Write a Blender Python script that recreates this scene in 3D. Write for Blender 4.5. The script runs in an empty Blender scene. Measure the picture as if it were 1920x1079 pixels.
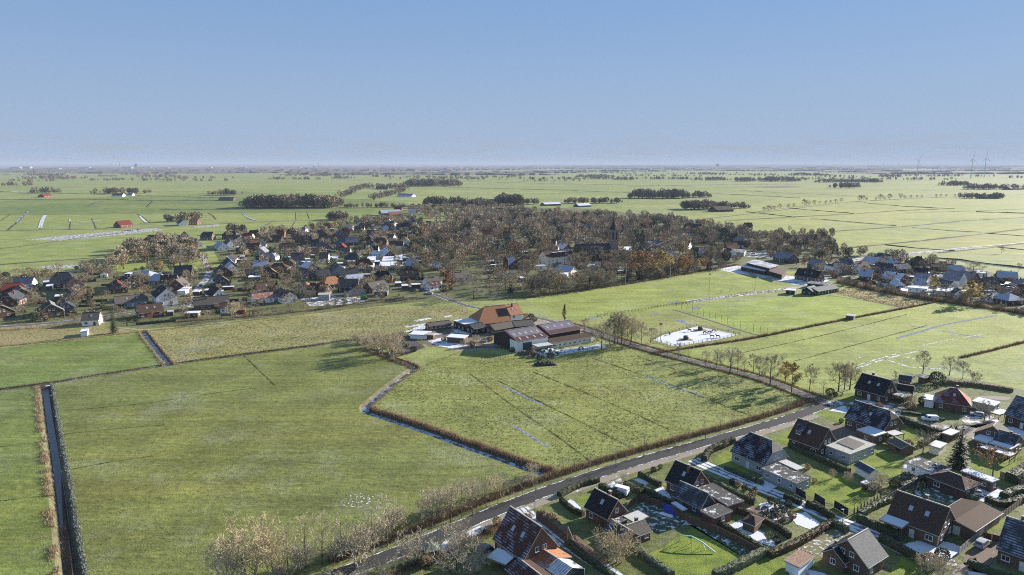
import bpy, math, random
import numpy as np
from mathutils import Vector, Matrix, noise as mnoise
from mathutils.geometry import delaunay_2d_cdt

random.seed(7)
SC = bpy.context.scene
COL = SC.collection
R = math.radians
# ------------------------------------------------------------------ camera
CAMH, FPX, HORY = 85.0, 1300.0, 308.0
PITCH = math.atan((539.5 - HORY) / FPX)
cam_d = bpy.data.cameras.new('camera'); cam = bpy.data.objects.new('camera', cam_d); COL.objects.link(cam)
cam.location = (0, 0, CAMH); cam.rotation_euler = (math.pi / 2 - PITCH, 0, 0)
cam_d.sensor_width = 36.0; cam_d.lens = 36.0 * FPX / 1920.0
cam_d.clip_start = 0.5; cam_d.clip_end = 400000.0
SC.camera = cam
# ------------------------------------------------------------------ light
SUN_AZ, SUN_EL = R(57.0), R(19.0)          # azimuth measured from +Y (view direction) towards +X
sdir = Vector((math.sin(SUN_AZ) * math.cos(SUN_EL), math.cos(SUN_AZ) * math.cos(SUN_EL), math.sin(SUN_EL)))
sl = bpy.data.lights.new('sun', 'SUN'); so = bpy.data.objects.new('sun', sl); COL.objects.link(so)
sl.energy = 5.0; sl.angle = R(0.55); sl.color = (1.0, 0.91, 0.79)
so.rotation_euler = (-sdir).to_track_quat('-Z', 'Y').to_euler()
world = bpy.data.worlds.new('World'); SC.world = world; world.use_nodes = True
wn, wl = world.node_tree.nodes, world.node_tree.links
for n in list(wn): wn.remove(n)
wo = wn.new('ShaderNodeOutputWorld'); wb = wn.new('ShaderNodeBackground'); ws = wn.new('ShaderNodeTexSky')
ws.sky_type = 'NISHITA'; ws.sun_disc = False; ws.sun_elevation = SUN_EL; ws.sun_rotation = SUN_AZ
ws.altitude = 0; ws.air_density = 0.8; ws.dust_density = 0.2; ws.ozone_density = 4.0
wb.inputs['Strength'].default_value = 0.048
wm = wn.new('ShaderNodeMix'); wm.data_type = 'RGBA'; wm.inputs[0].default_value = 0.86      # thin high veil over the clear sky
wl.new(ws.outputs[0], wm.inputs[6]); wm.inputs[7].default_value = (1.78, 3.05, 5.25, 1)
# faint low cloud bank near the horizon, by direction
wtc = wn.new('ShaderNodeTexCoord'); wsx = wn.new('ShaderNodeSeparateXYZ'); wl.new(wtc.outputs['Generated'], wsx.inputs[0])
wmp = wn.new('ShaderNodeMapping'); wl.new(wtc.outputs['Generated'], wmp.inputs['Vector']); wmp.inputs['Scale'].default_value = (1, 1, 9)
wnz = wn.new('ShaderNodeTexNoise'); wnz.inputs['Scale'].default_value = 11; wnz.inputs['Detail'].default_value = 7; wnz.inputs['Roughness'].default_value = .62; wl.new(wmp.outputs[0], wnz.inputs['Vector'])
wr1 = wn.new('ShaderNodeMapRange'); wl.new(wnz.outputs['Fac'], wr1.inputs[0]); wr1.inputs[1].default_value = .46; wr1.inputs[2].default_value = .62
wr2 = wn.new('ShaderNodeMapRange'); wl.new(wsx.outputs[2], wr2.inputs[0]); wr2.inputs[1].default_value = .042; wr2.inputs[2].default_value = .022; wr2.inputs[3].default_value = .0; wr2.inputs[4].default_value = .75
wmu = wn.new('ShaderNodeMath'); wmu.operation = 'MULTIPLY'; wl.new(wr1.outputs[0], wmu.inputs[0]); wl.new(wr2.outputs[0], wmu.inputs[1])
wc = wn.new('ShaderNodeMix'); wc.data_type = 'RGBA'; wl.new(wmu.outputs[0], wc.inputs[0]); wg = wn.new('ShaderNodeMapRange'); wl.new(wsx.outputs[2], wg.inputs[0]); wg.inputs[1].default_value = .26; wg.inputs[2].default_value = 0.0; wg.interpolation_type = 'SMOOTHSTEP'; wg.inputs[4].default_value = .85
wh = wn.new('ShaderNodeMix'); wh.data_type = 'RGBA'; wl.new(wg.outputs[0], wh.inputs[0]); wl.new(wm.outputs[2], wh.inputs[6]); wh.inputs[7].default_value = (2.95, 3.8, 5.1, 1)      # the air thickens towards the horizon
wl.new(wh.outputs[2], wc.inputs[6]); wc.inputs[7].default_value = (3.0, 3.45, 4.15, 1)
wl.new(wc.outputs[2], wb.inputs[0]); wl.new(wb.outputs[0], wo.inputs[0])
SC.view_settings.view_transform = 'Standard'; SC.view_settings.look = 'None'
SC.view_settings.gamma = 1.0; SC.view_settings.use_curve_mapping = False
SC.view_settings.exposure = 1.42
cy = SC.cycles
cy.max_bounces = 4; cy.diffuse_bounces = 2; cy.glossy_bounces = 2; cy.transmission_bounces = 2
cy.transparent_max_bounces = 4; cy.volume_bounces = 0
cy.pixel_filter_type = 'BLACKMAN_HARRIS'; cy.filter_width = 1.05
cy.use_denoising = False; cy.use_adaptive_sampling = False
# ------------------------------------------------------------------ photo pixel -> place on the ground
SP, CP = math.sin(PITCH), math.cos(PITCH)
def W(px, py, z=0.0):
    x = (px - 960.0) / FPX; y = (539.5 - py) / FPX
    d = (x, CP + y * SP, -SP + y * CP)
    t = (z - CAMH) / d[2]
    return Vector((d[0] * t, d[1] * t, z))
def PX(v):
    dy, dz = v[1], v[2] - CAMH
    f = dy * CP - dz * SP; u = dy * SP + dz * CP
    return 960 + v[0] / f * FPX, 539.5 - u / f * FPX
def zfor(xy, py):                                  # height above a ground point that shows at row py
    dy = xy[1]; t = (539.5 - py) / FPX              # u = t*f
    # dy*SP + dz*CP = t*(dy*CP - dz*SP)
    dz = dy * (t * CP - SP) / (CP + t * SP)
    return CAMH + dz
# ------------------------------------------------------------------ mesh helper
class MB:
    def __init__(s): s.v = []; s.f = []; s.m = []; s.uv = []
    def quad(s, pts, m=0, uv=None):
        i = len(s.v); s.v += [tuple(p) for p in pts]; s.f.append(tuple(range(i, i + len(pts)))); s.m.append(m)
        s.uv.append(uv if uv else [(0, 0)] * len(pts))
    def box(s, x0, x1, y0, y1, z0, z1, m=0):
        p = [(x0, y0, z0), (x1, y0, z0), (x1, y1, z0), (x0, y1, z0), (x0, y0, z1), (x1, y0, z1), (x1, y1, z1), (x0, y1, z1)]
        i = len(s.v); s.v += p
        for f in ((3, 2, 1, 0), (4, 5, 6, 7), (0, 1, 5, 4), (1, 2, 6, 5), (2, 3, 7, 6), (3, 0, 4, 7)):
            s.f.append(tuple(i + k for k in f)); s.m.append(m); s.uv.append([(0, 0)] * 4)
    def bar(s, a, b, t, m=0, t2=None):
        a, b = Vector(a), Vector(b); d = (b - a)
        if d.length < 1e-6: return
        d.normalize(); u = d.cross(Vector((0, 0, 1)))
        if u.length < 1e-3: u = Vector((1, 0, 0))
        u.normalize(); w = d.cross(u); t2 = t if t2 is None else t2
        i = len(s.v)
        for p, k in ((a, t), (b, t2)):
            for q in ((-1, -1), (1, -1), (1, 1), (-1, 1)): s.v.append(tuple(p + u * q[0] * k / 2 + w * q[1] * k / 2))
        for f in ((3, 2, 1, 0), (4, 5, 6, 7), (0, 1, 5, 4), (1, 2, 6, 5), (2, 3, 7, 6), (3, 0, 4, 7)):
            s.f.append(tuple(i + k for k in f)); s.m.append(m); s.uv.append([(0, 0)] * 4)
    def tube(s, pts, rad, n=6, m=0):
        i0 = len(s.v)
        for k, p in enumerate(pts):
            p = Vector(p); d = Vector(pts[min(k + 1, len(pts) - 1)]) - Vector(pts[max(k - 1, 0)])
            d.normalize(); u = d.cross(Vector((0.3, 0.9, 0.2)))
            if u.length < 1e-3: u = Vector((1, 0, 0))
            u.normalize(); w = d.cross(u)
            for j in range(n):
                a = 2 * math.pi * j / n; s.v.append(tuple(p + (u * math.cos(a) + w * math.sin(a)) * rad[k]))
        for k in range(len(pts) - 1):
            for j in range(n):
                a = i0 + k * n + j; b = i0 + k * n + (j + 1) % n
                s.f.append((a, b, b + n, a + n)); s.m.append(m); s.uv.append([(0, 0)] * 4)
        s.f.append(tuple(i0 + (len(pts) - 1) * n + j for j in range(n))); s.m.append(m); s.uv.append([(0, 0)] * n)
    def tri(s, a, b, c, m=0):
        i = len(s.v); s.v += [tuple(a), tuple(b), tuple(c)]; s.f.append((i, i + 1, i + 2)); s.m.append(m); s.uv.append([(0, 0)] * 3)
    def lathe(s, prof, n=10, c=(0, 0), m=0):
        i0 = len(s.v)
        for r, z in prof:
            for j in range(n):
                a = 2 * math.pi * j / n; s.v.append((c[0] + r * math.cos(a), c[1] + r * math.sin(a), z))
        for k in range(len(prof) - 1):
            for j in range(n):
                a = i0 + k * n + j; b = i0 + k * n + (j + 1) % n
                s.f.append((a, b, b + n, a + n)); s.m.append(m); s.uv.append([(0, 0)] * 4)
    def mesh(s, name, mats, smooth=False):
        me = bpy.data.meshes.new(name); me.from_pydata(s.v, [], s.f)
        for k in (mats if isinstance(mats, (list, tuple)) else [mats]): me.materials.append(k)
        if any(s.m): me.polygons.foreach_set('material_index', s.m)
        uvl = me.uv_layers.new(name='UVMap')
        flat = [c for f in s.uv for q in f for c in q]
        if len(flat) == 2 * len(me.loops): uvl.data.foreach_set('uv', flat)
        if smooth: me.polygons.foreach_set('use_smooth', [True] * len(me.polygons))
        me.update(); return me
    def build(s, name, mats, parent=None, loc=None, rz=0.0, smooth=False):
        return link(name, s.mesh(name, mats, smooth), parent, loc, rz)
def link(name, me, parent=None, loc=None, rz=0.0):
    o = bpy.data.objects.new(name, me); COL.objects.link(o)
    if parent: o.parent = parent
    if loc is not None: o.location = loc
    if rz: o.rotation_euler = (0, 0, rz)
    return o
def empty(name, loc, rz=0.0):
    o = bpy.data.objects.new(name, None); COL.objects.link(o); o.location = loc; o.rotation_euler = (0, 0, rz); o.empty_display_size = 0.5
    return o
def tag(o, label=None, cat=None, group=None, kind=None):
    if label: o['label'] = label
    if cat: o['category'] = cat
    if group: o['group'] = group
    if kind: o['kind'] = kind
    return o
ORD = ['zeroth', 'first', 'second', 'third', 'fourth', 'fifth', 'sixth', 'seventh', 'eighth', 'ninth', 'tenth', 'eleventh', 'twelfth', 'thirteenth', 'fourteenth', 'fifteenth', 'sixteenth', 'seventeenth', 'eighteenth', 'nineteenth', 'twentieth']
TENS = {2: 'twenty', 3: 'thirty', 4: 'forty', 5: 'fifty', 6: 'sixty'}
def ordn(i):
    if i <= 20: return ORD[i]
    t, u = divmod(i, 10)
    return (TENS[t][:-1] + 'ieth') if u == 0 else TENS[t] + '-' + ORD[u]
# ------------------------------------------------------------------ materials
MC = {}
def nt(name):
    m = bpy.data.materials.new(name); m.use_nodes = True
    n, l = m.node_tree.nodes, m.node_tree.links
    return m, n, l, n['Principled BSDF']
def noise_node(n, l, vec, scale, detail=3.0, rough=0.55):
    t = n.new('ShaderNodeTexNoise'); t.inputs['Scale'].default_value = scale; t.inputs['Detail'].default_value = detail
    t.inputs['Roughness'].default_value = rough
    if vec is not None: l.new(vec, t.inputs['Vector'])
    return t.outputs['Fac']
def ramp(n, l, fac, lo, hi, a=0.0, b=1.0):
    t = n.new('ShaderNodeMapRange'); t.inputs[1].default_value = lo; t.inputs[2].default_value = hi
    t.inputs[3].default_value = a; t.inputs[4].default_value = b; l.new(fac, t.inputs[0]); return t.outputs[0]
def mixc(n, l, fac, a, b, mode='MIX'):
    t = n.new('ShaderNodeMix'); t.data_type = 'RGBA'; t.blend_type = mode
    for s, v in ((t.inputs[0], fac), (t.inputs[6], a), (t.inputs[7], b)):
        if hasattr(v, 'is_output'): l.new(v, s)
        elif isinstance(v, (int, float)): s.default_value = v
        else: s.default_value = (v[0], v[1], v[2], 1)
    return t.outputs[2]
def math_n(n, l, op, a, b=None):
    t = n.new('ShaderNodeMath'); t.operation = op
    for s, v in ((t.inputs[0], a), (t.inputs[1], b)):
        if v is None: continue
        if hasattr(v, 'is_output'): l.new(v, s)
        else: s.default_value = v
    return t.outputs[0]
def bump(n, l, bs, h, strength, dist):
    t = n.new('ShaderNodeBump'); t.inputs['Strength'].default_value = strength; t.inputs['Distance'].default_value = dist
    l.new(h, t.inputs['Height']); l.new(t.outputs[0], bs.inputs['Normal'])
def pos(n): return n.new('ShaderNodeNewGeometry').outputs['Position']
def objco(n): return n.new('ShaderNodeTexCoord').outputs['Object']
def mat(name, c, rough=0.85, amt=0.25, scale=1.5, bmp=0.0, spec=0.3, metal=0.0, rnd=0.0):
    if name in MC: return MC[name]
    m, n, l, b = nt(name)
    f = noise_node(n, l, objco(n), scale)
    k = ramp(n, l, f, 0.3, 0.7, 1 - amt, 1 + amt)
    if rnd:
        oi = n.new('ShaderNodeObjectInfo'); k = math_n(n, l, 'MULTIPLY', k, ramp(n, l, oi.outputs['Random'], 0, 1, 1 - rnd, 1 + rnd))
    cc = n.new('ShaderNodeVectorMath'); cc.operation = 'SCALE'; cc.inputs[0].default_value = c; l.new(k, cc.inputs['Scale'])
    l.new(cc.outputs[0], b.inputs['Base Color'])
    b.inputs['Roughness'].default_value = rough; b.inputs['Specular IOR Level'].default_value = spec; b.inputs['Metallic'].default_value = metal
    if bmp: bump(n, l, b, f, bmp, 0.05)
    MC[name] = m; return m
def roofmat(name, c, frost=0.0, row=0.40, colw=0.30, fcol=(0.31, 0.34, 0.41), rough=0.8, moss=0.15):
    """tiled roof: courses along UV v, tiles along u; frost lies in the lee of the courses in drifting patches"""
    if name in MC: return MC[name]
    m, n, l, b = nt(name)
    uv = n.new('ShaderNodeUVMap').outputs[0]; sx = n.new('ShaderNodeSeparateXYZ'); l.new(uv, sx.inputs[0])
    fr = math_n(n, l, 'FRACT', math_n(n, l, 'DIVIDE', sx.outputs[1], row))
    fu = math_n(n, l, 'FRACT', math_n(n, l, 'DIVIDE', sx.outputs[0], colw))
    ob = objco(n)
    nb = noise_node(n, l, ob, 0.35, 4.0, 0.6); nf = noise_node(n, l, ob, 2.2, 4.0, 0.65)
    base = mixc(n, l, ramp(n, l, nf, 0.35, 0.68, 0, 1), [x * (1 - moss * 1.6) for x in c], [min(1, x * (1 + moss * 1.6)) for x in c])
    edge = ramp(n, l, fr, 0.0, 0.22, 0.45, 1.0)
    uedge = ramp(n, l, fu, 0.0, 0.2, 0.75, 1.0)
    sh = n.new('ShaderNodeVectorMath'); sh.operation = 'SCALE'; l.new(base, sh.inputs[0]); l.new(math_n(n, l, 'MULTIPLY', edge, uedge), sh.inputs['Scale'])
    out = sh.outputs[0]
    if frost > 0:
        fm = ramp(n, l, nb, 0.66 - 0.42 * frost, 0.80 - 0.42 * frost)
        course = ramp(n, l, fr, 0.42, 0.56); sp = ramp(n, l, nf, 0.30, 0.52)
        k = math_n(n, l, 'MULTIPLY', math_n(n, l, 'MULTIPLY', fm, course), sp)
        if frost > 0.85: k = ramp(n, l, noise_node(n, l, ob, 0.8, 4, .6), 0.30, 0.42, 0.35, 1.0)
        out = mixc(n, l, k, out, fcol)
    l.new(out, b.inputs['Base Color']); b.inputs['Roughness'].default_value = rough; b.inputs['Specular IOR Level'].default_value = 0.1
    bump(n, l, b, math_n(n, l, 'ADD', fr, math_n(n, l, 'MULTIPLY', nf, 0.4)), 0.45, 0.05)
    MC[name] = m; return m
def snowmix(name, under, amount, edge=False, scale=0.45, soft=False, only=False):
    """surface partly covered by thin snow: patches from noise, tyre tracks along UV u when edge"""
    if name in MC: return MC[name]
    m, n, l, b = nt(name); p = pos(n)
    f1 = noise_node(n, l, p, scale, 5, 0.62); f2 = noise_node(n, l, p, 3.0, 3, 0.6)
    t = math_n(n, l, 'ADD', f1, math_n(n, l, 'MULTIPLY', math_n(n, l, 'SUBTRACT', f2, 0.5), 0.25))
    if edge:
        uv = n.new('ShaderNodeUVMap').outputs[0]; sx = n.new('ShaderNodeSeparateXYZ'); l.new(uv, sx.inputs[0])
        e = math_n(n, l, 'ABSOLUTE', math_n(n, l, 'SUBTRACT', sx.outputs[1], 0.5))
        if edge == 'tracks': t = math_n(n, l, 'SUBTRACT', t, ramp(n, l, math_n(n, l, 'ABSOLUTE', math_n(n, l, 'SUBTRACT', e, 0.19)), 0.10, 0.02, 0.0, 0.22))
        else: t = math_n(n, l, 'ADD', t, ramp(n, l, e, 0.33, 0.5, -0.12, 0.25))
    lo = 0.72 - 0.5 * amount
    k = ramp(n, l, t, lo, lo + 0.07)
    u = mixc(n, l, ramp(n, l, f2, 0.3, 0.7), [x * 0.8 for x in under], [x * 1.2 for x in under])
    l.new(mixc(n, l, k, u, (0.55, 0.575, 0.62)), b.inputs['Base Color']); b.inputs['Roughness'].default_value = 0.85; b.inputs['Specular IOR Level'].default_value = 0.12
    bump(n, l, b, math_n(n, l, 'ADD', k, math_n(n, l, 'MULTIPLY', f2, 0.6)), 0.5, 0.06)
    if soft: soften(n, l, b, p, k if only else None)
    MC[name] = m; return m
def soften(n, l, b, p, cover=None):
    """thin cover that frays out towards the rim of its sheet"""
    a = n.new('ShaderNodeAttribute'); a.attribute_name = 'edge'
    f = math_n(n, l, 'ADD', math_n(n, l, 'MULTIPLY', noise_node(n, l, p, 0.5, 5, 0.65), 1.5), math_n(n, l, 'MULTIPLY', a.outputs['Fac'], 1.1))
    a = ramp(n, l, f, 1.0, 1.12)
    l.new(a if cover is None else math_n(n, l, 'MULTIPLY', a, cover), b.inputs['Alpha'])
def twigmat(name, c, rnd=0.3, warm=0.25):
    if name in MC: return MC[name]
    m, n, l, b = nt(name)
    oi = n.new('ShaderNodeObjectInfo'); r = oi.outputs['Random']
    hs = n.new('ShaderNodeHueSaturation'); hs.inputs['Color'].default_value = (*c, 1)
    l.new(ramp(n, l, r, 0, 1, 1 - rnd, 1 + rnd), hs.inputs['Value'])
    r2 = math_n(n, l, 'FRACT', math_n(n, l, 'MULTIPLY', r, 7.31))
    l.new(ramp(n, l, r2, 0, 1, 1 - warm, 1 + warm), hs.inputs['Saturation'])
    f = noise_node(n, l, objco(n), 0.9, 2)
    l.new(mixc(n, l, 1.0, hs.outputs[0], ramp(n, l, f, 0.3, 0.7, 0.75, 1.25), 'MULTIPLY'), b.inputs['Base Color'])
    b.inputs['Roughness'].default_value = 0.9; b.inputs['Specular IOR Level'].default_value = 0.1
    MC[name] = m; return m
def leafmat(name, c, c2, rnd=0.2, trans=0.25):
    if name in MC: return MC[name]
    m, n, l, b = nt(name)
    oi = n.new('ShaderNodeObjectInfo'); f = noise_node(n, l, objco(n), 1.3, 3)
    base = mixc(n, l, ramp(n, l, f, 0.35, 0.65), c, c2)
    hs = n.new('ShaderNodeHueSaturation'); l.new(base, hs.inputs['Color']); l.new(ramp(n, l, oi.outputs['Random'], 0, 1, 1 - rnd, 1 + rnd), hs.inputs['Value'])
    l.new(hs.outputs[0], b.inputs['Base Color']); b.inputs['Roughness'].default_value = 0.7; b.inputs['Specular IOR Level'].default_value = 0.25
    if trans:
        tr = n.new('ShaderNodeBsdfTranslucent'); l.new(hs.outputs[0], tr.inputs['Color'])
        mx = n.new('ShaderNodeMixShader'); mx.inputs[0].default_value = trans
        l.new(b.outputs[0], mx.inputs[1]); l.new(tr.outputs[0], mx.inputs[2]); l.new(mx.outputs[0], n['Material Output'].inputs['Surface'])
    MC[name] = m; return m
def attrmat(name, attr='vcol', rough=0.9):
    if name in MC: return MC[name]
    m, n, l, b = nt(name)
    a = n.new('ShaderNodeAttribute'); a.attribute_name = attr
    f = noise_node(n, l, pos(n), 0.25, 3)
    l.new(mixc(n, l, 1.0, a.outputs['Color'], ramp(n, l, f, 0.3, 0.7, 0.75, 1.25), 'MULTIPLY'), b.inputs['Base Color'])
    b.inputs['Roughness'].default_value = rough; b.inputs['Specular IOR Level'].default_value = 0.1
    MC[name] = m; return m
M_white = mat('white_paint', (0.78, 0.78, 0.76), 0.5, 0.05)
M_glass, _n, _l, _b = nt('window_glass'); _b.inputs['Base Color'].default_value = (0.03, 0.035, 0.045, 1); _b.inputs['Roughness'].default_value = 0.08; _b.inputs['Specular IOR Level'].default_value = 0.6
M_brick = mat('brick_dark', (0.080, 0.052, 0.040), 0.9, 0.35, 3.0, 0.2)
M_brickr = mat('brick_red', (0.145, 0.068, 0.048), 0.9, 0.3, 3.0, 0.2)
M_brickb = mat('brick_brown', (0.125, 0.080, 0.056), 0.9, 0.3, 3.0, 0.2)
M_plaster = mat('plaster_white', (0.86, 0.855, 0.83), 0.85, 0.06)
M_cream = mat('plaster_cream', (0.74, 0.68, 0.54), 0.85, 0.08)
M_greyw = mat('wall_grey', (0.33, 0.34, 0.35), 0.85, 0.12)
M_slatew = mat('wall_slate', (0.075, 0.08, 0.09), 0.8, 0.2)
M_wood = mat('weathered_wood', (0.11, 0.075, 0.05), 0.9, 0.35, 4.0)
M_woodl = mat('pale_wood', (0.24, 0.185, 0.125), 0.9, 0.3, 4.0)
M_concrete = mat('concrete', (0.34, 0.33, 0.30), 0.9, 0.2, 2.0)
M_felt = snowmix('roof_felt', (0.07, 0.068, 0.066), 0.34, scale=0.6)
M_snowroof = snowmix('snowy_roof', (0.22, 0.22, 0.23), 0.88, scale=0.5)
M_corr = mat('corrugated_sheet', (0.42, 0.43, 0.42), 0.6, 0.15, 2.0)
M_metal = mat('galvanised_steel', (0.42, 0.43, 0.44), 0.45, 0.1, 3, metal=0.6)
M_dark = mat('black_metal', (0.02, 0.021, 0.023), 0.5, 0.1)
M_rubber = mat('rubber', (0.018, 0.018, 0.018), 0.85, 0.1)
# ------------------------------------------------------------------ ground: one sheet with the ditches cut into it
def grass_material():
    m, n, l, b = nt('meadow_grass'); p = pos(n)
    a = n.new('ShaderNodeAttribute'); a.attribute_name = 'fcol'
    ra = n.new('ShaderNodeAttribute'); ra.attribute_name = 'frough'
    mp = n.new('ShaderNodeMapping'); l.new(p, mp.inputs['Vector']); mp.inputs['Rotation'].default_value = (0, 0, R(38)); mp.inputs['Scale'].default_value = (0.25, 1.0, 1.0)
    n0 = noise_node(n, l, p, 0.006, 4, 0.6); n1 = noise_node(n, l, p, 0.05, 5, 0.62); n2 = noise_node(n, l, p, 0.55, 4, 0.6)
    n3 = noise_node(n, l, p, 2.6, 3, 0.6); ns = noise_node(n, l, mp.outputs[0], 0.9, 4, 0.6)
    c = mixc(n, l, ramp(n, l, n0, 0.35, 0.65), a.outputs['Color'], mixc(n, l, 1.0, a.outputs['Color'], (1.18, 1.08, 0.85), 'MULTIPLY'))
    c = mixc(n, l, 1.0, c, ramp(n, l, n1, 0.3, 0.7, 0.74, 1.26), 'MULTIPLY')
    c = mixc(n, l, 1.0, c, ramp(n, l, n2, 0.32, 0.68, 0.79, 1.21), 'MULTIPLY')
    c = mixc(n, l, 1.0, c, ramp(n, l, n3, 0.34, 0.66, 0.82, 1.18), 'MULTIPLY')
    c = mixc(n, l, 1.0, c, ramp(n, l, ns, 0.34, 0.66, 0.84, 1.16), 'MULTIPLY')
    mp2 = n.new('ShaderNodeMapping'); l.new(p, mp2.inputs['Vector']); mp2.inputs['Rotation'].default_value = (0, 0, R(-52)); mp2.inputs['Scale'].default_value = (0.012, 0.33, 1.0)
    c = mixc(n, l, 1.0, c, ramp(n, l, noise_node(n, l, mp2.outputs[0], 1.0, 3, .6), 0.34, 0.66, 0.87, 1.13), 'MULTIPLY')
    mp3 = n.new('ShaderNodeMapping'); l.new(p, mp3.inputs['Vector']); mp3.inputs['Rotation'].default_value = (0, 0, R(-40)); mp3.inputs['Scale'].default_value = (0.006, 0.07, 1.0)
    c = mixc(n, l, ramp(n, l, noise_node(n, l, mp3.outputs[0], 1.0, 5, .65), 0.52, 0.66, 0, .35), c, mixc(n, l, 1.0, c, (1.25, 1.02, .9), 'MULTIPLY'))
    # parcels of slightly different sward far out on the plain
    mp4 = n.new('ShaderNodeMapping'); l.new(p, mp4.inputs['Vector']); mp4.inputs['Rotation'].default_value = (0, 0, R(-14)); mp4.inputs['Scale'].default_value = (1 / 520, 1 / 420, 1)
    bt = n.new('ShaderNodeTexBrick'); l.new(mp4.outputs[0], bt.inputs['Vector']); bt.inputs['Scale'].default_value = 1.0; bt.inputs['Mortar Size'].default_value = 0.0; bt.inputs['Color1'].default_value = (.84, .90, .80, 1); bt.inputs['Color2'].default_value = (1.16, 1.08, 1.15, 1)
    sy = n.new('ShaderNodeSeparateXYZ'); l.new(p, sy.inputs[0])
    c = mixc(n, l, ramp(n, l, sy.outputs[1], 900, 1000), c, mixc(n, l, 1.0, c, bt.outputs['Color'], 'MULTIPLY'))
    # dead straw in rough fields
    st = math_n(n, l, 'MULTIPLY', ramp(n, l, math_n(n, l, 'ADD', math_n(n, l, 'MULTIPLY', n2, 0.6), math_n(n, l, 'MULTIPLY', n1, 0.5)), 0.46, 0.62), ra.outputs['Fac'])
    c = mixc(n, l, st, c, (0.25, 0.195, 0.105))
    # thin frost bloom, irregular
    fz = noise_node(n, l, p, 0.035, 6, 0.7)
    fr = math_n(n, l, 'MULTIPLY', ramp(n, l, fz, 0.52, 0.70), ramp(n, l, n3, 0.46, 0.70, 0.05, 0.40))
    c = mixc(n, l, fr, c, (0.50, 0.53, 0.50))
    l.new(c, b.inputs['Base Color']); b.inputs['Roughness'].default_value = 0.85; b.inputs['Specular IOR Level'].default_value = 0.15
    h = math_n(n, l, 'ADD', math_n(n, l, 'MULTIPLY', n2, math_n(n, l, 'ADD', 0.7, math_n(n, l, 'MULTIPLY', ra.outputs['Fac'], 1.5))), math_n(n, l, 'ADD', math_n(n, l, 'MULTIPLY', n3, 0.35), math_n(n, l, 'MULTIPLY', ns, 0.4)))
    bump(n, l, b, h, 0.5, 0.55)
    return m
M_grass = grass_material()
# colour of each field, in order of precedence (photo corner points of the field on the ground, base colour, roughness)
G_near, G_mid, G_lit, G_far = (0.126, 0.146, 0.047), (0.152, 0.178, 0.059), (0.187, 0.235, 0.057), (0.178, 0.216, 0.078)  # G_lit: extra brightness of fields towards the sun, put into the colour
FIELDS = [
    ([(-60, 612), (-60, 540), (0, 524), (180, 503), (230, 510), (420, 508), (400, 470), (440, 445), (560, 431), (690, 413), (790, 412), (770, 445), (860, 398), (960, 388), (1110, 392), (1330, 415), (1440, 440), (1560, 440), (1580, 478), (1640, 478), (1760, 488), (1960, 535), (1960, 598), (1780, 565), (1690, 550), (1600, 532), (1560, 528), (1500, 510), (1400, 500), (1330, 505), (1150, 537), (985, 560), (880, 566), (800, 566), (700, 574), (480, 598), (270, 618), (160, 606)], (0.078, 0.094, 0.040), 0.2),
    ([(-60, 735), (95, 722), (150, 1200), (-400, 1200)], (0.120, 0.154, 0.045), 0.0),
    ([(95, 722), (320, 684), (660, 638), (700, 650), (778, 690), (700, 748), (685, 768), (860, 828), (1050, 892), (960, 940), (640, 1072), (300, 1300), (100, 1300)], G_near, 0.0),
    ([(778, 690), (860, 660), (1030, 672), (1140, 652), (1200, 652), (1510, 748), (1500, 765), (1300, 826), (1055, 893), (860, 826), (690, 768)], (0.155, 0.188, 0.057), 0.12),
    ([(-60, 660), (268, 624), (318, 683), (95, 718), (-60, 735)], (0.122, 0.163, 0.049), 0.0),
    ([(270, 622), (480, 602), (700, 578), (870, 572), (900, 600), (760, 640), (660, 640), (320, 683)], (0.178, 0.197, 0.074), 0.5),
    ([(-60, 605), (150, 606), (268, 622), (-60, 660)], (0.183, 0.187, 0.078), 0.8),
    ([(870, 572), (1000, 585), (900, 600)], G_lit, 0.2),
    ([(985, 560), (1330, 500), (1400, 505), (1475, 545), (1270, 578), (1140, 600), (1040, 600)], G_lit, 0.1),
    ([(1040, 600), (1140, 600), (1270, 578), (1430, 632), (1200, 670), (1120, 630)], (0.183, 0.216, 0.064), 0.25),
    ([(1275, 578), (1560, 550), (1690, 578), (1430, 630)], (0.187, 0.245, 0.054), 0.0),
    ([(1560, 550), (1600, 537), (1760, 560), (1690, 578)], (0.200, 0.206, 0.083), 0.6),
    ([(1200, 672), (1430, 634), (1690, 580), (1770, 566), (1960, 606), (1960, 640), (1800, 672), (1700, 700), (1520, 735)], (0.187, 0.230, 0.059), 0.05),
    ([(1800, 672), (1960, 640), (1960, 740), (1830, 712)], (0.191, 0.230, 0.059), 0.05),
    ([(1500, 765), (1545, 758), (1700, 700), (1830, 712), (1960, 730), (1960, 1300), (200, 1300), (640, 1080), (960, 945), (1300, 832)], (0.092, 0.120, 0.040), 0.2),
    ([(0, 520), (420, 478), (420, 508), (0, 540)], (0.174, 0.216, 0.064), 0.05),
    ([(1580, 490), (1960, 400), (1960, 590), (1700, 520)], (0.204, 0.235, 0.083), 0.05),
    ([(-60, 405), (460, 400), (800, 398), (770, 420), (420, 445), (-60, 500)], (0.178, 0.221, 0.069), 0.05),
    ([(-60, 380), (460, 360), (760, 380), (800, 398), (-60, 405)], (0.122, 0.163, 0.049), 0.0),
    ([(1240, 415), (1480, 370), (1960, 372), (1960, 400), (1560, 490), (1420, 440)], (0.204, 0.240, 0.078), 0.0),
]
FW = [([W(*q).xy for q in poly], c, r) for poly, c, r in FIELDS]
def inside(p, poly):
    x, y = p; r = False; j = len(poly) - 1
    for i in range(len(poly)):
        xi, yi = poly[i]; xj, yj = poly[j]
        if (yi > y) != (yj > y) and x < (xj - xi) * (y - yi) / (yj - yi) + xi: r = not r
        j = i
    return r
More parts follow.
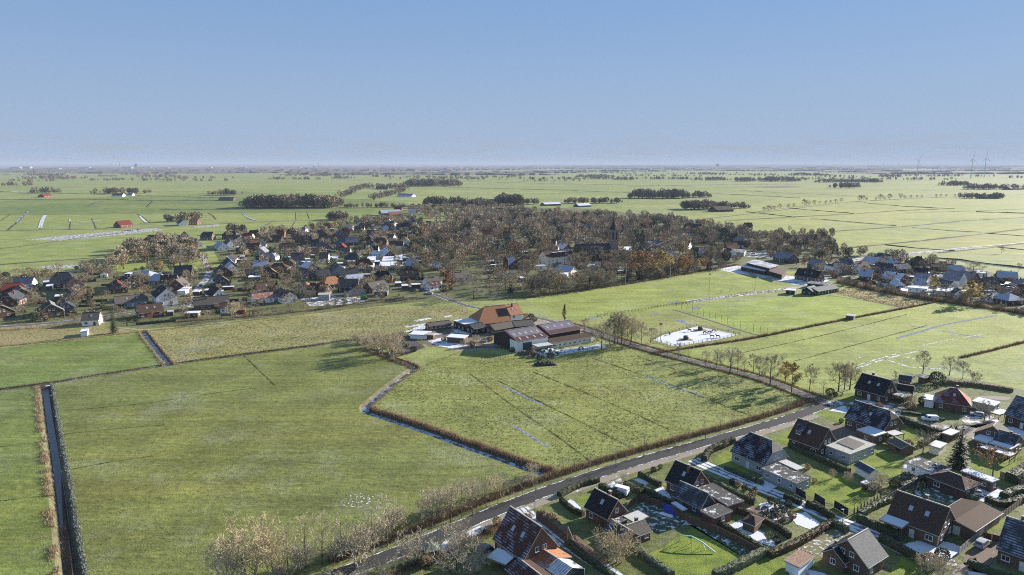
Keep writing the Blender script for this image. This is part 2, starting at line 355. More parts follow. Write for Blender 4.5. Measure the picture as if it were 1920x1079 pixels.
def smooth_line(pts, n=5):
    out = []
    for i in range(len(pts) - 1):
        p0, p1, p2, p3 = pts[max(i - 1, 0)], pts[i], pts[i + 1], pts[min(i + 2, len(pts) - 1)]
        for k in range(n):
            t = k / n
            out.append(0.5 * ((2 * p1) + (p2 - p0) * t + (2 * p0 - 5 * p1 + 4 * p2 - p3) * t * t + (3 * p1 - p0 - 3 * p2 + p3) * t ** 3))
    out.append(pts[-1]); return out
def line(px, n=5, z=0.0): return smooth_line([W(a, b, z) for a, b in px], n)
def normals2(pts):
    o = []
    for i in range(len(pts)):
        d = pts[min(i + 1, len(pts) - 1)] - pts[max(i - 1, 0)]
        d = Vector((d.x, d.y, 0)); d.normalize(); o.append(Vector((-d.y, d.x, 0)))
    return o
# ditches: photo points, half width at the top, half width of the bed, depth
DITCH = [
    ('left', [(84, 722), (92, 780), (103, 850), (113, 920), (122, 990), (132, 1060), (150, 1160)], 2.7, 0.9, 1.7),
    ('border', [(-80, 741), (90, 719), (200, 702), (318, 684), (450, 666), (560, 652), (660, 638)], 1.8, 0.7, 1.1),
    ('spur', [(268, 621), (292, 652), (318, 684)], 2.2, 0.8, 1.2),
    ('bend', [(690, 655), (735, 672), (776, 688), (766, 698), (735, 720), (702, 748), (686, 768), (735, 786), (800, 808), (860, 830), (930, 855), (1000, 880), (1052, 895)], 2.3, 0.9, 1.3),
]
DL = [(nm, line(px, 6), hw, hb, d) for nm, px, hw, hb, d in DITCH]
def seg_d(p, a, b):
    ab = b - a; t = max(0, min(1, (p - a).dot(ab) / max(ab.dot(ab), 1e-9))); return (p - a - ab * t).length
def ground_z(p):
    z = 0.0
    for nm, pts, hw, hb, d in DL:
        dm = min(seg_d(p, pts[i].xy, pts[i + 1].xy) for i in range(len(pts) - 1))
        if dm < hw - 1e-4: z = min(z, -d * min(1.0, (hw - dm) / (hw - hb)))
    return z
def build_ground():
    vs = []; es = []
    def poly(pts, close=True):
        i = len(vs); vs.extend([Vector((p[0], p[1])) for p in pts])
        for k in range(len(pts) - 1): es.append((i + k, i + k + 1))
        if close: es.append((i + len(pts) - 1, i))
    B = 110000.0
    poly([(-B, -B), (B, -B), (B, B), (-B, B)])
    for c, _, _ in FW:
        poly([(p.x, max(p.y, 40)) for p in c])
    for nm, pts, hw, hb, d in DL:
        nn = normals2(pts)
        for off in (hb, -hb): poly([(p + q * off).xy for p, q in zip(pts, nn)], False)
        e0 = (pts[0] - pts[1]).normalized(); e1 = (pts[-1] - pts[-2]).normalized()
        cap = lambda p, e, q: [(p + q * hw * .7 + e * hw * .75).xy, (p + e * hw * 1.03).xy, (p - q * hw * .7 + e * hw * .75).xy]
        poly([(p + q * hw).xy for p, q in zip(pts, nn)] + cap(pts[-1], e1, nn[-1]) + [(p - q * hw).xy for p, q in zip(pts[::-1], nn[::-1])] + cap(pts[0], e0, -nn[0]))
    ov, oe, of, _, _, _ = delaunay_2d_cdt(vs, es, [], 0, 0.02)
    zz = [ground_z(v) if (v.length < 1500) else 0.0 for v in ov]
    me = bpy.data.meshes.new('ground'); me.from_pydata([(v.x, v.y, z) for v, z in zip(ov, zz)], [], of)
    cols = []; ro = []
    for f in of:
        c = sum((ov[i] for i in f), Vector((0, 0))) / len(f); col, r = G_far, 0.0
        for pl, cc, rr in FW:
            if inside(c, pl): col, r = cc, rr; break
        if all(zz[i] < -0.02 for i in f): col, r = (0.055, 0.045, 0.032), 0.0
        elif any(zz[i] < -0.02 for i in f): col, r = (0.095, 0.095, 0.065), 0.15
        cols += [*col, 1.0]; ro.append(r)
    me.attributes.new('fcol', 'FLOAT_COLOR', 'FACE').data.foreach_set('color', cols); me.attributes.new('frough', 'FLOAT', 'FACE').data.foreach_set('value', ro)
    me.materials.append(M_grass); o = link('ground', me); tag(o, kind='structure'); return o
ground = build_ground()
def set_edge(me, vals): me.attributes.new('edge', 'FLOAT', 'POINT').data.foreach_set('value', vals)
SOFT = {}
def strip(name, pts, w, m, z, kind='structure', parent=None, w1=None):
    b = MB(); nn = normals2(pts); L = 0; E_ = []; n = len(pts) - 1
    for i in range(n):
        k0 = w + ((w1 or w) - w) * i / n; k1 = w + ((w1 or w) - w) * (i + 1) / n; dl = (pts[i + 1] - pts[i]).length; a, c = pts[i], pts[i + 1]
        t0, t1 = (0.3 if i == 0 else 1), (0.3 if i == n - 1 else 1)
        for s0, s1 in ((-.5, 0), (0, .5)):
            q = [a + nn[i] * k0 * s0, c + nn[i + 1] * k1 * s0, c + nn[i + 1] * k1 * s1, a + nn[i] * k0 * s1]
            b.quad([(p.x, p.y, z) for p in q], 0, [(L, s0 + .5), (L + dl, s0 + .5), (L + dl, s1 + .5), (L, s1 + .5)])
            E_ += [(1 if s0 == 0 else 0) * t0, (1 if s0 == 0 else 0) * t1, (1 if s1 == 0 else 0) * t1, (1 if s1 == 0 else 0) * t0]
        L += dl
    o = b.build(name, m, parent); set_edge(o.data, E_)
    if kind: o['kind'] = kind
    return o
def patch(name, px, m, z, kind='structure', zpx=0.0):
    """flat sheet with an inner ring, so that thin covers can fray at the rim"""
    p = [W(a, c, zpx) for a, c in px]; m = SOFT.get(m.name, m)
    if sum(p[i].x * p[(i + 1) % len(p)].y - p[(i + 1) % len(p)].x * p[i].y for i in range(len(p))) < 0: p = p[::-1]
    n = len(p); c = sum(p, Vector()) / n; b = MB(); E_ = []
    inner = []
    for i in range(n):
        d = c - p[i]; k = min(.45, 2.2 / max(d.length, .1)); inner.append(p[i] + d * k)
    for i in range(n):
        j = (i + 1) % n; q = [p[i], p[j], inner[j], inner[i]]; b.quad([(v.x, v.y, z) for v in q], 0, [(v.x, v.y) for v in q]); E_ += [0, 0, 1, 1]
    b.quad([(v.x, v.y, z) for v in inner], 0, [(v.x, v.y) for v in inner]); E_ += [1] * n
    o = b.build(name, m); set_edge(o.data, E_); o['kind'] = kind; return o
# water and ice in the ditches
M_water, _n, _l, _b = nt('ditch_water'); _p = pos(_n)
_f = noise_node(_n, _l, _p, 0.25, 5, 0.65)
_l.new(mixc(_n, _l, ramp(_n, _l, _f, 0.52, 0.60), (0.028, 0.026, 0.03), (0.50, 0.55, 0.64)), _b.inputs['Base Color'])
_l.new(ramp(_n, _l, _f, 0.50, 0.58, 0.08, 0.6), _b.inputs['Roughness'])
M_ice = snowmix('ice_snow', (0.10, 0.11, 0.14), 0.55, scale=0.5)
M_puddle, _n, _l, _b = nt('frozen_puddle'); _f = noise_node(_n, _l, pos(_n), 0.9, 4, 0.6)
_l.new(mixc(_n, _l, ramp(_n, _l, _f, 0.42, 0.6), (0.085, 0.09, 0.10), (0.30, 0.32, 0.36)), _b.inputs['Base Color']); _b.inputs['Roughness'].default_value = 0.35
M_leftwater = mat('ditch_water_still', (0.075, 0.065, 0.068), 0.25, 0.35, 0.3)
strip('ditch_water', DL[0][1], 1.9, M_leftwater, -1.52)
strip('ditch_water', DL[1][1], 1.7, M_water, -0.92)
strip('ditch_water', DL[2][1], 2.0, M_water, -1.0)
strip('ditch_water', DL[3][1][:36], 2.4, M_water, -1.02)
strip('ditch_ice', DL[3][1][35:], 2.5, M_ice, -1.0)
# ------------------------------------------------------------------ roads
M_asphalt = snowmix('asphalt_road', (0.048, 0.047, 0.048), 0.16, True, 0.35)
M_lane = snowmix('lane_asphalt', (0.10, 0.096, 0.094), 0.20, True, 0.3)
M_snowy = snowmix('snowy_drive', (0.13, 0.12, 0.11), 0.70, 'tracks', 0.30)
M_snowy2 = snowmix('half_snowy_drive', (0.15, 0.125, 0.105), 0.47, False, 0.35)
M_paving = snowmix('paving', (0.15, 0.115, 0.09), 0.16, False, 0.5)
M_gravel = snowmix('gravel', (0.24, 0.21, 0.17), 0.18, False, 0.5)
M_fullsnow = snowmix('snow', (0.3, 0.3, 0.3), 0.93, False, 0.5)
M_lawn, _n, _l, _b = nt('lawn_grass'); _p = pos(_n)
_f1 = noise_node(_n, _l, _p, 0.28, 4, .6); _f2 = noise_node(_n, _l, _p, 3.2, 3, .65)
_c = mixc(_n, _l, ramp(_n, _l, _f1, .36, .62), (.105, .150, .028), (.185, .225, .040)); _c = mixc(_n, _l, 1.0, _c, ramp(_n, _l, _f2, .32, .68, .62, 1.38), 'MULTIPLY')
_l.new(_c, _b.inputs['Base Color']); _b.inputs['Roughness'].default_value = .9; _b.inputs['Specular IOR Level'].default_value = .1; bump(_n, _l, _b, _f2, .6, .25)
M_frostlawn = snowmix('frosted_lawn', (0.06, 0.085, 0.05), 0.40, False, 0.7)
for _m, _u, _am, _sc in ((M_snowy, (.13, .12, .10), .70, .30), (M_snowy2, (.14, .125, .09), .46, .35), (M_fullsnow, (.2, .2, .16), .84, .5), (M_paving, (.15, .115, .09), .16, .5), (M_gravel, (.24, .21, .17), .18, .5), (M_frostlawn, (.06, .085, .05), .38, .7)):
    SOFT[_m.name] = snowmix('frayed_' + _m.name, _u, _am, False, _sc, True)
SOFT[M_puddle.name] = M_puddle; soften(M_puddle.node_tree.nodes, M_puddle.node_tree.links, M_puddle.node_tree.nodes['Principled BSDF'], pos(M_puddle.node_tree.nodes)); soften(M_lawn.node_tree.nodes, M_lawn.node_tree.links, M_lawn.node_tree.nodes['Principled BSDF'], pos(M_lawn.node_tree.nodes))
ROAD = line([(430, 1180), (560, 1112), (640, 1076), (760, 1030), (860, 988), (960, 946), (1060, 909), (1170, 873), (1300, 836), (1400, 808), (1490, 781), (1552, 757)])
strip('road', ROAD, 4.8, M_asphalt, 0.03)
LANE = line([(1556, 757), (1520, 745), (1430, 711), (1330, 685), (1240, 662), (1180, 645), (1130, 629), (1085, 614), (1040, 604), (985, 592), (930, 585), (870, 572), (820, 554), (770, 536)])
strip('lane', LANE, 4.2, M_lane, 0.034)
strip('road', line([(1552, 757), (1600, 757), (1640, 772), (1690, 787), (1740, 796), (1800, 806), (1850, 808), (1960, 800)]), 4.5, M_snowy2, 0.038)
strip('driveway', line([(1300, 862), (1330, 876), (1400, 905), (1500, 945), (1560, 972), (1640, 1004), (1710, 1038), (1790, 1052)]), 4.6, M_snowy, 0.042)
strip('driveway', line([(978, 953), (1000, 972), (1060, 1018), (1120, 1058), (1180, 1100)]), 3.6, M_snowy, 0.04)
strip('verge', [p + q * 3.6 for p, q in zip(ROAD, normals2(ROAD))], 2.2, mat('verge_grass', (0.16, 0.165, 0.06), 0.9, 0.35, 1.5, 0.4), 0.02)
strip('pavement', [p - q * 3.9 for p, q in zip(ROAD[18:], normals2(ROAD)[18:])], 2.6, M_gravel, 0.02)
# street of the left village, the main village road, side streets
strip('village_street', line([(-60, 617), (60, 609), (150, 600), (310, 577), (360, 574), (450, 565), (560, 556), (640, 548), (700, 541), (765, 534), (830, 528)]), 5.5, M_lane, 0.03)
strip('village_street', line([(348, 576), (358, 560), (372, 541), (385, 525), (392, 511), (388, 498), (378, 480)]), 5.0, M_snowy2, 0.034)
strip('village_street', line([(985, 442), (1000, 462), (1030, 480), (1080, 520)]), 5, M_snowy2, 0.034)
strip('village_street', line([(1400, 512), (1480, 530), (1560, 520), (1640, 520), (1720, 535), (1800, 548), (1960, 572)]), 5, M_snowy2, 0.034)
strip('village_street', line([(1540, 500), (1650, 482), (1760, 472), (1850, 462), (1960, 452)]), 5, M_snowy2, 0.034)
strip('farm_track', line([(-60, 435), (150, 432), (330, 420), (460, 414), (620, 412), (760, 408), (900, 404)]), 5, M_gravel, 0.05)
strip('country_road', line([(1280, 415), (1400, 402), (1500, 390), (1600, 379), (1750, 371), (1960, 364)]), 6, mat('far_road', (0.12, 0.11, 0.10), 0.9, 0.15), 0.3)
# ------------------------------------------------------------------ buildings
FOOT = []                                            # footprints (centre, radius) that trees keep clear of
WIN = {}
def window_mesh(w, h, frame=M_white):
    k = ('w', round(w, 2), round(h, 2), frame.name)
    if k not in WIN:
        b = MB(); t = 0.09                            # lies in the xz plane, front faces -y
        b.box(-w / 2, w / 2, -0.07, 0.05, 0, t); b.box(-w / 2, w / 2, -0.07, 0.05, h - t, h)
        b.box(-w / 2, -w / 2 + t, -0.07, 0.05, t, h - t); b.box(w / 2 - t, w / 2, -0.07, 0.05, t, h - t)
        if w > 0.9: b.box(-0.03, 0.03, -0.06, 0.04, t, h - t)
        b.box(-w / 2 - 0.06, w / 2 + 0.06, -0.14, 0.05, -0.07, -0.003)
        p = MB(); p.box(-w / 2 + t + 0.002, w / 2 - t - 0.002, -0.035, 0.03, t + 0.002, h - t - 0.002)
        bb = MB(); bb.v = b.v + p.v; off = len(b.v); bb.f = b.f + [tuple(i + off for i in f) for f in p.f]
        bb.m = [0] * len(b.f) + [1] * len(p.f); bb.uv = b.uv + p.uv
        WIN[k] = (b.mesh('window', frame), p.mesh('pane', M_glass), bb.mesh('window', [frame, M_glass]))
    return WIN[k]
def put_window(par, x, y, z, rz, w, h, near, frame=M_white, name='window'):
    a, p, both = window_mesh(w, h, frame)
    o = link(name, a if near else both, par, (x, y, z), rz)
    if near: link('pane', p, o)
    return o
def door_mesh(w=1.05, h=2.1, mt=None):
    k = ('d', w, h, mt.name)
    if k not in WIN:
        b = MB(); b.box(-w / 2, w / 2, -0.06, 0.04, 0, h); WIN[k] = b.mesh('door', mt)
        hh = MB(); hh.box(w / 2 - 0.2, w / 2 - 0.08, -0.12, -0.06, h * .45, h * .45 + 0.06); WIN[k, 'h'] = hh.mesh('handle', M_metal)
    return WIN[k], WIN[k, 'h']
M_doorw = mat('door_white', (0.62, 0.62, 0.6), 0.5, 0.05)
M_doord = mat('door_brown', (0.09, 0.05, 0.03), 0.6, 0.2)
M_trim = mat('verge_trim', (0.42, 0.40, 0.36), 0.7, 0.1)
def gable_house(c, rz, L, w, ze, zr, hip=(0, 0), wall=None, roof=None, roof2=None, label='', cat='house', near=False, name='house', group=None,
                win=2, door=True, chimney=1, sky=0, og=0.35, oe=0.45, base=None, dormer=None, solar=None, front_win=None, gwin=2, frame=M_white, garage=None, wz=None):
    """local x along the ridge, -y is the front side"""
    roof2 = roof2 or roof
    t = empty(name, (c[0], c[1], 0), rz); tag(t, label, cat, group)
    FOOT.append((c[0], c[1], math.hypot(L, w) / 2))
    H, hw, hl = zr - ze, w / 2, L / 2; T = 0.2
    def top(dz):
        P = {}
        for s, h, nm in ((-1, hip[0], 'A'), (1, hip[1], 'B')):
            P[nm + 'f'] = (s * hl, -hw, ze + dz); P[nm + 'k'] = (s * hl, hw, ze + dz)
            P[nm + 'f1'] = (s * hl, -hw * h, zr - H * h + dz); P[nm + 'k1'] = (s * hl, hw * h, zr - H * h + dz)
            P[nm + 'r'] = (s * (hl - hw * h * 0.85), 0, zr + dz)
        return P
    a, d = top(0), top(-T); sl = math.hypot(hw, H)
    def rf(keys, P): 
        o = []
        for k in keys:
            if not o or (Vector(P[k]) - Vector(o[-1])).length > 1e-4: o.append(P[k])
        if (Vector(o[0]) - Vector(o[-1])).length < 1e-4: o.pop()
        return o
    b = MB()
    def uvs(pts, front): return [(p[0], (p[2] - ze) / max(H, .01) * sl) for p in pts] if front else [(p[1], (p[2] - ze) / max(H, .01) * sl) for p in pts]
    F = rf(['Af', 'Bf', 'Bf1', 'Br', 'Ar', 'Af1'], a); b.quad(F, 0, uvs(F, True))
    K = rf(['Bk', 'Ak', 'Ak1', 'Ar', 'Br', 'Bk1'], a); b.quad(K, 1, uvs(K, True))
    if hip[1] > 0: q = rf(['Bf1', 'Bk1', 'Br'], a); b.quad(q, 1, uvs(q, False))
    if hip[0] > 0: q = rf(['Ak1', 'Af1', 'Ar'], a); b.quad(q, 1, uvs(q, False))
    for keys in (['Af', 'Bf', 'Bf1', 'Br', 'Ar', 'Af1'], ['Bk', 'Ak', 'Ak1', 'Ar', 'Br', 'Bk1']):
        q = rf(keys, d)[::-1]; b.quad(q, 2)
    for keys in (['Bf1', 'Bk1', 'Br'], ['Ak1', 'Af1', 'Ar']):
        q = rf(keys, d)
        if len(q) > 2: b.quad(q[::-1], 2)
    ring = rf(['Af', 'Bf', 'Bf1', 'Br', 'Bk1', 'Bk', 'Ak', 'Ak1', 'Ar', 'Af1'], a) if False else None
    def rim(k1, k2):
        if (Vector(a[k1]) - Vector(a[k2])).length > 1e-3: b.quad([a[k1], d[k1], d[k2], a[k2]], 2)
    rim('Af', 'Bf'); rim('Bk', 'Ak')
    for n_, s in (('B', 1), ('A', -1)):
        seq = [n_ + 'f', n_ + 'f1'] + ([n_ + 'r'] if hip[0 if n_ == 'A' else 1] == 0 else []) + [n_ + 'k1', n_ + 'k']
        for i in range(len(seq) - 1): rim(*( (seq[i], seq[i + 1]) if s > 0 else (seq[i + 1], seq[i])))
    ro = b.build('roof', [roof, roof2, M_trim], t)
    # walls
    x0, y0 = hl - og, hw - oe; tz = ze + H * oe / hw - T - 0.02
    wb = MB(); zb = -0.3
    wb.quad([(-x0, -y0, zb), (x0, -y0, zb), (x0, -y0, tz), (-x0, -y0, tz)]); wb.quad([(x0, y0, zb), (-x0, y0, zb), (-x0, y0, tz), (x0, y0, tz)])
    for s, h in ((1, hip[1]), (-1, hip[0])):
        pts = [(s * x0, -y0 * s, zb), (s * x0, y0 * s, zb), (s * x0, y0 * s, tz)]
        zc = zr - H * h - T - 0.03 if h > 0 else zr - T - 0.03
        if zc > tz + 0.05:
            yc = (zr - T - 0.02 - zc) / H * hw
            pts += [(s * x0, yc * s, zc), (s * x0, -yc * s, zc)] if yc > 0.05 else [(s * x0, 0, zc)]
        pts += [(s * x0, -y0 * s, tz)]
        wb.quad(pts)
    wb.build('wall', wall, t)
    cx = Vector((-c[0], -c[1], 0)); cs, sn = math.cos(rz), math.sin(rz)
    def seen(nx, ny):
        wx, wy = nx * cs - ny * sn, nx * sn + ny * cs
        return (wx * cx.x + wy * cx.y) / cx.length > -0.25
    wh = min(1.25, tz - 1.2) if wz is None else wz; zw = max(0.5, min(0.95, tz - wh - 0.25))
    if win and tz > 1.7:
        for s in (-1, 1):
            if not seen(0, s): continue
            n_ = max(2, int((L - 1.5) // 2.9)) if win == 2 else win
            k_door = n_ // 2 if door else -1
            for i in range(n_):
                x = -x0 + (i + 0.5) * 2 * x0 / n_
                if i == k_door and s == -1:
                    dm, hm = door_mesh(1.1, min(2.1, tz - 0.2), M_doorw if random.random() < .5 else M_doord)
                    dd = link('door', dm, t, (x, s * (y0 + 0.005), 0), 0 if s < 0 else math.pi)
                    if near: link('handle', hm, dd)
                    continue
                put_window(t, x, s * (y0 + 0.005), zw, 0 if s < 0 else math.pi, random.choice((1.0, 1.3, 1.6)), wh, near, frame)
                if tz > 5: put_window(t, x, s * (y0 + 0.005), zw + 2.7, 0 if s < 0 else math.pi, 1.2, wh, near, frame)
    for s, h in ((1, hip[1]), (-1, hip[0])):
        if not gwin or not seen(s, 0) or tz < 1.7: continue
        rr = math.pi / 2 if s > 0 else -math.pi / 2
        if garage == s:
            gm, gh = door_mesh(2.6, 2.1, M_doorw); link('garage_door', gm, t, (s * (x0 + .005), 0, 0), rr); continue
        for y in ([-y0 * .5, y0 * .5] if w > 6 else [0]): put_window(t, s * (x0 + 0.005), y, zw, rr, 1.2, wh, near, frame)
        if zr - T - tz > 2.6 and (h < 0.6):
            zz = tz + 0.35
            for y in ([-1.0, 1.0] if w > 8 and gwin > 1 else [0]): put_window(t, s * (x0 + 0.005), y, zz, rr, 1.0, 1.15, near, frame)
    # ridge cap
    if H > 1.0:
        cap = MB(); cap.bar((Vector(a['Ar']) + Vector((0, 0, .05))), (Vector(a['Br']) + Vector((0, 0, .05))), 0.24); cap.build('ridge_cap', M_trim if near else roof2, ro)
    if near:
        for s in (-1, 1): g = MB(); g.bar((-hl, s * (hw + 0.07), ze - 0.1), (hl, s * (hw + 0.07), ze - 0.1), 0.13); g.build('gutter', M_metal, ro)
    rng = random.Random(int(abs(c[0] * 13 + c[1] * 7)))
    for k in range(chimney):
        x = rng.uniform(-.3, .35) * L * 0.6; y = rng.choice((-.12, .1)) * w; zc = zr - abs(y) / hw * H
        cb = MB(); cb.box(x - .32, x + .32, y - .3, y + .3, zc - .5, zr + 0.75); ch = cb.build('chimney', wall if wall in (M_brick, M_brickr, M_brickb) else M_brickb, ro)
        cc = MB(); cc.box(x - .4, x + .4, y - .38, y + .38, zr + 0.753, zr + 0.86); cc.build('chimney_cap', M_concrete, ch)
    sp = Vector((0, hw, H)).normalized()
    def slope_box(mb, x, v, wd, ln, th, side=-1, m=0):   # box lying on the slope, v metres up the slope
        dirv = Vector((0, -side * hw, H)).normalized(); nrm = Vector((0, side * H, hw)).normalized(); o = Vector((x, side * hw, ze)) + dirv * v
        i = len(mb.v); X = Vector((1, 0, 0))
        for zz in (0.003, th):
            for dx, dv in ((-1, 0), (1, 0), (1, 1), (-1, 1)): mb.v.append(tuple(o + X * dx * wd / 2 + dirv * dv * ln + nrm * zz))
        for f in ((3, 2, 1, 0), (4, 5, 6, 7), (0, 1, 5, 4), (1, 2, 6, 5), (2, 3, 7, 6), (3, 0, 4, 7)):
            mb.f.append(tuple(i + k for k in f)); mb.m.append(m); mb.uv.append([(0, 0)] * 4)
    for k in range(sky):
        mb = MB(); x = -L * .28 + (k + .5) * L * .6 / sky; slope_box(mb, x, sl * 0.48, 0.85, 1.25, 0.10); sk = mb.build('skylight', M_metal, ro)
        mb = MB(); slope_box(mb, x, sl * 0.48 + .12, 0.62, 1.0, 0.125); mb.build('pane', M_sky, sk)
    if solar:
        nx, ny, xo, vo = solar
        for i in range(nx):
            for j in range(ny):
                mb = MB(); slope_box(mb, xo + i * 1.04, vo + j * 1.72, 1.0, 1.68, 0.09); mb.build('solar_panel', M_solar, ro)
    if dormer:
        x, wd = dormer; y1 = -hw + hw * .30; y2 = -hw * .22; z1 = ze + H * .30; zt = ze + H * .80
        m = MB(); m.box(x - wd / 2, x + wd / 2, y1, y2, z1 - .3, z1 + 1.3); dm = m.build('dormer', wall, t); m = MB()
        m.quad([(x - wd / 2 - .2, y1 - .3, z1 + 1.32), (x + wd / 2 + .2, y1 - .3, z1 + 1.32), (x + wd / 2 + .2, y2 + .2, zt + .1), (x - wd / 2 - .2, y2 + .2, zt + .1)], 0, [(0, 0), (wd, 0), (wd, 3), (0, 3)]); m.build('dormer_roof', RM['slatef'], dm)
        o_ = link('window', window_mesh(1.4, 1.0)[2], dm, (x, y1 - .005, z1 + .15))
    return t
M_sky = mat('skylight_glass', (0.30, 0.36, 0.44), 0.15, 0.1, spec=0.6)
M_solar = mat('solar_cell', (0.010, 0.012, 0.022), 0.6, 0.1, spec=0.06)
def by_eaves(a, b, c, peak, ze=3.0, w=None, **k):
    """house from its eaves corners in the photo: a far front, b near front, c behind b; peak row gives the ridge height"""
    A, B = W(*a, ze), W(*b, ze)
    u = (B - A); u.z = 0; L = u.length; u.normalize(); v = Vector((-u.y, u.x, 0))
    if c is not None:
        Cc = W(*c, ze); side = 1 if (Cc - B).dot(v) > 0 else -1
        w = abs((Cc - B).dot(v)) if w is None else w
    else: side = 1
    if side < 0: raise ValueError('flip')
    ctr = (A + B) / 2 + v * w / 2
    pk = B + v * w / 2 if peak[0] is None or peak[0] == 'b' else (A + v * w / 2 if peak[0] == 'a' else ctr)
    zr = zfor((pk.x, pk.y), peak[1])
    zr = max(ze + 0.8, min(ze + w * 0.75, zr))
    return gable_house((ctr.x, ctr.y), math.atan2(u.y, u.x), L, w, ze, zr, **k)
def by_ridge(a, b, zr, w, ze, **k):
    """house from the two ends of its ridge in the photo"""
    A, B = W(*a, zr), W(*b, zr); u = B - A; u.z = 0; L = max(u.length, 1)
    hp = k.get('hip', (0, 0)); L = L + w / 2 * 0.85 * (hp[0] + hp[1])
    u.normalize()
    ctr = (A + B) / 2 + u * (w / 2 * 0.85 * (hp[1] - hp[0])) / 2
    return gable_house((ctr.x, ctr.y), math.atan2(u.y, u.x), L, w, ze, zr, **k)
def flat_box(px, z, wall, roof, label, cat='garage', name='garage', open_=False, door=None, group=None, lip=0.25, posts=False, win=False):
    """flat roofed building from the four roof corners in the photo (in order round the roof)"""
    P = [W(a, b, z) for a, b in px]
    if (P[1] - P[0]).cross(P[2] - P[0]).z < 0: P = P[::-1]
    c = sum(P, Vector()) / 4; c.z = 0
    # square up: average direction
    u = ((P[1] - P[0]) + (P[2] - P[3])); u.z = 0; u.normalize(); v = Vector((-u.y, u.x, 0))
    hl = sum(abs((p - c).dot(u)) for p in P) / 4; hw = sum(abs((p - c).dot(v)) for p in P) / 4
    rz = math.atan2(u.y, u.x); t = empty(name, (c.x, c.y, 0), rz); tag(t, label, cat, group)
    FOOT.append((c.x, c.y, math.hypot(hl, hw)))
    rb = MB(); rb.box(-hl, hl, -hw, hw, z - 0.22, z); r = rb.build('roof', roof, t)
    fb = MB()
    for s in (-1, 1):
        fb.box(-hl - .05, hl + .05, s * (hw + .003) - (.05 if s < 0 else 0), s * (hw + .003) + (.05 if s > 0 else 0), z - 0.3, z + 0.06)
        fb.box(s * (hl + .003) - (.05 if s < 0 else 0), s * (hl + .003) + (.05 if s > 0 else 0), -hw, hw, z - 0.3, z + 0.06)
    fb.build('fascia', M_trim if not open_ else M_woodl, r)
    if open_:
        n = max(2, int(hl * 2 / 3) + 1)
        for i in range(n):
            for s in (-1, 1):
                pb = MB(); x = -hl + .15 + i * (2 * hl - .3) / (n - 1); pb.box(x - .07, x + .07, s * (hw - .15) - .07, s * (hw - .15) + .07, -0.05, z - .223); pb.build('post', M_wood, t)
    else:
        wbx = MB(); wbx.box(-hl + lip, hl - lip, -hw + lip, hw - lip, -0.3, z - 0.224); wbx.build('wall', wall, t)
        cx = -c
        for nx, ny, e, ln, rr in ((0, -1, hw - lip, hl, 0), (0, 1, hw - lip, hl, math.pi), (1, 0, hl - lip, hw, math.pi / 2), (-1, 0, hl - lip, hw, -math.pi / 2)):
            wx, wy = nx * math.cos(rz) - ny * math.sin(rz), nx * math.sin(rz) + ny * math.cos(rz)
            if wx * cx.x + wy * cx.y < 0: continue
            if door and (nx, ny) == door:
                gm, gh = door_mesh(2.5, 2.1, M_doorw); link('garage_door', gm, t, (nx * (e + .005), ny * (e + .005), 0), rr); continue
            if win or (ln > 3 and cat != 'shed'):
                for k in range(max(1, int(ln * 2 // 3.2))):
                    q = -ln + (k + .5) * 2 * ln / max(1, int(ln * 2 // 3.2))
                    if nx: put_window(t, nx * (e + .005), q, 1.0, rr, 1.0, min(1.1, z - 1.6), True)
                    else: put_window(t, q, ny * (e + .005), 1.0, rr, 1.0, min(1.1, z - 1.6), True)
    return t
# roof materials
RM = {
 'black': roofmat('roof_black', (0.022, 0.024, 0.028)), 'blackf': roofmat('roof_black_frost', (0.024, 0.027, 0.034), 0.42, .58),
 'slate': roofmat('roof_slate', (0.055, 0.060, 0.070)), 'slatef': roofmat('roof_slate_frost', (0.05, 0.055, 0.068), 0.46, .58),
 'brown': roofmat('roof_brown', (0.075, 0.048, 0.036)), 'brownf': roofmat('roof_brown_frost', (0.085, 0.040, 0.033), 0.40, .58),
 'greyb': roofmat('roof_grey_brown', (0.118, 0.104, 0.090)), 'grey': roofmat('roof_grey', (0.20, 0.20, 0.195)),
 'greyf': roofmat('roof_grey_frost', (0.12, 0.125, 0.14), 0.9, fcol=(0.33, 0.37, 0.45)),
 'red': roofmat('roof_red', (0.145, 0.035, 0.026)), 'redf': roofmat('roof_red_frost', (0.13, 0.035, 0.03), 0.35),
 'orange': roofmat('roof_orange', (0.37, 0.175, 0.092)), 'orangef': roofmat('roof_orange_frost', (0.28, 0.11, 0.06), 0.5),
 'tan': roofmat('roof_tan', (0.33, 0.225, 0.14)), 'blue': roofmat('roof_blue', (0.055, 0.075, 0.11), 0.3),
 'snow': roofmat('roof_snow', (0.12, 0.13, 0.15), 0.95, fcol=(0.52, 0.55, 0.61)), 'lilac': roofmat('roof_lilac', (0.16, 0.145, 0.165), 0.7, fcol=(0.30, 0.31, 0.37)),
 'solar': M_solar,
}
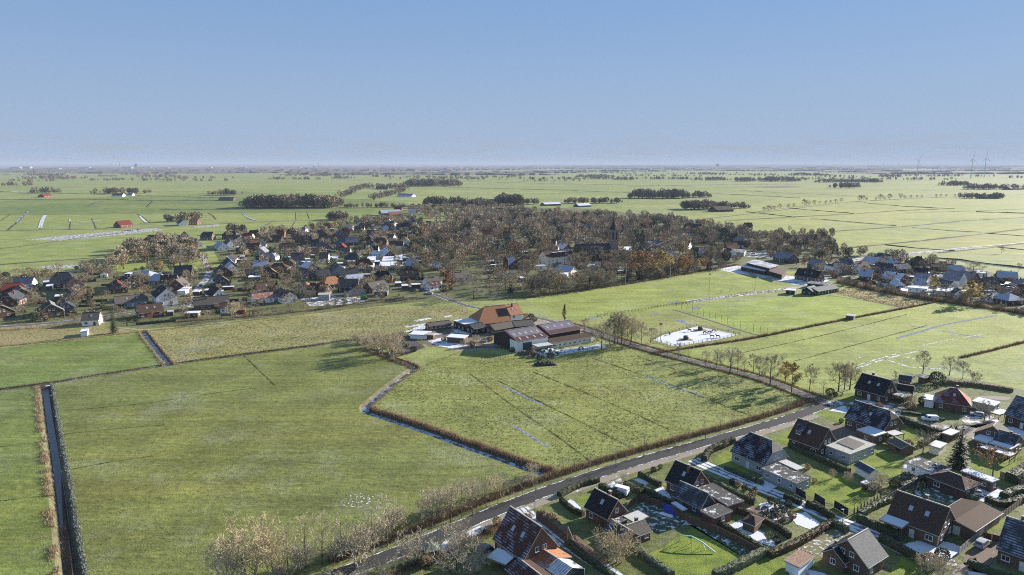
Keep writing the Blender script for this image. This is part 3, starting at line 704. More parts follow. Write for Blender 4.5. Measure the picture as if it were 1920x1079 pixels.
# ---------------------------------------------------------------- the near houses on the right
D = dict(near=True)
by_eaves((923, 1010), (981, 1053.5), (1049.5, 1025), ('b', 989), 3.2, roof=RM['brownf'], roof2=RM['brown'], wall=M_brickb, sky=2, chimney=0, label='brown tiled gable house with two skylights at the bottom of the picture beside the road', **D)
by_eaves((985.7, 1051), (1016, 1071.5), (1077, 1047), ('b', 1047), 2.5, roof=RM['orangef'], roof2=RM['orange'], wall=M_brickb, chimney=0, label='low orange tiled annex joined to the brown house by the bottom edge', cat='annex', name='annex', door=False, **D)
by_eaves((946, 1066), (1010, 1118), None, ('a', 1046), 2.4, w=7, roof=RM['brownf'], roof2=RM['brown'], wall=M_brick, chimney=0, label='low brown tiled wing cut off by the bottom edge of the picture', cat='annex', name='annex', door=False, **D)
flat_box([(913, 1039), (941, 1025), (962, 1043), (946, 1065.6)], 2.7, M_brick, M_snowroof, 'snow covered flat garage roof in front of the brown house', open_=True, cat='carport', name='carport')
by_eaves((1094.4, 951), (1138.8, 975.6), (1182.5, 961), ('b', 938), 3.0, roof=RM['black'], wall=M_brickr, sky=1, gwin=2, label='black roofed brick gable house between the white van and the swing lawn', **D)
by_eaves((1131, 994), (1170, 1018), None, ('a', 974), 2.3, w=5.2, roof=RM['slatef'], roof2=RM['brown'], wall=M_brickr, chimney=0, door=False, label='small frosted annex behind the leafless bush beside the black roofed brick house', cat='annex', name='annex', **D)
by_eaves((1190.6, 1008), (1224, 996), None, (None, 974), 2.4, w=5.6, roof=RM['greyb'], wall=M_brickr, chimney=1, label='low brown roofed brick annex facing the sunny lawn', cat='annex', name='annex', door=False, **D)
flat_box([(1170.6, 967), (1196, 957), (1218, 968), (1187, 981)], 2.7, M_brickr, M_corr, 'pale corrugated canopy roof behind the black roofed brick house', open_=True, cat='canopy', name='canopy')
flat_box([(1147, 975), (1169, 967.5), (1179, 973), (1159, 980.6)], 2.6, M_brickr, M_felt, 'dark flat roofed link between the brick house and its annex', cat='annex', name='annex')
by_eaves((1246, 900.6), (1294.4, 922.5), (1330, 905), ('b', 883), 3.0, roof=RM['black'], wall=M_brickr, sky=1, label='dark green-black roofed brick house with three white gable windows', **D)
by_eaves((1260, 930), (1314.4, 955.6), (1345, 944), ('b', 926), 2.4, roof=RM['slatef'], roof2=RM['slate'], wall=M_slatew, chimney=0, door=False, gwin=0, label='frost striped annex roof in front of the dark green-black roofed house', cat='annex', name='annex', **D)
flat_box([(1310, 912), (1333, 909), (1399, 936), (1362.5, 950.6)], 3.0, M_brickr, M_felt, 'large grey felt flat roof with a chimney behind the frosted annex', cat='annex', name='annex')
flat_box([(1314, 956.2), (1345.6, 946), (1375, 956.5), (1340, 973)], 2.75, M_brickr, M_felt, 'small flat roofed brick extension with pale fascia below the frosted annex', cat='annex', name='annex')
by_eaves((1368.75, 846.25), (1433.75, 873.75), (1477.5, 856), (0, 818), 3.2, hip=(.55, .45), roof=RM['blackf'], roof2=RM['grey'], wall=M_greyw, label='grey plastered half-hipped house with frost speckled dark roof', **D)
flat_box([(1428, 878), (1458, 868), (1522, 895), (1494, 907)], 3.0, M_greyw, M_felt, 'flat roofed carport block with patchy snow beside the grey plastered house', win=True, cat='carport', name='carport')
flat_box([(1456, 865), (1475, 862.5), (1509, 876), (1497, 882.5)], 3.15, M_greyw, M_corr, 'striped white canopy behind the flat roofed carport block', open_=True, cat='canopy', name='canopy')
by_eaves((1476, 821), (1535, 842.5), (1562.5, 826), ('b', 804), 3.0, roof=RM['brown'], roof2=RM['brown'], wall=M_brick, sky=1, dormer=(-2.6, 2.6), label='dark brown roofed brick house with a frosted dormer next to the solar flat roof', **D)
flat_box([(1549, 836), (1597, 853), (1640, 833), (1592.5, 816)], 3.3, M_greyw, M_concrete, 'light grey flat roofed bungalow with rows of solar panels', cat='bungalow', name='bungalow', win=True)
by_eaves((1582, 782.5), (1657.5, 807.5), (1702.5, 797), (0, 762), 3.2, hip=(0, .4), roof=RM['blackf'], roof2=RM['black'], wall=M_brickb, sky=1, label='large black half-hipped house on the street corner by the crossing', **D)
flat_box([(1606, 805), (1632, 799), (1662, 811), (1641, 819)], 3.1, M_brickb, M_snowroof, 'snow covered flat extension of the large black half-hipped house', cat='annex', name='annex', win=True)
flat_box([(1662.5, 810), (1682, 805), (1692.5, 814), (1672.5, 818)], 2.8, M_brickb, M_corr, 'small striped canopy at the gable of the large black half-hipped house', open_=True, cat='canopy', name='canopy')
by_eaves((1600.75, 728), (1657.5, 743.75), None, ('b', 714), 3.0, w=9.5, roof=RM['black'], roof2=RM['black'], wall=M_brick, sky=2, label='black roofed dark brick house nearest the lane, before the open meadow', **D)
by_eaves((1680, 733.5), (1712, 739), None, ('b', 725), 2.5, w=6, roof=RM['black'], wall=M_brick, chimney=0, win=0, label='black roofed garage behind the striped carport', cat='garage', name='garage', **D)
flat_box([(1669, 736), (1684, 732.5), (1709, 741), (1692.5, 747.5)], 2.7, M_wood, M_corr, 'striped pale carport beside the house nearest the lane', open_=True, cat='carport', name='carport')
by_eaves((1684, 713.5), (1709, 717), None, ('b', 706), 2.4, w=5.5, roof=RM['slate'], roof2=RM['greyf'], wall=M_wood, chimney=0, win=0, gwin=0, label='dark wooden garden shed at the meadow edge behind the black roofed garage', cat='shed', name='shed', **D)
flat_box([(1722, 705), (1733, 702), (1745, 706), (1734, 710)], 2.5, M_wood, M_felt, 'flat dark shed beside the round evergreen bush', cat='shed', name='shed')
by_eaves((1752.5, 753), (1822.6, 763.5), None, (0, 728), 3.0, w=10.5, hip=(1, 1), roof=RM['redf'], roof2=RM['orangef'], wall=M_brickb, sky=1, label='red tiled fully hipped house beyond the white van', **D)
flat_box([(1732, 748.5), (1735, 739.5), (1755, 740.5), (1753, 752)], 2.9, M_plaster, M_snowroof, 'white garage with snowy roof left of the red hipped house', door=(0, -1))
flat_box([(1825, 751), (1833.6, 745), (1879.6, 753), (1862, 763)], 2.8, M_concrete, M_snowroof, 'long flat garage with snow patches right of the red hipped house')
by_eaves((1882, 776.5), (1950, 799), None, ('a', 741), 3.2, w=10, roof=RM['slatef'], roof2=RM['slate'], wall=M_brick, sky=1, label='frost dusted dark house at the right edge of the picture', **D)
flat_box([(1861, 772), (1885, 763), (1888, 775), (1868, 779)], 2.8, M_brick, M_snowroof, 'pale flat roofed carport joined to the frost dusted house at the right edge', open_=True, cat='carport', name='carport')
# the house with the snowy flat roofs by the right edge
by_ridge((1872.5, 789.5), (1862, 799), 6.6, 10.0, 3.0, roof=RM['tan'], roof2=RM['greyb'], wall=M_brickb, chimney=0, label='brown gable house rising behind snowy flat roofs near the right edge', **D)
by_ridge((1873, 806), (1914, 817), 5.6, 7.5, 3.2, roof=RM['slatef'], roof2=RM['slate'], wall=M_brickr, chimney=1, door=False, label='frost striped wing with brick gable near the right edge', cat='annex', name='annex', **D)
flat_box([(1820, 921 - 98), (1838, 813.5), (1872, 821), (1853, 830)], 3.0, M_brickb, M_snowroof, 'snowy flat roofed front wing with dark window near the tall pine', cat='annex', name='annex', win=True)
flat_box([(1854, 831), (1872, 822), (1914, 832), (1897, 842)], 3.2, M_brickb, M_snowroof, 'snowy flat roofed rear wing beside the frost striped wing', cat='annex', name='annex', win=True)
flat_box([(1839, 838), (1848, 834), (1907, 850), (1893, 857)], 2.6, M_woodl, M_snowroof, 'long white roofed lean-to above the autumn leaved tree', open_=True, cat='lean-to', name='lean_to')
flat_box([(1766, 811), (1784, 803), (1800, 809), (1783, 817)], 2.5, M_wood, M_snowroof, 'small snowy roofed shed left behind the tall pine', cat='shed', name='shed')
flat_box([(1740, 834), (1757, 825), (1775, 832), (1763, 841)], 2.5, M_cream, M_snowroof, 'cream garden hut with white roof left of the tall pine', cat='shed', name='shed')
flat_box([(1700, 866), (1757, 889), (1785, 878), (1723, 857)], 3.0, M_plaster, M_felt, 'white walled flat garage with icy dark roof', cat='garage')
by_ridge((1779, 884), (1803, 893), 4.6, 8.5, 2.8, hip=(.9, .9), roof=RM['brown'], roof2=RM['brownf'], wall=M_brick, chimney=0, label='low brown hipped bungalow beside the white flat garage', cat='bungalow', name='bungalow', **D)
flat_box([(1800, 883), (1816, 877.5), (1874, 899), (1862, 904)], 3.0, M_brickb, M_snowroof, 'long low brick wing with patchy snow on its flat roof', cat='annex', name='annex', win=True)
by_eaves((1660, 969), (1761, 1006), (1792.5, 976), ('b', 953), 3.0, roof=RM['brown'], wall=M_brickb, sky=2, label='big dark brown gable house above the snowy driveway', **D)
flat_box([(1649, 974), (1669, 960), (1708, 977), (1691, 991)], 3.5, M_wood, M_fullsnow, 'snow covered terrace canopy of the big dark brown house', open_=True, cat='canopy', name='canopy')
by_eaves((1829, 997), (1881, 962), None, ('a', 979), 2.7, w=9, roof=RM['brown'], roof2=RM['brown'], wall=M_brickb, chimney=0, garage=-1, win=0, label='low brown roofed double garage with white doors beside the grey car', cat='garage', name='garage', **D)
by_eaves((1867, 1028.5), (1938, 1054), None, ('a', 968), 3.2, w=10, roof=RM['slatef'], roof2=RM['slate'], wall=M_brickb, label='frost speckled house in the lower right corner', **D)
by_eaves((1628, 1065.6), (1666, 1041.8), None, ('a', 1013), 3.0, w=9.5, roof=RM['grey'], roof2=RM['black'], wall=M_brickb, chimney=0, label='brick gable house with sunlit grey tiled slope at the bottom edge', gwin=2, **D)  # grey and black slopes: sun and shade painted into one roof
by_ridge((1562, 1029), (1590, 1012), 4.6, 5.5, 2.4, roof=RM['black'], wall=M_brickb, chimney=1, door=False, label='black roofed low wing left of the sunlit grey roof', cat='annex', name='annex', **D)
flat_box([(1469, 1053), (1500, 1030), (1529.6, 1042), (1500.6, 1062)], 2.4, M_plaster, mat('rusty_sheet', (0.24, 0.15, 0.11), 0.9, 0.35, 2.0), 'white shed with rusty roof beside the vegetable plot', cat='shed', name='shed')
by_eaves((1600, 872), (1630, 889), (1652.5, 886), ('b', 881), 2.2, w=3.6, roof=RM['blue'], wall=M_plaster, chimney=0, win=0, gwin=0, label='small garden shed with blue roof between the two lawns', cat='shed', name='shed', **D)
flat_box([(1612, 905), (1622, 901), (1635, 903), (1625, 908)], 2.1, M_wood, M_snowroof, 'tiny wooden lean-to with snowy roof beside the wild garden', cat='shed', name='shed')
by_eaves((1664, 828), (1690, 842), None, ('a', 820), 2.2, w=5, roof=RM['greyb'], roof2=RM['grey'], wall=M_brickb, chimney=0, win=0, gwin=0, label='brown garden shed with pale roof beside the hedge of the corner house', cat='shed', name='shed', **D)
by_eaves((1389, 977), (1416, 987), None, (0, 968), 2.2, w=5, hip=(1, 1), roof=RM['brown'], wall=M_wood, chimney=0, win=0, gwin=0, label='brown hipped garden pavilion in the snowy garden', cat='pavilion', name='pavilion', **D)
flat_box([(1258, 943), (1266, 941), (1289, 954), (1280, 957)], 2.1, M_slatew, M_snowroof, 'narrow snow topped bike shelter below the frosted annex', cat='shed', name='shed')
# conservatory of the bottom house, made of glazed bars
def conservatory():
    a, b, c = W(1022, 1072, 2.3), W(1048, 1090, 2.3), W(1095, 1066, 2.3)
    u = (b - a).normalized(); v = Vector((-u.y, u.x, 0)); L = (b - a).length; w = (c - b).dot(v); ctr = (a + b) / 2 + v * w / 2
    t = empty('conservatory', (ctr.x, ctr.y, 0), math.atan2(u.y, u.x)); tag(t, 'glazed conservatory with frosted pitched roof at the bottom edge', 'conservatory')
    hl, hw = L / 2, w / 2; zr = 3.9; n = 7
    for s in (-1, 1):
        for i in range(n):
            x0 = -hl + i * L / n + .05; x1 = x0 + L / n - .1
            p = MB(); p.quad([(x0, s * hw, 2.3), (x1, s * hw, 2.3), (x1, 0, zr), (x0, 0, zr)][::s]); p.build('glass_pane', M_frostglass, t)
        for i in range(n + 1):
            p = MB(); x = -hl + i * L / n; p.bar((x, s * hw, 2.3), (x, 0, zr), .1); p.bar((x, s * hw, 0), (x, s * hw, 2.3), .1); p.build('glazing_bar', M_white, t)
        p = MB(); p.quad([(-hl, s * hw, 0), (hl, s * hw, 0), (hl, s * hw, 2.3), (-hl, s * hw, 2.3)]); p.build('side_glass', M_glass, t)
    p = MB(); p.quad([(hl, -hw, 0), (hl, hw, 0), (hl, hw, 2.3), (hl, 0, zr), (hl, -hw, 2.3)]); p.build('end_glass', M_glass, t)
M_frostglass = mat('frosted_polycarbonate', (0.34, 0.36, 0.40), 0.35, 0.35, 1.2)
conservatory()
# solar panel rows on the flat bungalow, each row one strip of panels on a tilted frame
def solar_rows():
    z = 3.3; A, B, C2 = W(1573, 840, z), W(1615, 826, z), W(1590, 820.5, z)
    P0, P1, P2, P3 = W(1569, 831, z), W(1590, 821, z), W(1622, 833, z), W(1601, 844, z)
    for i in range(9):
        t = (i + .5) / 9
        a = P0.lerp(P3, t); b = P1.lerp(P2, t); d = (b - a).normalized(); nrm = Vector((-d.y, d.x, 0))
        o = empty('solar_array', ((a + b) / 2).to_tuple()[:2] + (z,), math.atan2(d.y, d.x)); tag(o, ordn(i + 1) + ' row of solar panels from the left on the grey flat roof', 'solar panels', 'solar rows on the flat roof')
        L = (b - a).length; k = 5
        for j in range(k):
            m = MB(); x0 = -L / 2 + j * L / k + .03; x1 = x0 + L / k - .06
            m.quad([(x0, -.3, .05), (x1, -.3, .05), (x1, .3, .32), (x0, .3, .32)]); m.quad([(x1, -.3, .0), (x0, -.3, .0), (x0, .3, .27), (x1, .3, .27)]); m.build('solar_panel', M_solar, o)
        m = MB(); m.box(-L / 2, L / 2, .24, .30, 0.001, .26); m.build('rack', M_metal, o)
solar_rows()
# ------------------------------------------------------------------ village houses: ridge ends in the photo, ridge height, width, eaves, roof, wall, hip, optional second slope, mostly a painted sunlit tone
K = {'b': M_brick, 'r': M_brickr, 'n': M_brickb, 'w': M_plaster, 'c': M_cream, 'g': M_greyw, 's': M_slatew, 'd': M_wood}
WALLN = {'b': 'dark brick', 'r': 'red brick', 'n': 'brown brick', 'w': 'white', 'c': 'cream', 'g': 'grey', 's': 'dark', 'd': 'wooden'}
ROOFN = {'black': 'black', 'blackf': 'frosted black', 'slate': 'slate grey', 'slatef': 'frosted slate', 'brown': 'brown', 'brownf': 'frosted brown', 'greyb': 'grey-brown', 'grey': 'grey', 'greyf': 'frosty grey', 'red': 'dark red', 'redf': 'frosted red', 'orange': 'orange', 'orangef': 'frosted orange', 'tan': 'tan', 'blue': 'blue', 'snow': 'snow covered', 'lilac': 'lilac-grey'}
VH = {}
VH['left village'] = [
 ((10, 532), (37.5, 530), 8, 12, 3, 'red', 'b', (.5, .5)), ((34, 534), (40, 541), 7, 11, 3, 'greyb', 'b', (0, 0)), ((91, 562.3), (95.3, 570), 7.5, 12.5, 3, 'slate', 'n', (0, 0), 'grey'),
 ((120.5, 560), (122.8, 566), 7, 9.5, 3, 'slate', 's', (0, 0)), ((106, 511), (128.6, 510), 10, 14, 3.2, 'slate', 'b', (.6, .6)), ((137, 520), (158.5, 534.5), 7.5, 10, 3, 'orange', 'r', (0, 0)),
 ((217, 523), (221, 530), 7.5, 12, 3, 'black', 'n', (0, 0), 'red'), ((213, 557), (268, 551.5), 6.5, 10, 3, 'greyb', 'g', (0, .5)), ((154, 587), (188, 585), 6.5, 9.5, 3, 'greyb', 'w', (0, 0)),
 ((-8, 566), (2, 572), 7.5, 13, 3, 'greyb', 'b', (0, 0)), ((277, 441), (301, 441), 8, 10, 3, 'brown', 'b', (0, 0)), ((301, 436), (305, 440), 8, 10, 3, 'blue', 's', (0, 0)),
 ((273, 446), (279, 443), 7.5, 12, 3, 'black', 'r', (0, 0), 'orange'), ((331, 441.5), (352, 440.5), 7, 9, 3, 'brown', 'r', (0, 0)), ((345, 434), (349.5, 437.5), 9, 12, 3, 'red', 'c', (0, 0), 'orange'),
 ((381, 435), (400, 435), 9, 13, 3, 'slate', 'n', (.3, 0)), ((365, 446.5), (370, 450), 7.5, 11, 3, 'orange', 'w', (0, 0)), ((423, 434), (440, 434), 8.5, 12, 3, 'black', 'b', (.5, .5)),
 ((444, 441), (448, 444), 7.5, 10, 3, 'brown', 'c', (0, 0), 'orange'), ((459, 437), (472, 437), 8, 12, 3, 'red', 'c', (.3, .3)), ((411, 451), (418, 456), 7.5, 11, 3, 'greyf', 'w', (0, 0)),
 ((427, 446), (432, 452), 7.5, 10, 3, 'slate', 'w', (0, 0)), ((325, 476), (333, 481), 6, 9, 3, 'greyf', 'w', (0, 0)), ((327, 499), (361, 498), 8, 10, 3, 'slate', 'b', (0, 0)),
 ((266, 507), (280, 508), 6, 12, 3, 'greyf', 's', (1, 1)), ((304, 511), (322, 510), 5, 9, 2.6, 'slate', 's', (0, 0)), ((232, 517), (240, 523), 7, 14, 3, 'black', 's', (0, 0)),
 ((302, 534), (311.5, 541.5), 10.5, 12.5, 5.2, 'black', 'w', (0, 0), 'black'), ((398, 535.5), (411, 542), 8, 10, 3.2, 'black', 'w', (0, 0)), ((361, 558.5), (429.5, 553.5), 7, 10, 3, 'greyb', 'n', (0, 0)),
 ((413, 496), (420.5, 500), 8, 12, 3, 'slate', 'r', (0, 0), 'tan'), ((429, 490), (434, 494), 8, 10, 3, 'greyf', 'w', (0, 0), 'tan'), ((426, 482), (431.5, 487), 8, 10, 3, 'black', 's', (0, 0), 'snow'),
 ((411, 513), (417, 518), 7.5, 10, 3, 'slate', 's', (0, 0), 'tan'), ((255, 573), (303, 567.5), 7, 10, 3, 'brown', 'r', (0, 0)), ((411, 568.5), (432, 567), 5.5, 8.5, 2.8, 'brown', 'w', (0, 0)),
 ((462, 456), (488, 456), 7, 10, 3, 'brown', 'b', (0, 0)), ((469, 432), (484, 432), 8, 10, 3, 'black', 'b', (.3, .3)), ((513, 431), (531, 431), 8.5, 13, 3, 'red', 'r', (.5, .5)),
 ((553, 433), (560, 437), 8, 11, 3, 'red', 'r', (0, 0)), ((557, 440), (562.5, 443.5), 7, 10, 3, 'brown', 'r', (0, 0), 'orange'), ((585, 434), (593, 436), 7.5, 10, 3, 'slate', 'b', (.5, .5)),
 ((597, 431), (605, 433), 8, 12, 3, 'slate', 'b', (0, 0)), ((621, 433.5), (628, 438), 8, 11, 3, 'brown', 'r', (0, 0), 'orange'), ((636, 430), (642.5, 434), 8, 12, 3, 'blue', 's', (0, 0)),
 ((525, 457), (552, 456), 7.5, 11, 3, 'brown', 'b', (.3, .3)), ((541, 467), (556, 466), 6.5, 9, 3, 'greyb', 'n', (0, 0)), ((571, 466), (596, 465), 7, 10, 3, 'brown', 'b', (.3, .3)),
 ((602, 452), (611, 456), 7.5, 12, 3, 'blue', 'r', (0, 0)), ((634, 450.5), (645, 454), 7.5, 12, 3, 'blue', 'b', (0, 0)), ((599, 474), (617, 474), 8.5, 9.5, 3.2, 'greyb', 'w', (0, 0)),
 ((545, 476), (568, 475), 8.5, 11, 3, 'slate', 'g', (0, 0)), ((638, 465), (655, 465), 8, 11, 3, 'greyb', 'w', (.3, .3)), ((655, 474), (668, 474), 8, 12, 3, 'slate', 'b', (.7, .7)),
 ((479, 481), (502, 480), 7.5, 10, 3, 'black', 'w', (0, 0)), ((514, 494), (530, 494), 6.5, 12, 3, 'brown', 'b', (1, 1)), ((499, 474), (510, 474), 6.5, 12, 3, 'lilac', 'w', (1, 1)),
 ((573, 490), (587, 493.5), 7, 11, 3, 'snow', 'r', (0, 0)), ((564, 502), (580, 507), 6.5, 10, 3, 'slate', 's', (0, 0)), ((591, 506), (617, 504), 7.5, 10, 3, 'slate', 'b', (0, 0)),
 ((631, 493), (637, 498), 7.5, 12, 3, 'slatef', 'g', (0, 0)), ((648, 503), (671, 502), 7, 9, 3, 'greyb', 'n', (0, 0)), ((613, 519), (628, 517.5), 8, 11, 3, 'orange', 'r', (.7, .7)),
 ((648, 516), (680, 513), 7.5, 11, 3, 'greyf', 'w', (0, 0)), ((662, 533), (669, 537), 6.5, 13, 3.2, 'black', 'g', (0, 0)), ((566, 529), (573, 529), 6.5, 11, 3, 'orange', 'c', (1, 1)),
 ((478, 532), (513, 528), 7, 10, 3, 'brown', 'n', (0, 0)), ((471, 551), (511, 547), 6, 9, 3, 'orangef', 'w', (0, 0)), ((525, 540), (543, 548), 7, 10, 3.4, 'brownf', 'w', (0, 0)),
 ((503, 499), (509.5, 505), 7, 10, 3, 'black', 'b', (0, 0), 'tan'), ((460, 505), (478, 504), 6, 8, 3, 'slate', 'b', (0, 0)),
 ((705, 446), (721, 446), 8, 12, 3, 'brown', 'n', (.6, .6)), ((692, 450), (702, 453), 7, 9, 3, 'blue', 'c', (0, 0)), ((730, 453), (757, 453), 7, 10, 3, 'brown', 'w', (0, 0)),
 ((694, 461), (710, 461), 8, 10, 3.2, 'black', 'w', (0, 0)), ((720, 466), (731, 470.5), 7.5, 11, 3, 'snow', 'n', (0, 0)), ((750, 506), (784, 504.5), 7.5, 10, 3, 'brown', 'r', (0, 0)),
 ((797, 520), (824, 517), 8, 9, 4.6, 'greyb', 'w', (0, 0)), ((800, 530), (824, 527), 5.5, 8, 2.8, 'brownf', 'w', (0, 0)), ((849, 509), (878, 506), 7.5, 11, 3, 'greyb', 'g', (0, 0)),
 ((688, 530), (720, 525), 7, 10, 3, 'greyb', 'n', (0, 0)), ((812, 491), (829, 494), 6, 9, 3, 'snow', 'r', (0, 0)), ((866, 452), (874, 457), 8, 14, 3, 'lilac', 'b', (0, 0)),
 ((677, 417), (683, 419), 8, 10, 3, 'slate', 'b', (0, 0)), ((723, 415.5), (730, 419), 8, 12, 3, 'slate', 'b', (0, 0)), ((743, 420), (770, 419), 7.5, 9, 3, 'black', 's', (0, 0)),
 ((762, 415), (769, 418), 9, 11, 3, 'slate', 's', (0, 0)), ((680, 432), (713, 432), 6, 9, 3, 'slate', 'b', (0, 0)), ((747, 439), (764, 439), 7.5, 10, 3, 'brown', 'b', (0, 0)), ((797, 415), (808, 415), 8, 10, 3, 'slate', 's', (0, 0)),
 ((635, 441), (650, 446), 6.5, 9, 3, 'slate', 'b', (0, 0)), ((700, 470), (716, 472), 5.5, 9, 3, 'snow', 'w', (0, 0)),
]
VH['wooded village centre'] = [
 ((942, 411), (965, 412), 8, 12, 5, 'lilac', 'r', (0, 0)), ((988, 401), (1002, 401), 11, 14, 5.5, 'slate', 'w', (.6, .6)), ((1000, 417), (1014, 417), 7, 10, 3, 'lilac', 'w', (0, 0)),
 ((939, 459), (946, 459), 6.5, 12, 3, 'greyf', 'w', (1, 1)), ((904, 464), (928, 464), 6.5, 11, 3, 'lilac', 'g', (0, 0)), ((957, 481), (967, 487.5), 7.5, 12, 3, 'greyf', 'r', (0, 0)),
 ((1045, 491), (1050, 495), 6.5, 9, 3.2, 'greyb', 'c', (0, 0)), ((1056, 498), (1077, 500.5), 6.5, 9, 3.2, 'greyf', 'c', (0, 0)), ((1050, 456), (1065, 458.5), 7.5, 12, 3, 'snow', 's', (0, 0)),
 ((1045, 438), (1059, 441), 8, 11, 3, 'blue', 'w', (0, 0)), ((1019, 444), (1028, 445.5), 7, 10, 3, 'greyf', 'w', (0, 0)), ((1080, 493), (1098, 492), 4.5, 9, 2.6, 'blue', 'r', (0, 0)),
 ((1158, 413), (1173, 414), 8, 11, 3, 'blue', 'w', (0, 0)), ((1212, 452), (1237, 451), 8.5, 15, 4, 'slatef', 'g', (.8, .8)), ((1288, 419), (1319, 421), 11, 20, 4, 'brown', 'b', (.2, .2)),
 ((1288, 452), (1295, 452.5), 8, 9, 3.5, 'brown', 'w', (0, 0)), ((1257, 466), (1263, 470), 6.5, 8, 3, 'greyf', 'w', (0, 0)), ((1335, 434), (1349, 434), 8.5, 14, 3.2, 'lilac', 'r', (.7, .7)),
 ((1315, 439), (1322, 443.5), 8, 11, 3, 'lilac', 'r', (0, 0), 'orange'), ((1341, 461), (1361, 461), 6, 8.5, 3, 'brown', 'w', (0, 0)), ((1386, 440), (1398, 446.5), 9.5, 13, 4, 'grey', 'w', (0, 0), 'tan'),
 ((1367, 452), (1398, 452), 7, 9, 3, 'slate', 'w', (0, 0)), ((1461, 471), (1488, 477), 8, 13, 3.2, 'lilac', 's', (0, 0)), ((1296, 465), (1310, 465), 6, 8, 2.8, 'slate', 'w', (0, 0)),
 ((1370, 438), (1384, 438), 8, 11, 3, 'black', 'b', (0, 0)), ((1395, 418), (1410, 418), 7, 10, 3, 'brown', 'b', (0, 0)), ((1455, 446), (1472, 447), 7, 11, 3, 'brown', 'n', (0, 0)),
 ((1085, 425), (1096, 426), 8, 11, 3, 'slate', 'w', (0, 0)), ((903, 402), (912, 402.5), 7.5, 10, 3, 'slate', 'w', (0, 0)), ((1040, 408), (1052, 408), 7.5, 10, 3, 'slate', 's', (0, 0)),
]
VH['right village'] = [
 ((1497, 503), (1541, 509), 8, 10, 3, 'black', 'r', (0, 0)), ((1564, 493), (1578, 492.5), 7.5, 13, 4.6, 'slate', 'w', (.8, .8)), ((1604, 491), (1624, 489), 9, 11, 3.6, 'brown', 'w', (0, 0)),
 ((1646, 492), (1675, 495), 9, 14, 3, 'slate', 's', (.2, .2)), ((1614, 505), (1638, 507), 7.5, 11, 3, 'greyf', 'b', (0, 0)), ((1661, 509), (1697, 514.5), 7.5, 11, 3, 'snow', 'b', (0, 0)),
 ((1679, 522.5), (1688, 527.5), 6, 8, 3.2, 'snow', 'w', (0, 0)), ((1775, 507), (1809, 511), 10, 13, 4.2, 'lilac', 'w', (0, 0)), ((1765, 524), (1788, 528), 7, 9, 3.2, 'blue', 'c', (0, 0)),
 ((1709, 501), (1741, 503), 7.5, 11, 3, 'black', 'g', (0, 0)), ((1718, 511), (1745, 514), 7.5, 11, 3, 'lilac', 'w', (0, 0)), ((1712, 523), (1736, 524), 6.5, 10, 3, 'greyf', 'w', (0, 0)),
 ((1843, 519.5), (1864, 520), 8.5, 13, 3, 'greyb', 'r', (0, .4)), ((1889, 549), (1894, 550), 6.5, 14, 3, 'greyf', 'b', (1, 1)), ((1908, 534), (1930, 534), 9, 11, 3, 'brown', 'r', (0, 0)),
 ((1794, 539), (1801, 543.5), 6, 8, 2.8, 'slate', 'w', (0, 0)), ((1745, 494), (1785, 496), 5, 14, 3, 'brown', 'd', (0, 0)), ((1848, 551), (1872, 549), 5, 9, 2.8, 'greyf', 'w', (0, 0)),
 ((1520, 486), (1545, 489), 7, 11, 3, 'lilac', 'g', (0, 0)), ((1875, 538), (1898, 539), 5, 9, 2.8, 'slatef', 'b', (0, 0)),
]
HOUSES_PX = []
for area, rows in VH.items():
    # depth rows, then order from the left inside each row: that names every house
    info = []
    for r in rows:
        mid = ((r[0][0] + r[1][0]) / 2, (r[0][1] + r[1][1]) / 2)
        info.append((W(mid[0], mid[1], r[2]).y, mid[0], r))
    info.sort(key=lambda q: q[0]); nrow = max(1, round(len(info) / 14)); per = math.ceil(len(info) / nrow)
    rown = ['front', 'second', 'third', 'fourth', 'fifth', 'sixth', 'seventh', 'back']
    for k in range(nrow):
        sub = sorted(info[k * per:(k + 1) * per], key=lambda q: q[1])
        rn = rown[k] if k < nrow - 1 else 'back'
        for i, (yy, xx, r) in enumerate(sub):
            hp = r[7]; shape = 'hipped ' if hp[0] >= .8 else ('half-hipped ' if hp[0] >= .3 else '')
            lab = '%s %sroofed %s house, %s from left, %s row of %s' % (ROOFN[r[5]], shape, WALLN[r[6]], ordn(i + 1), rn, area.replace('wooded village centre', 'wooded centre'))
            L = (W(*r[1], r[2]) - W(*r[0], r[2])).length
            a, b_ = r[0], r[1]
            near = False
            by_ridge(a, b_, r[2], r[3], r[4], hip=hp, roof=RM[r[5]], roof2=RM[r[8]] if len(r) > 8 else RM[r[5]], wall=K[r[6]], label=lab, name='house', group='houses of the ' + area,
                     chimney=1 if random.random() < .75 else 0, sky=random.choice((0, 0, 1, 2)) if yy < 520 else 0, gwin=2 if yy < 700 else 1)
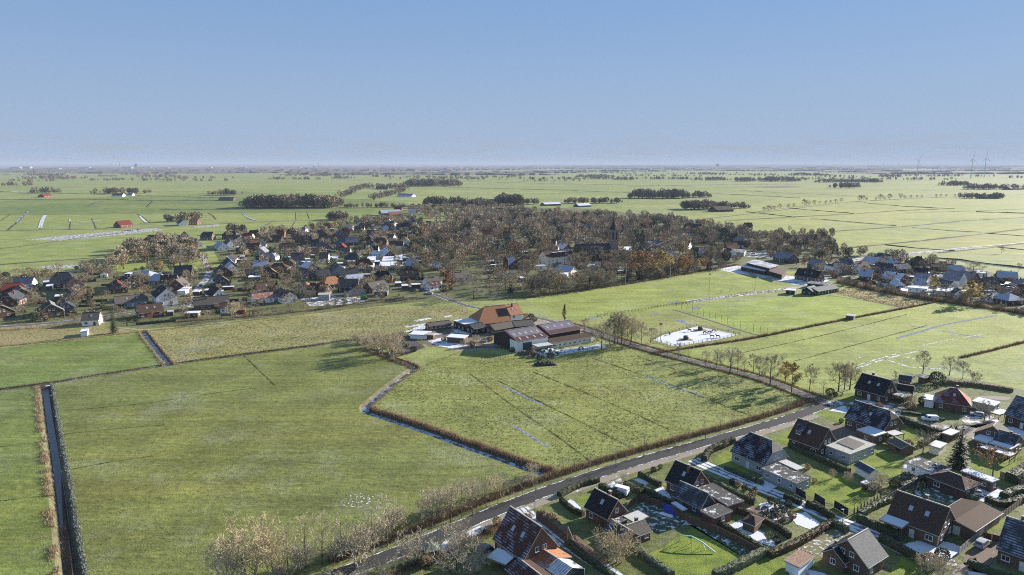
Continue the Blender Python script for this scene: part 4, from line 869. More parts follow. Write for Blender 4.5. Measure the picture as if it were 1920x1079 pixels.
# half hidden houses filling the gaps between the ones above
def fillers(poly, n, area, seed, far):
    rg = random.Random(seed); pw = [W(*q).xy for q in poly]; x0, x1 = min(p.x for p in pw), max(p.x for p in pw); y0, y1 = min(p.y for p in pw), max(p.y for p in pw); got = []
    for _ in range(6000):
        if len(got) >= n: break
        p = Vector((rg.uniform(x0, x1), rg.uniform(y0, y1)))
        if not inside(p, pw) or any((p.x - fx) ** 2 + (p.y - fy) ** 2 < (fr + 8) ** 2 for fx, fy, fr in FOOT): continue
        got.append(p); FOOT.append((p.x, p.y, 7))
    got.sort(key=lambda p: PX((p.x, p.y, 5))[0])
    for i, p in enumerate(got):
        FOOT.remove(next(f for f in FOOT if f[0] == p.x and f[1] == p.y))
        rk = rg.choice(('slate', 'greyf', 'brown', 'black', 'lilac', 'slatef')) if area == 'right village' else rg.choice(('black', 'slate', 'brown', 'greyb', 'slatef', 'brown', 'greyf', 'red', 'slate', 'orange', 'lilac')); wk = rg.choice('bbrnnwwgc'); w_ = rg.uniform(8.5, 11.5); L = rg.uniform(10, 15); hp = rg.choice(((0, 0), (0, 0), (0, 0), (.35, .35), (.8, .8)))
        gable_house((p.x, p.y), rg.choice((.15, .25, 1.7, 1.85, -.3)) + rg.uniform(-.1, .1), L, w_, 3.0, 3.0 + w_ * rg.uniform(.38, .52), hip=hp, roof=RM[rk], wall=K[wk], label='half hidden %s roofed %s house, %s such from left in the %s' % (ROOFN[rk], WALLN[wk], ordn(i + 1), area), group='half hidden houses of the ' + area, chimney=1, gwin=1)
fillers([(0, 545), (180, 512), (300, 520), (420, 500), (430, 450), (560, 436), (690, 418), (780, 420), (770, 480), (830, 530), (760, 545), (640, 555), (480, 575), (330, 585), (200, 598), (0, 600)], 46, 'left village', 5, False)
fillers([(800, 440), (880, 415), (1000, 410), (1110, 412), (1250, 420), (1330, 432), (1400, 445), (1380, 480), (1230, 505), (1060, 530), (920, 540), (830, 510)], 34, 'wooded centre', 6, True)
fillers([(1560, 500), (1640, 488), (1750, 495), (1930, 535), (1930, 575), (1780, 548), (1690, 538), (1600, 522)], 12, 'right village', 7, False)
def snowy_sheds(poly, n, area, seed):
    rg = random.Random(seed); pw = [W(*q).xy for q in poly]; x0, x1 = min(p.x for p in pw), max(p.x for p in pw); y0, y1 = min(p.y for p in pw), max(p.y for p in pw); got = []
    for _ in range(9000):
        if len(got) >= n: break
        p = Vector((rg.uniform(x0, x1), rg.uniform(y0, y1)))
        if inside(p, pw) and not any((p.x - fx) ** 2 + (p.y - fy) ** 2 < (fr + 2.2) ** 2 for fx, fy, fr in FOOT): got.append(p); FOOT.append((p.x, p.y, 4))
    got.sort(key=lambda p: PX((p.x, p.y, 3))[0])
    for i, p in enumerate(got):
        t = empty('garden_shed', (p.x, p.y, 0), rg.choice((.2, 1.75)) + rg.uniform(-.1, .1)); tag(t, 'small flat garden shed with snowy roof, %s such from left in the %s' % (ordn(i + 1), area), 'shed', 'snowy garden sheds of the ' + area)
        a, b_, h = rg.uniform(2, 4), rg.uniform(1.5, 2.6), rg.uniform(2.2, 2.9); m = MB(); m.box(-a, a, -b_, b_, -.2, h); m.build('wall', rg.choice((M_wood, M_brick, M_plaster, M_slatew)), t); m = MB(); m.box(-a - .25, a + .25, -b_ - .25, b_ + .25, h + .003, h + .25); m.build('roof', M_fullsnow if rg.random() < .6 else M_snowroof, t); dm, hm = door_mesh(1.1, 2.0, M_doord); link('door', dm, t, (0, -b_ - .005, 0))
snowy_sheds([(0, 545), (180, 512), (300, 520), (420, 500), (430, 450), (560, 436), (690, 418), (780, 420), (770, 480), (830, 530), (760, 545), (640, 555), (480, 575), (330, 585), (200, 598), (0, 600)], 62, 'left village', 15)
snowy_sheds([(800, 440), (880, 415), (1000, 410), (1110, 412), (1250, 420), (1330, 432), (1400, 445), (1380, 480), (1230, 505), (1060, 530), (920, 540), (830, 510)], 40, 'wooded centre', 16)
snowy_sheds([(1560, 500), (1640, 488), (1750, 495), (1930, 535), (1930, 575), (1780, 548), (1690, 538), (1600, 522)], 22, 'right village', 17)
# flat roofs, sheds and garages in the left village
def flats(rows, area, grp):
    for i, (px, z, wl_, rf_, what) in enumerate(sorted(rows, key=lambda q: q[0][0][0])):
        flat_box(px, z, wl_, rf_, '%s, %s flat roof from left, %s' % (what, ordn(i + 1), area), group=grp, cat='outbuilding', name='outbuilding', lip=0.2)
flats([
 ([(344, 588), (350, 584), (377, 582.5), (371, 587)], 2.7, M_wood, M_fullsnow, 'snow roofed open garden lounge'),
 ([(687, 488), (690, 481), (705, 481), (703, 489)], 3.2, M_greyw, M_snowroof, 'snowy workshop roof'), ([(716, 490), (719, 481), (739, 481), (738, 489)], 3.2, M_brick, M_snowroof, 'blue shaded snowy roof'),
 ([(740, 488), (741, 479), (755, 479), (754, 488)], 3.4, M_slatew, M_snowroof, 'tall snowy roofed shed'), ([(711, 500), (713, 491), (733, 490), (732, 499)], 3, M_greyw, M_snowroof, 'wide snowy garage roof'),
 ([(733, 498), (734, 489), (744, 490), (745, 497)], 3, M_plaster, M_snowroof, 'small snowy garage roof'), ([(687, 502), (690, 495), (703, 494), (701, 501)], 3, M_greyw, M_snowroof, 'square snowy garage roof'),
 ([(596, 553), (598, 549), (619, 549), (618, 553)], 3.6, M_greyw, M_concrete, 'grey box trailer beside the village yard'), ([(576, 546), (577, 543), (595, 542), (595, 545)], 3.2, M_greyw, M_concrete, 'grey green container beside the village yard'),
 ([(703, 545), (705, 541), (728, 545), (725, 549)], 3.2, M_slatew, M_felt, 'dark flat shed by the brick barn'), ([(80, 530), (82, 526), (102, 526), (101, 530)], 3, M_slatew, M_snowroof, 'snowy roofed shed beside the big slate farmhouse'),
 ([(86, 537), (88, 533), (100, 533), (98, 537)], 2.8, M_slatew, M_snowroof, 'low snowy roofed hut before the slate farmhouse'), ([(102, 556), (104, 552), (118, 552), (117, 556)], 2.6, M_wood, M_snowroof, 'white roofed hut behind the twin gables'),
 ([(150, 622), (155, 616), (166, 617), (163, 623)], 2.5, M_plaster, M_snowroof, 'pale blue garden hut at the meadow edge'), ([(441, 582), (443, 577), (460, 576), (460, 580)], 2.8, M_brickr, mat('orange_sheet', (.35, .14, .06), .8), 'orange edged shed by the meadow'),
 ([(313, 585), (315, 582), (326, 582), (325, 585)], 2.6, M_wood, M_snowroof, 'little blue roofed hut behind the garden lounge'), ([(10, 562), (13, 558), (27, 559), (25, 563)], 2.7, M_wood, M_snowroof, 'snow topped garage of the leftmost gable'),
 ([(485, 490), (488, 486), (503, 486), (502, 490)], 2.8, M_greyw, M_snowroof, 'snowy carport behind the dark gable'), ([(618, 484), (620, 480), (634, 481), (632, 485)], 2.8, M_greyw, M_snowroof, 'snowy carport beside the white gable house'),
 ([(394, 530), (396, 525), (415, 526), (413, 531)], 2.8, M_brick, M_snowroof, 'frosty garage at the side street'), ([(465, 521), (467, 517), (490, 515), (489, 519)], 2.7, M_brick, M_snowroof, 'long snowy garage row'),
], 'left village', 'flat roofed outbuildings of the left village')
flats([
 ([(1201, 468), (1205, 460), (1248, 462), (1246, 470)], 5.5, M_cream, M_felt, 'long pale institutional block'), ([(1155, 470), (1157, 462), (1185, 463), (1184, 471)], 6.0, M_greyw, M_snowroof, 'banded flat block beside the church'),
 ([(1350, 472), (1358, 466), (1400, 468), (1396, 474)], 4.0, M_greyw, M_felt, 'large flat market hall roof'), ([(1082, 484), (1084, 480), (1102, 480), (1101, 484)], 3, M_brick, M_snowroof, 'blue flat garage below the long cream house'),
 ([(1050, 514), (1052, 510), (1066, 512), (1063, 516)], 2.8, M_plaster, M_snowroof, 'small white roofed garage by the cream cottages'),
 ([(1617, 519), (1620, 515), (1637, 516), (1634, 520)], 2.8, M_brick, M_snowroof, 'snowy carport of the frosted brick house'), ([(1755, 545), (1762, 536), (1790, 539), (1783, 548)], 3, M_cream, M_snowroof, 'snowy flat extension below the cream gable'),
 ([(1700, 540), (1703, 535), (1742, 537), (1739, 541)], 3, M_plaster, M_snowroof, 'long white flat roof of the white bungalow'), ([(1883, 533), (1886, 528), (1905, 530), (1902, 534)], 3, M_brick, M_snowroof, 'snowy garage row near the right edge'),
 ([(1688, 545), (1690, 541), (1703, 542), (1701, 546)], 2.5, M_plaster, M_plaster, 'white caravan shaped hut at the hedge'),
], 'centre and right', 'flat roofed outbuildings of the right side')
# ------------------------------------------------------------------ long cream house with three dormers
lh = by_ridge((1017, 472), (1068.5, 467), 12, 13, 7.0, roof=RM['brown'], wall=M_cream, label='long three storey cream house with pale roof dormers', chimney=1, win=7, name='house', near=False)
for x in (-4.5, 2.2, 8.5):
    b = MB(); b.box(x - 2.2, x + 2.2, -4.6, -1.2, 8.3, 10.6); d_ = b.build('dormer', M_brick, lh)
    b = MB(); b.box(x - 2.5, x + 2.5, -4.9, -1.0, 10.603, 10.85); b.build('dormer_roof', M_fullsnow, d_)
# brick tower with orange hood
tw = W(948, 508); t = empty('brick_tower', tw); tag(t, 'slim square brick tower with orange hood among the village trees', 'tower')
b = MB(); b.box(-2, 2, -2, 2, -.2, 9); b.build('shaft', M_brickr, t)
b = MB()
for q in range(4):
    c0 = [(-2.3, -2.3), (2.3, -2.3), (2.3, 2.3), (-2.3, 2.3)]; p, r = c0[q], c0[(q + 1) % 4]; b.tri((*p, 9.003), (*r, 9.003), (0, 0, 12))
b.build('hood', RM['orange'], t)
# ------------------------------------------------------------------ church: tower, belfry openings, spire, nave
cp = W(1149, 487); ch = empty('church', cp, R(12)); ch.scale = (1.2, 1.2, 1); tag(ch, 'brick village church with tall pointed dark spire rising above the trees', 'church')
zb = zfor(cp.xy, 431); zt = zfor(cp.xy, 408.5)
M_church = mat('church_brick', (0.25, 0.195, 0.15), 0.9, 0.25, 1.0)
b = MB(); b.box(-3, 3, -3, 3, -.3, zb); tower = b.build('tower', M_church, ch)
for s in range(4):
    for x in (-1.3, 1.3):
        m = MB(); m.quad([(x - .55, -3.04, zb - 8.5), (x + .55, -3.04, zb - 8.5), (x + .55, -3.04, zb - 2.2), (x, -3.04, zb - 1.4), (x - .55, -3.04, zb - 2.2)]); link('belfry_opening', m.mesh('belfry_opening', M_dark), tower, (0, 0, 0), s * math.pi / 2)
m = MB(); m.box(-3.3, 3.3, -3.3, 3.3, zb + .003, zb + .5); m.build('cornice', M_brickb, tower)
m = MB(); m.lathe([(3.2, zb + .5), (2.1, zb + 3.0), (0.9, zb + (zt - zb) * .6), (0.08, zt)], 8); sp_ = m.build('spire', RM['slate'], ch)
m = MB(); m.bar((0, 0, zt - .3), (0, 0, zt + 1.8), .14); m.bar((-.5, 0, zt + 1.1), (.5, 0, zt + 1.1), .12); m.build('cross', M_dark, sp_)
m = MB(); m.quad([(-3, -5, 7), (-30, -5, 7), (-30, 0, 15), (-3, 0, 15)], 0, [(0, 0), (27, 0), (27, 9), (0, 9)]); m.quad([(-30, 5, 7), (-3, 5, 7), (-3, 0, 15), (-30, 0, 15)], 0, [(0, 0), (27, 0), (27, 9), (0, 9)]); m.build('nave_roof', RM['slate'], ch)
m = MB(); m.box(-29.6, -3.01, -4.6, 4.6, -.3, 7.2); m.tri((-29.6, 4.6, 7.2), (-29.6, -4.6, 7.2), (-29.6, 0, 14.6)); m.build('nave', M_brick, ch)
for i in range(6):
    m = MB(); x = -27 + i * 4.1; m.quad([(x - .6, -4.64, 2), (x + .6, -4.64, 2), (x + .6, -4.64, 5.2), (x, -4.64, 6.2), (x - .6, -4.64, 5.2)]); m.build('nave_window', M_glass, ch)
# ------------------------------------------------------------------ sports hall, club house, container
def quadprism(name, px, z0, z1, m, par=None):
    p = [W(a, b, z1) for a, b in px]
    if (p[1] - p[0]).cross(p[2] - p[0]).z < 0: p = p[::-1]
    b = MB(); n = len(p)
    b.quad([(q.x, q.y, z1) for q in p]); b.quad([(q.x, q.y, z0) for q in p][::-1])
    for i in range(n): a, c = p[i], p[(i + 1) % n]; b.quad([(a.x, a.y, z0), (c.x, c.y, z0), (c.x, c.y, z1), (a.x, a.y, z1)])
    if par: b.v = [(q[0] - par.location[0], q[1] - par.location[1], q[2]) for q in b.v]
    return b.build(name, m, par)
M_greyroof = snowmix('hall_roof', (0.24, 0.24, 0.27), 0.45, scale=0.25)
sh = empty('sports_hall', W(1425, 510)); tag(sh, 'red brick sports hall with pale striped flat roof beside the pitch', 'sports hall')
quadprism('hall_wall', [(1400, 493), (1415, 488), (1458, 498), (1443, 503)], -.2, 5.8, M_brick, sh); quadprism('hall_roof', [(1398.5, 492.5), (1415, 486.7), (1460, 497.3), (1443, 503.6)], 5.803, 6.15, M_greyroof, sh)
quadprism('front_wall', [(1390, 500), (1399, 496), (1441, 504), (1434, 508)], -.2, 3.4, M_brick, sh); quadprism('front_roof', [(1389.2, 499.8), (1399, 495), (1442, 504), (1434.2, 508.6)], 3.403, 3.75, M_snowroof, sh)
quadprism('side_wall', [(1443, 508), (1452, 500), (1475, 507), (1466, 515)], -.2, 4.0, M_brick, sh); quadprism('side_roof', [(1441, 508.5), (1452, 499), (1477, 507), (1467, 516)], 4.003, 4.35, mat('brown_sheet', (.09, .06, .05), .8), sh)
for i in range(7):
    a, b_ = W(1391 + i * 6.2, 507.5 + i * 1.25), W(1397 + i * 6.2, 508.7 + i * 1.25); d = (b_ - a); o = put_window(sh, a.x - sh.location.x, a.y - sh.location.y, 1.0, math.atan2(d.y, d.x), 2.2, 1.6, False, name='window')
FOOT.append((*W(1425, 505).xy, 26))
M_green = mat('green_boarding', (0.018, 0.040, 0.036), 0.7, 0.2); M_greenr = mat('dark_green_roof', (0.055, 0.068, 0.066), 0.6, 0.15, 1.0)
by_ridge((1522, 540), (1562, 533.5), 4.6, 10, 2.8, roof=RM['grey'], roof2=RM['slate'], wall=M_green, chimney=0, label='dark green boarded club house with pale roof edge beside the practice pitch', cat='club house', name='club_house', near=True)
by_ridge((1513, 539), (1527, 535.5), 5.2, 8, 2.8, roof=RM['grey'], roof2=RM['grey'], wall=M_green, chimney=0, win=0, label='pale roofed gable end wing of the green club house', cat='annex', name='annex', near=True)
flat_box([(1473, 544), (1475, 541), (1493, 542), (1491, 545.5)], 2.9, M_green, M_snowroof, 'dark green container cabin with two white windows beside the pitch', cat='cabin', name='cabin', win=True)
flat_box([(1585, 592), (1590, 588), (1606, 589), (1602, 593)], 2.3, M_slatew, M_concrete, 'small grey shed at the ditch corner of the practice pitch', cat='shed', name='shed')
flat_box([(1513, 531), (1520, 527), (1558, 531), (1553, 535)], 3.2, M_green, M_felt, 'long dark flat shed behind the green club house', cat='shed', name='shed')
# ------------------------------------------------------------------ the farm
M_lilac = mat('fibre_cement_lilac', (0.125, 0.115, 0.145), 0.75, 0.15, 0.6); M_barnred = mat('barn_sheet_red', (0.062, 0.022, 0.024), 0.85, 0.2, 0.8)
M_timber = mat('barn_timber', (0.045, 0.034, 0.026), 0.9, 0.3, 2.0)
fm = by_ridge((908, 575), (946, 571.5), 10.6, 16.5, 3.2, hip=(.85, 0), roof=RM['orange'], roof2=RM['orange'], wall=M_brickr, chimney=0, sky=0, solar=(6, 3, 3.6, 3.6), label='great orange tiled farmhouse barn with black solar panels', cat='farmhouse', name='farmhouse', near=True)
by_ridge((946.5, 572), (970, 569), 10.2, 12, 5.4, roof=RM['orange'], wall=M_plaster, chimney=1, sky=2, label='white walled dwelling end joined to the orange farmhouse barn', cat='farmhouse', name='farmhouse', near=True)
flat_box([(847, 601.5), (884, 596), (910, 602.5), (873, 608)], 4.0, M_timber, M_snowroof, 'bluish snowy flat roofed cowshed left of the farmhouse', cat='cowshed', name='cowshed')
by_ridge((880, 609), (905, 604.5), 4.6, 8, 3.0, roof=RM['slate'], wall=M_timber, chimney=0, label='dark low shed before the snowy cowshed roof', cat='shed', name='shed', door=False)
by_ridge((800, 606), (843, 600.5), 3.8, 6, 2.6, roof=RM['greyb'], wall=M_wood, chimney=0, label='long low grey roofed hen house left of the farm yard', cat='shed', name='shed', win=5, door=False)
by_ridge((918, 609), (958, 602), 4.8, 9, 2.8, roof=RM['greyb'], wall=M_wood, chimney=0, label='grey-brown roofed lean-to range below the farmhouse', cat='shed', name='shed', win=0)
by_ridge((960, 602), (997, 599), 4.8, 10, 2.8, roof=RM['greyb'], wall=M_timber, chimney=0, label='grey-brown roofed range behind the red edged barn', cat='shed', name='shed', win=0)
flat_box([(842, 629.6), (850.4, 623), (875, 631.7), (865, 637)], 2.8, M_wood, M_fullsnow, 'small wooden shed with bright white roof in the farm yard', cat='shed', name='shed')
flat_box([(767, 626), (780, 619), (806, 622), (801, 630)], 2.2, M_plaster, M_snowroof, 'low white walled pen roof at the left of the farm yard', cat='shed', name='shed')
flat_box([(797, 627), (804, 623), (818, 625), (812, 629)], 2.3, M_wood, M_concrete, 'tiny grey roofed hut in the farm yard', cat='shed', name='shed')
def barn(a, b, w, ze, pk, label, rows, wallm, frontm):
    A, B = W(*a, ze), W(*b, ze); u = (B - A); u.z = 0; L = u.length; u.normalize(); v = Vector((-u.y, u.x, 0)); ctr = (A + B) / 2 + v * w / 2
    e = A + v * w / 2; zr = zfor(e.xy, pk); zr = min(max(zr, ze + 1.5), ze + w * .4)
    t = gable_house((ctr.x, ctr.y), math.atan2(u.y, u.x), L, w, ze, zr, roof=M_barnred, roof2=M_barnred, wall=wallm, chimney=0, win=0, gwin=0, label=label, cat='barn', name='barn', near=True)
    ro = [c for c in t.children if c.name.startswith('roof')][0]
    H = zr - ze; sl = math.hypot(w / 2, H); dirv = Vector((0, w / 2, H)).normalized(); nrm = Vector((0, -H, w / 2)).normalized()
    def sheet(nm, x0, x1, v0, v1, th, m):
        q = MB(); o = Vector((0, -w / 2, ze)); i = 0
        for z_ in (0.004, th):
            for x, vv in ((x0, v0), (x1, v0), (x1, v1), (x0, v1)): q.v.append(tuple(o + Vector((x, 0, 0)) + dirv * vv + nrm * z_))
        for f in ((3, 2, 1, 0), (4, 5, 6, 7), (0, 1, 5, 4), (1, 2, 6, 5), (2, 3, 7, 6), (3, 0, 4, 7)): q.f.append(f); q.m.append(0); q.uv.append([(0, 0)] * 4)
        return q.build(nm, m, ro)
    n = max(3, int(L // 6))
    for i in range(n): sheet('roof_sheet', -L / 2 + .6 + i * (L - 1.2) / n, -L / 2 + .6 + (i + 1) * (L - 1.2) / n - .06, sl * .34, sl * .95, .06, M_lilac)
    for (fv, cnt) in rows:
        for i in range(cnt):
            x = -L / 2 + L * (i + .7) / (cnt + .4); sheet('roof_light', x - .38, x + .38, sl * fv, sl * fv + 1.9, .09, mat('roof_light', (.40, .38, .35), .5, .1))
    return t, L, w, ze, zr
t, L, w, ze, zr = barn((970, 641), (1029, 631), 21, 5.4, 620.5, 'large dark red and lilac roofed barn with white front wall', [(.5, 5), (.1, 4)], M_timber, M_plaster)
m = MB(); m.box(-L / 2 + .3, L / 2 - .3, -w / 2 + .30, -w / 2 + .44, -.1, 5.0); fw = m.build('front_wall', M_plaster, t)
m = MB(); m.box(-L / 2 + 3.2, -L / 2 + 8.2, -w / 2 + .2, -w / 2 + .297, 0, 4.2); m.build('barn_door', mat('barn_door_green', (.05, .07, .07), .7), t)
m = MB(); m.box(-L / 2 + .25, -L / 2 + .34, -w / 2 + .5, -w / 2 + 6.5, -.1, 5.3); m.build('gable_panel', M_plaster, t)
t, L, w, ze, zr = barn((1031, 627.5), (1090, 617.5), 19, 4.8, 609.5, 'right hand barn with lilac roof and dark timber front behind the stable', [(.55, 4)], M_timber, M_timber)
by_eaves((1036, 643.5), (1111, 631), None, ('b', 625.5), 3.0, w=8, roof=RM['brown'], roof2=RM['brown'], wall=M_cream, chimney=0, win=8, door=False, label='long low stable with pale wall and small square windows', cat='stable', name='stable', wz=0.8, near=True)
flat_box([(1000, 646), (1030, 641), (1036, 647.5), (1005, 651)], 3.2, M_wood, M_corr, 'pale lean-to canopy at the barn front', open_=True, cat='canopy', name='canopy')
# yard surfaces
patch('farm_yard', [(762, 630), (790, 612), (850, 606), (930, 612), (925, 640), (900, 652), (850, 655), (800, 650)], snowmix('yard_mud', (.13, .11, .075), .34, False, .22, True), 0.02)
patch('farm_yard', [(845, 652), (930, 645), (1010, 655), (1110, 645), (1125, 628), (1060, 600), (985, 594), (975, 604), (1000, 640), (930, 655), (850, 660)], M_gravel, 0.024)
patch('snow_patch', [(800, 640), (830, 632), (856, 640), (880, 648), (850, 655), (822, 650)], M_snowy, 0.03)
patch('snow_patch', [(770, 618), (790, 609), (802, 612), (796, 619)], M_fullsnow, 0.034)
patch('snow_patch', [(848, 618), (875, 615), (900, 622), (880, 628), (850, 624)], M_snowy, 0.034)
patch('stable_paddock', [(1010, 664), (1040, 657), (1132, 644.5), (1140, 652), (1044, 667)], M_snowy, 0.03)
patch('sand_arena', [(700, 634), (755, 622), (800, 652), (760, 668), (735, 660)], snowmix('dark_sand', (0.075, 0.07, 0.072), .12, False, .8, True), 0.02)
for q in ([(755, 612), (810, 605), (815, 607), (760, 615)], [(758, 621), (800, 613), (802, 615), (760, 624)], [(775, 601), (805, 596), (812, 598), (780, 604)], [(830, 594), (846, 591), (849, 593), (834, 596)]):
    patch('snow_patch', q, M_snowy, 0.02)
# covered silage clamp and heaps
def mound(px, L, w, h, rz, m, label, cat, name, seed):
    rng = random.Random(seed); c = W(*px); b = MB(); n, k = 14, 9; grid = []
    for i in range(n + 1):
        row = []
        for j in range(k + 1):
            x = (i / n - .5) * L; y = (j / k - .5) * w; f = (1 - abs(2 * i / n - 1) ** 4) * math.cos((j / k - .5) * math.pi) ** .6 if 0 < j < k else 0
            row.append((x, y, max(-.05, h * f * (1 + rng.uniform(-.16, .16)) - .03)))
        grid.append(row)
    for i in range(n):
        for j in range(k): b.quad([grid[i][j], grid[i + 1][j], grid[i + 1][j + 1], grid[i][j + 1]])
    o = b.build(name, m, None, (c.x, c.y, 0), rz); tag(o, label, cat); return o
mound((1026, 667), 12, 5, 3.0, R(25), snowmix('tarpaulin', (0.05, 0.075, 0.055), 0.42, scale=.9), 'green tarpaulin covered silage heap with snow streaks below the stable', 'silage heap', 'silage_heap', 1)
mound((988, 664), 9, 5, 1.6, R(10), mat('dung', (.10, .075, .05), .95, .4, 2), 'brown manure heap left of the tarpaulin heap', 'manure heap', 'manure_heap', 2)
mound((1023, 684), 10, 5, 1.5, R(10), mat('dark_earth', (.035, .042, .028), .95, .4, 2), 'dark overgrown earth heap at the edge of the middle field', 'earth heap', 'earth_heap', 3)
# ------------------------------------------------------------------ snow covered horse paddock
patch('horse_paddock', [(1224, 638), (1240, 629), (1306, 612), (1386, 628), (1350, 637), (1266, 651)], M_fullsnow, 0.03)
M_post = mat('fence_post', (.09, .07, .05), .9, .3)
PM = MB(); PM.box(-.07, .07, -.07, .07, -.2, 1.35); POST = PM.mesh('post', M_post)
def fence(px, label, step=3.0, h=1.35, rails=(0.6, 1.1), cat='fence', name='fence', mt=None, gap=None, grp=None, post=None, thick=0.07):
    pts = [W(a, b) for a, b in px]; c = pts[0]; t = empty(name, c); tag(t, label, cat, grp)
    for i in range(len(pts) - 1):
        a, b = pts[i], pts[i + 1]; L = (b - a).length; n = max(1, round(L / step)); rz = math.atan2((b - a).y, (b - a).x)
        for k in range(n + (1 if i == len(pts) - 2 else 0)):
            p = a.lerp(b, k / n) - c; link('post', post or POST, t, p, rz)
        for r in rails:
            m = MB(); m.bar((a - c) + Vector((0, 0, r)), (b - c) + Vector((0, 0, r)), thick); m.build('rail', mt or M_post, t)
    return t
fence([(1224, 638), (1240, 629), (1306, 612), (1386, 628), (1350, 637), (1266, 651), (1224, 638)], 'post and rail fence round the snowy horse paddock')
fence([(1120, 594), (1165, 588), (1210, 581), (1260, 573), (1298, 568)], 'wooden post and rail fence along the sports pitch', 2.6)
fence([(1262, 574), (1330, 562), (1400, 552), (1480, 546)], 'low dark fence between the two pitches', 3.0)
fence([(1040, 667), (1136, 652), (1180, 646)], 'wooden fence of the snowy stable paddock', 2.6)
TM = MB(); TM.box(-.05, .05, -.05, .05, -.2, 4.0); TALL = TM.mesh('post', M_post)
fence([(1268, 577), (1330, 597), (1388, 616), (1438, 630)], 'tall ball net posts along the practice pitch', 5.0, 4.0, (3.9,), post=TALL, thick=.04)
fence([(985, 562), (1080, 549), (1190, 533), (1290, 517), (1390, 504)], 'long thin fence where the pitch meets the wood', 4.0)
fence([(-60, 611), (40, 604), (120, 598), (155, 594)], 'low pale fence along the left village street', 2.2, mt=M_woodl)
strip('ditch_edge', line([(1262, 581), (1330, 601), (1388, 620), (1440, 634)]), 1.2, mat('dark_bank', (.03, .032, .024), .95, .4, 1), 0.03)
strip('ditch_edge', line([(1552, 554), (1620, 564), (1692, 577)]), 1.2, MC['dark_bank'], 0.03)
strip('path', line([(1290, 566), (1360, 557), (1430, 548), (1500, 539), (1560, 532)]), 6.0, M_snowy2, 0.03)
patch('forecourt', [(1342, 506), (1380, 498), (1440, 512), (1500, 520), (1560, 524), (1540, 535), (1490, 535), (1440, 520), (1380, 513)], M_snowy, 0.026)
# horses: one continuous skinned body
def horse_mesh(graze):
    J = [(0, 0, 1.25), (.45, 0, 1.28), (-.5, 0, 1.27), (-.75, 0, 1.2), (.75, 0, 1.32)]
    Rd = [.30, .29, .30, .24, .27]; E_ = [(0, 1), (0, 2), (2, 3), (1, 4)]
    def add(p, r, par): J.append(p); Rd.append(r); E_.append((par, len(J) - 1)); return len(J) - 1
    if graze: n1 = add((1.1, 0, 1.15), .17, 4); n2 = add((1.35, 0, .75), .13, n1); h = add((1.45, 0, .45), .12, n2); add((1.62, 0, .15), .08, h)
    else: n1 = add((1.05, 0, 1.6), .17, 4); n2 = add((1.25, 0, 1.95), .13, n1); h = add((1.4, 0, 2.02), .12, n2); add((1.7, 0, 1.78), .08, h); add((1.28, .06, 2.2), .03, n2)
    for s in (-1, 1):
        a = add((.72, .2 * s, .95), .14, 4); b_ = add((.74, .2 * s, .5), .075, a); c_ = add((.72, .2 * s, .1), .055, b_); add((.77, .2 * s, .0), .07, c_)
        a = add((-.72, .2 * s, .95), .19, 3); b_ = add((-.88, .2 * s, .55), .085, a); c_ = add((-.82, .2 * s, .12), .06, b_); add((-.77, .2 * s, .0), .07, c_)
    t1 = add((-1.0, 0, 1.15), .07, 3); t2 = add((-1.12, 0, .8), .08, t1); add((-1.12, 0, .5), .04, t2)
    me = bpy.data.meshes.new('horse'); me.from_pydata(J, E_, [])
    o = bpy.data.objects.new('horse_tmp', me); COL.objects.link(o)
    o.modifiers.new('skin', 'SKIN'); sv = me.skin_vertices[0].data if me.skin_vertices else None
    if sv is None: return None
    for i, r in enumerate(Rd): sv[i].radius = (r, r)
    sv[0].use_root = True
    o.modifiers.new('sub', 'SUBSURF').levels = 1
    dg = bpy.context.evaluated_depsgraph_get(); ev = o.evaluated_get(dg); fin = bpy.data.meshes.new_from_object(ev)
    bpy.data.objects.remove(o); fin.name = 'horse'
    return fin
HS = []
for nm, px, hd, g, c, lab in (('horse', (1292.5, 622.5), 2.4, False, 'hb', 'dark horse standing alone near the back hay pile of the paddock'), ('horse', (1256, 628.5), 1.2, True, 'hd', 'dark horse at the left end of the snowy paddock'),
        ('horse', (1321, 627), .4, True, 'hn', 'small brown horse lowest of the middle paddock group'), ('horse', (1330, 626), .2, True, 'hd', 'dark horse with head down in the middle paddock group'), ('horse', (1338, 623.5), .1, True, 'hd', 'dark horse at the back right of the paddock group'),
        ('horse', (1335, 634), 3.0, False, 'hn', 'brown horse facing left near the front of the paddock'), ('horse', (1346, 634), 2.8, False, 'hd', 'tall black horse with raised head at the front of the paddock'), ('horse', (1089, 656), 0.3, True, 'hd', 'dark horse in the snowy stable paddock')):
    HS.append((nm, px, hd, g, c, lab))
M_horse = {'hb': mat('coat_bay', (.09, .04, .022), .6, .2), 'hd': mat('coat_dark', (.02, .016, .014), .55, .2), 'hn': mat('coat_brown', (.13, .065, .03), .6, .2)}
HM = {}
for nm, px, hd, g, c, lab in HS:
    if (g, c) not in HM:
        me = horse_mesh(g)
        if me is None: break
        me.materials.clear(); me.materials.append(M_horse[c]); HM[g, c] = me
    p = W(*px); tag(link('horse', HM[g, c], None, (p.x, p.y, 0.0), hd), lab, 'horse', 'horses on the farm')
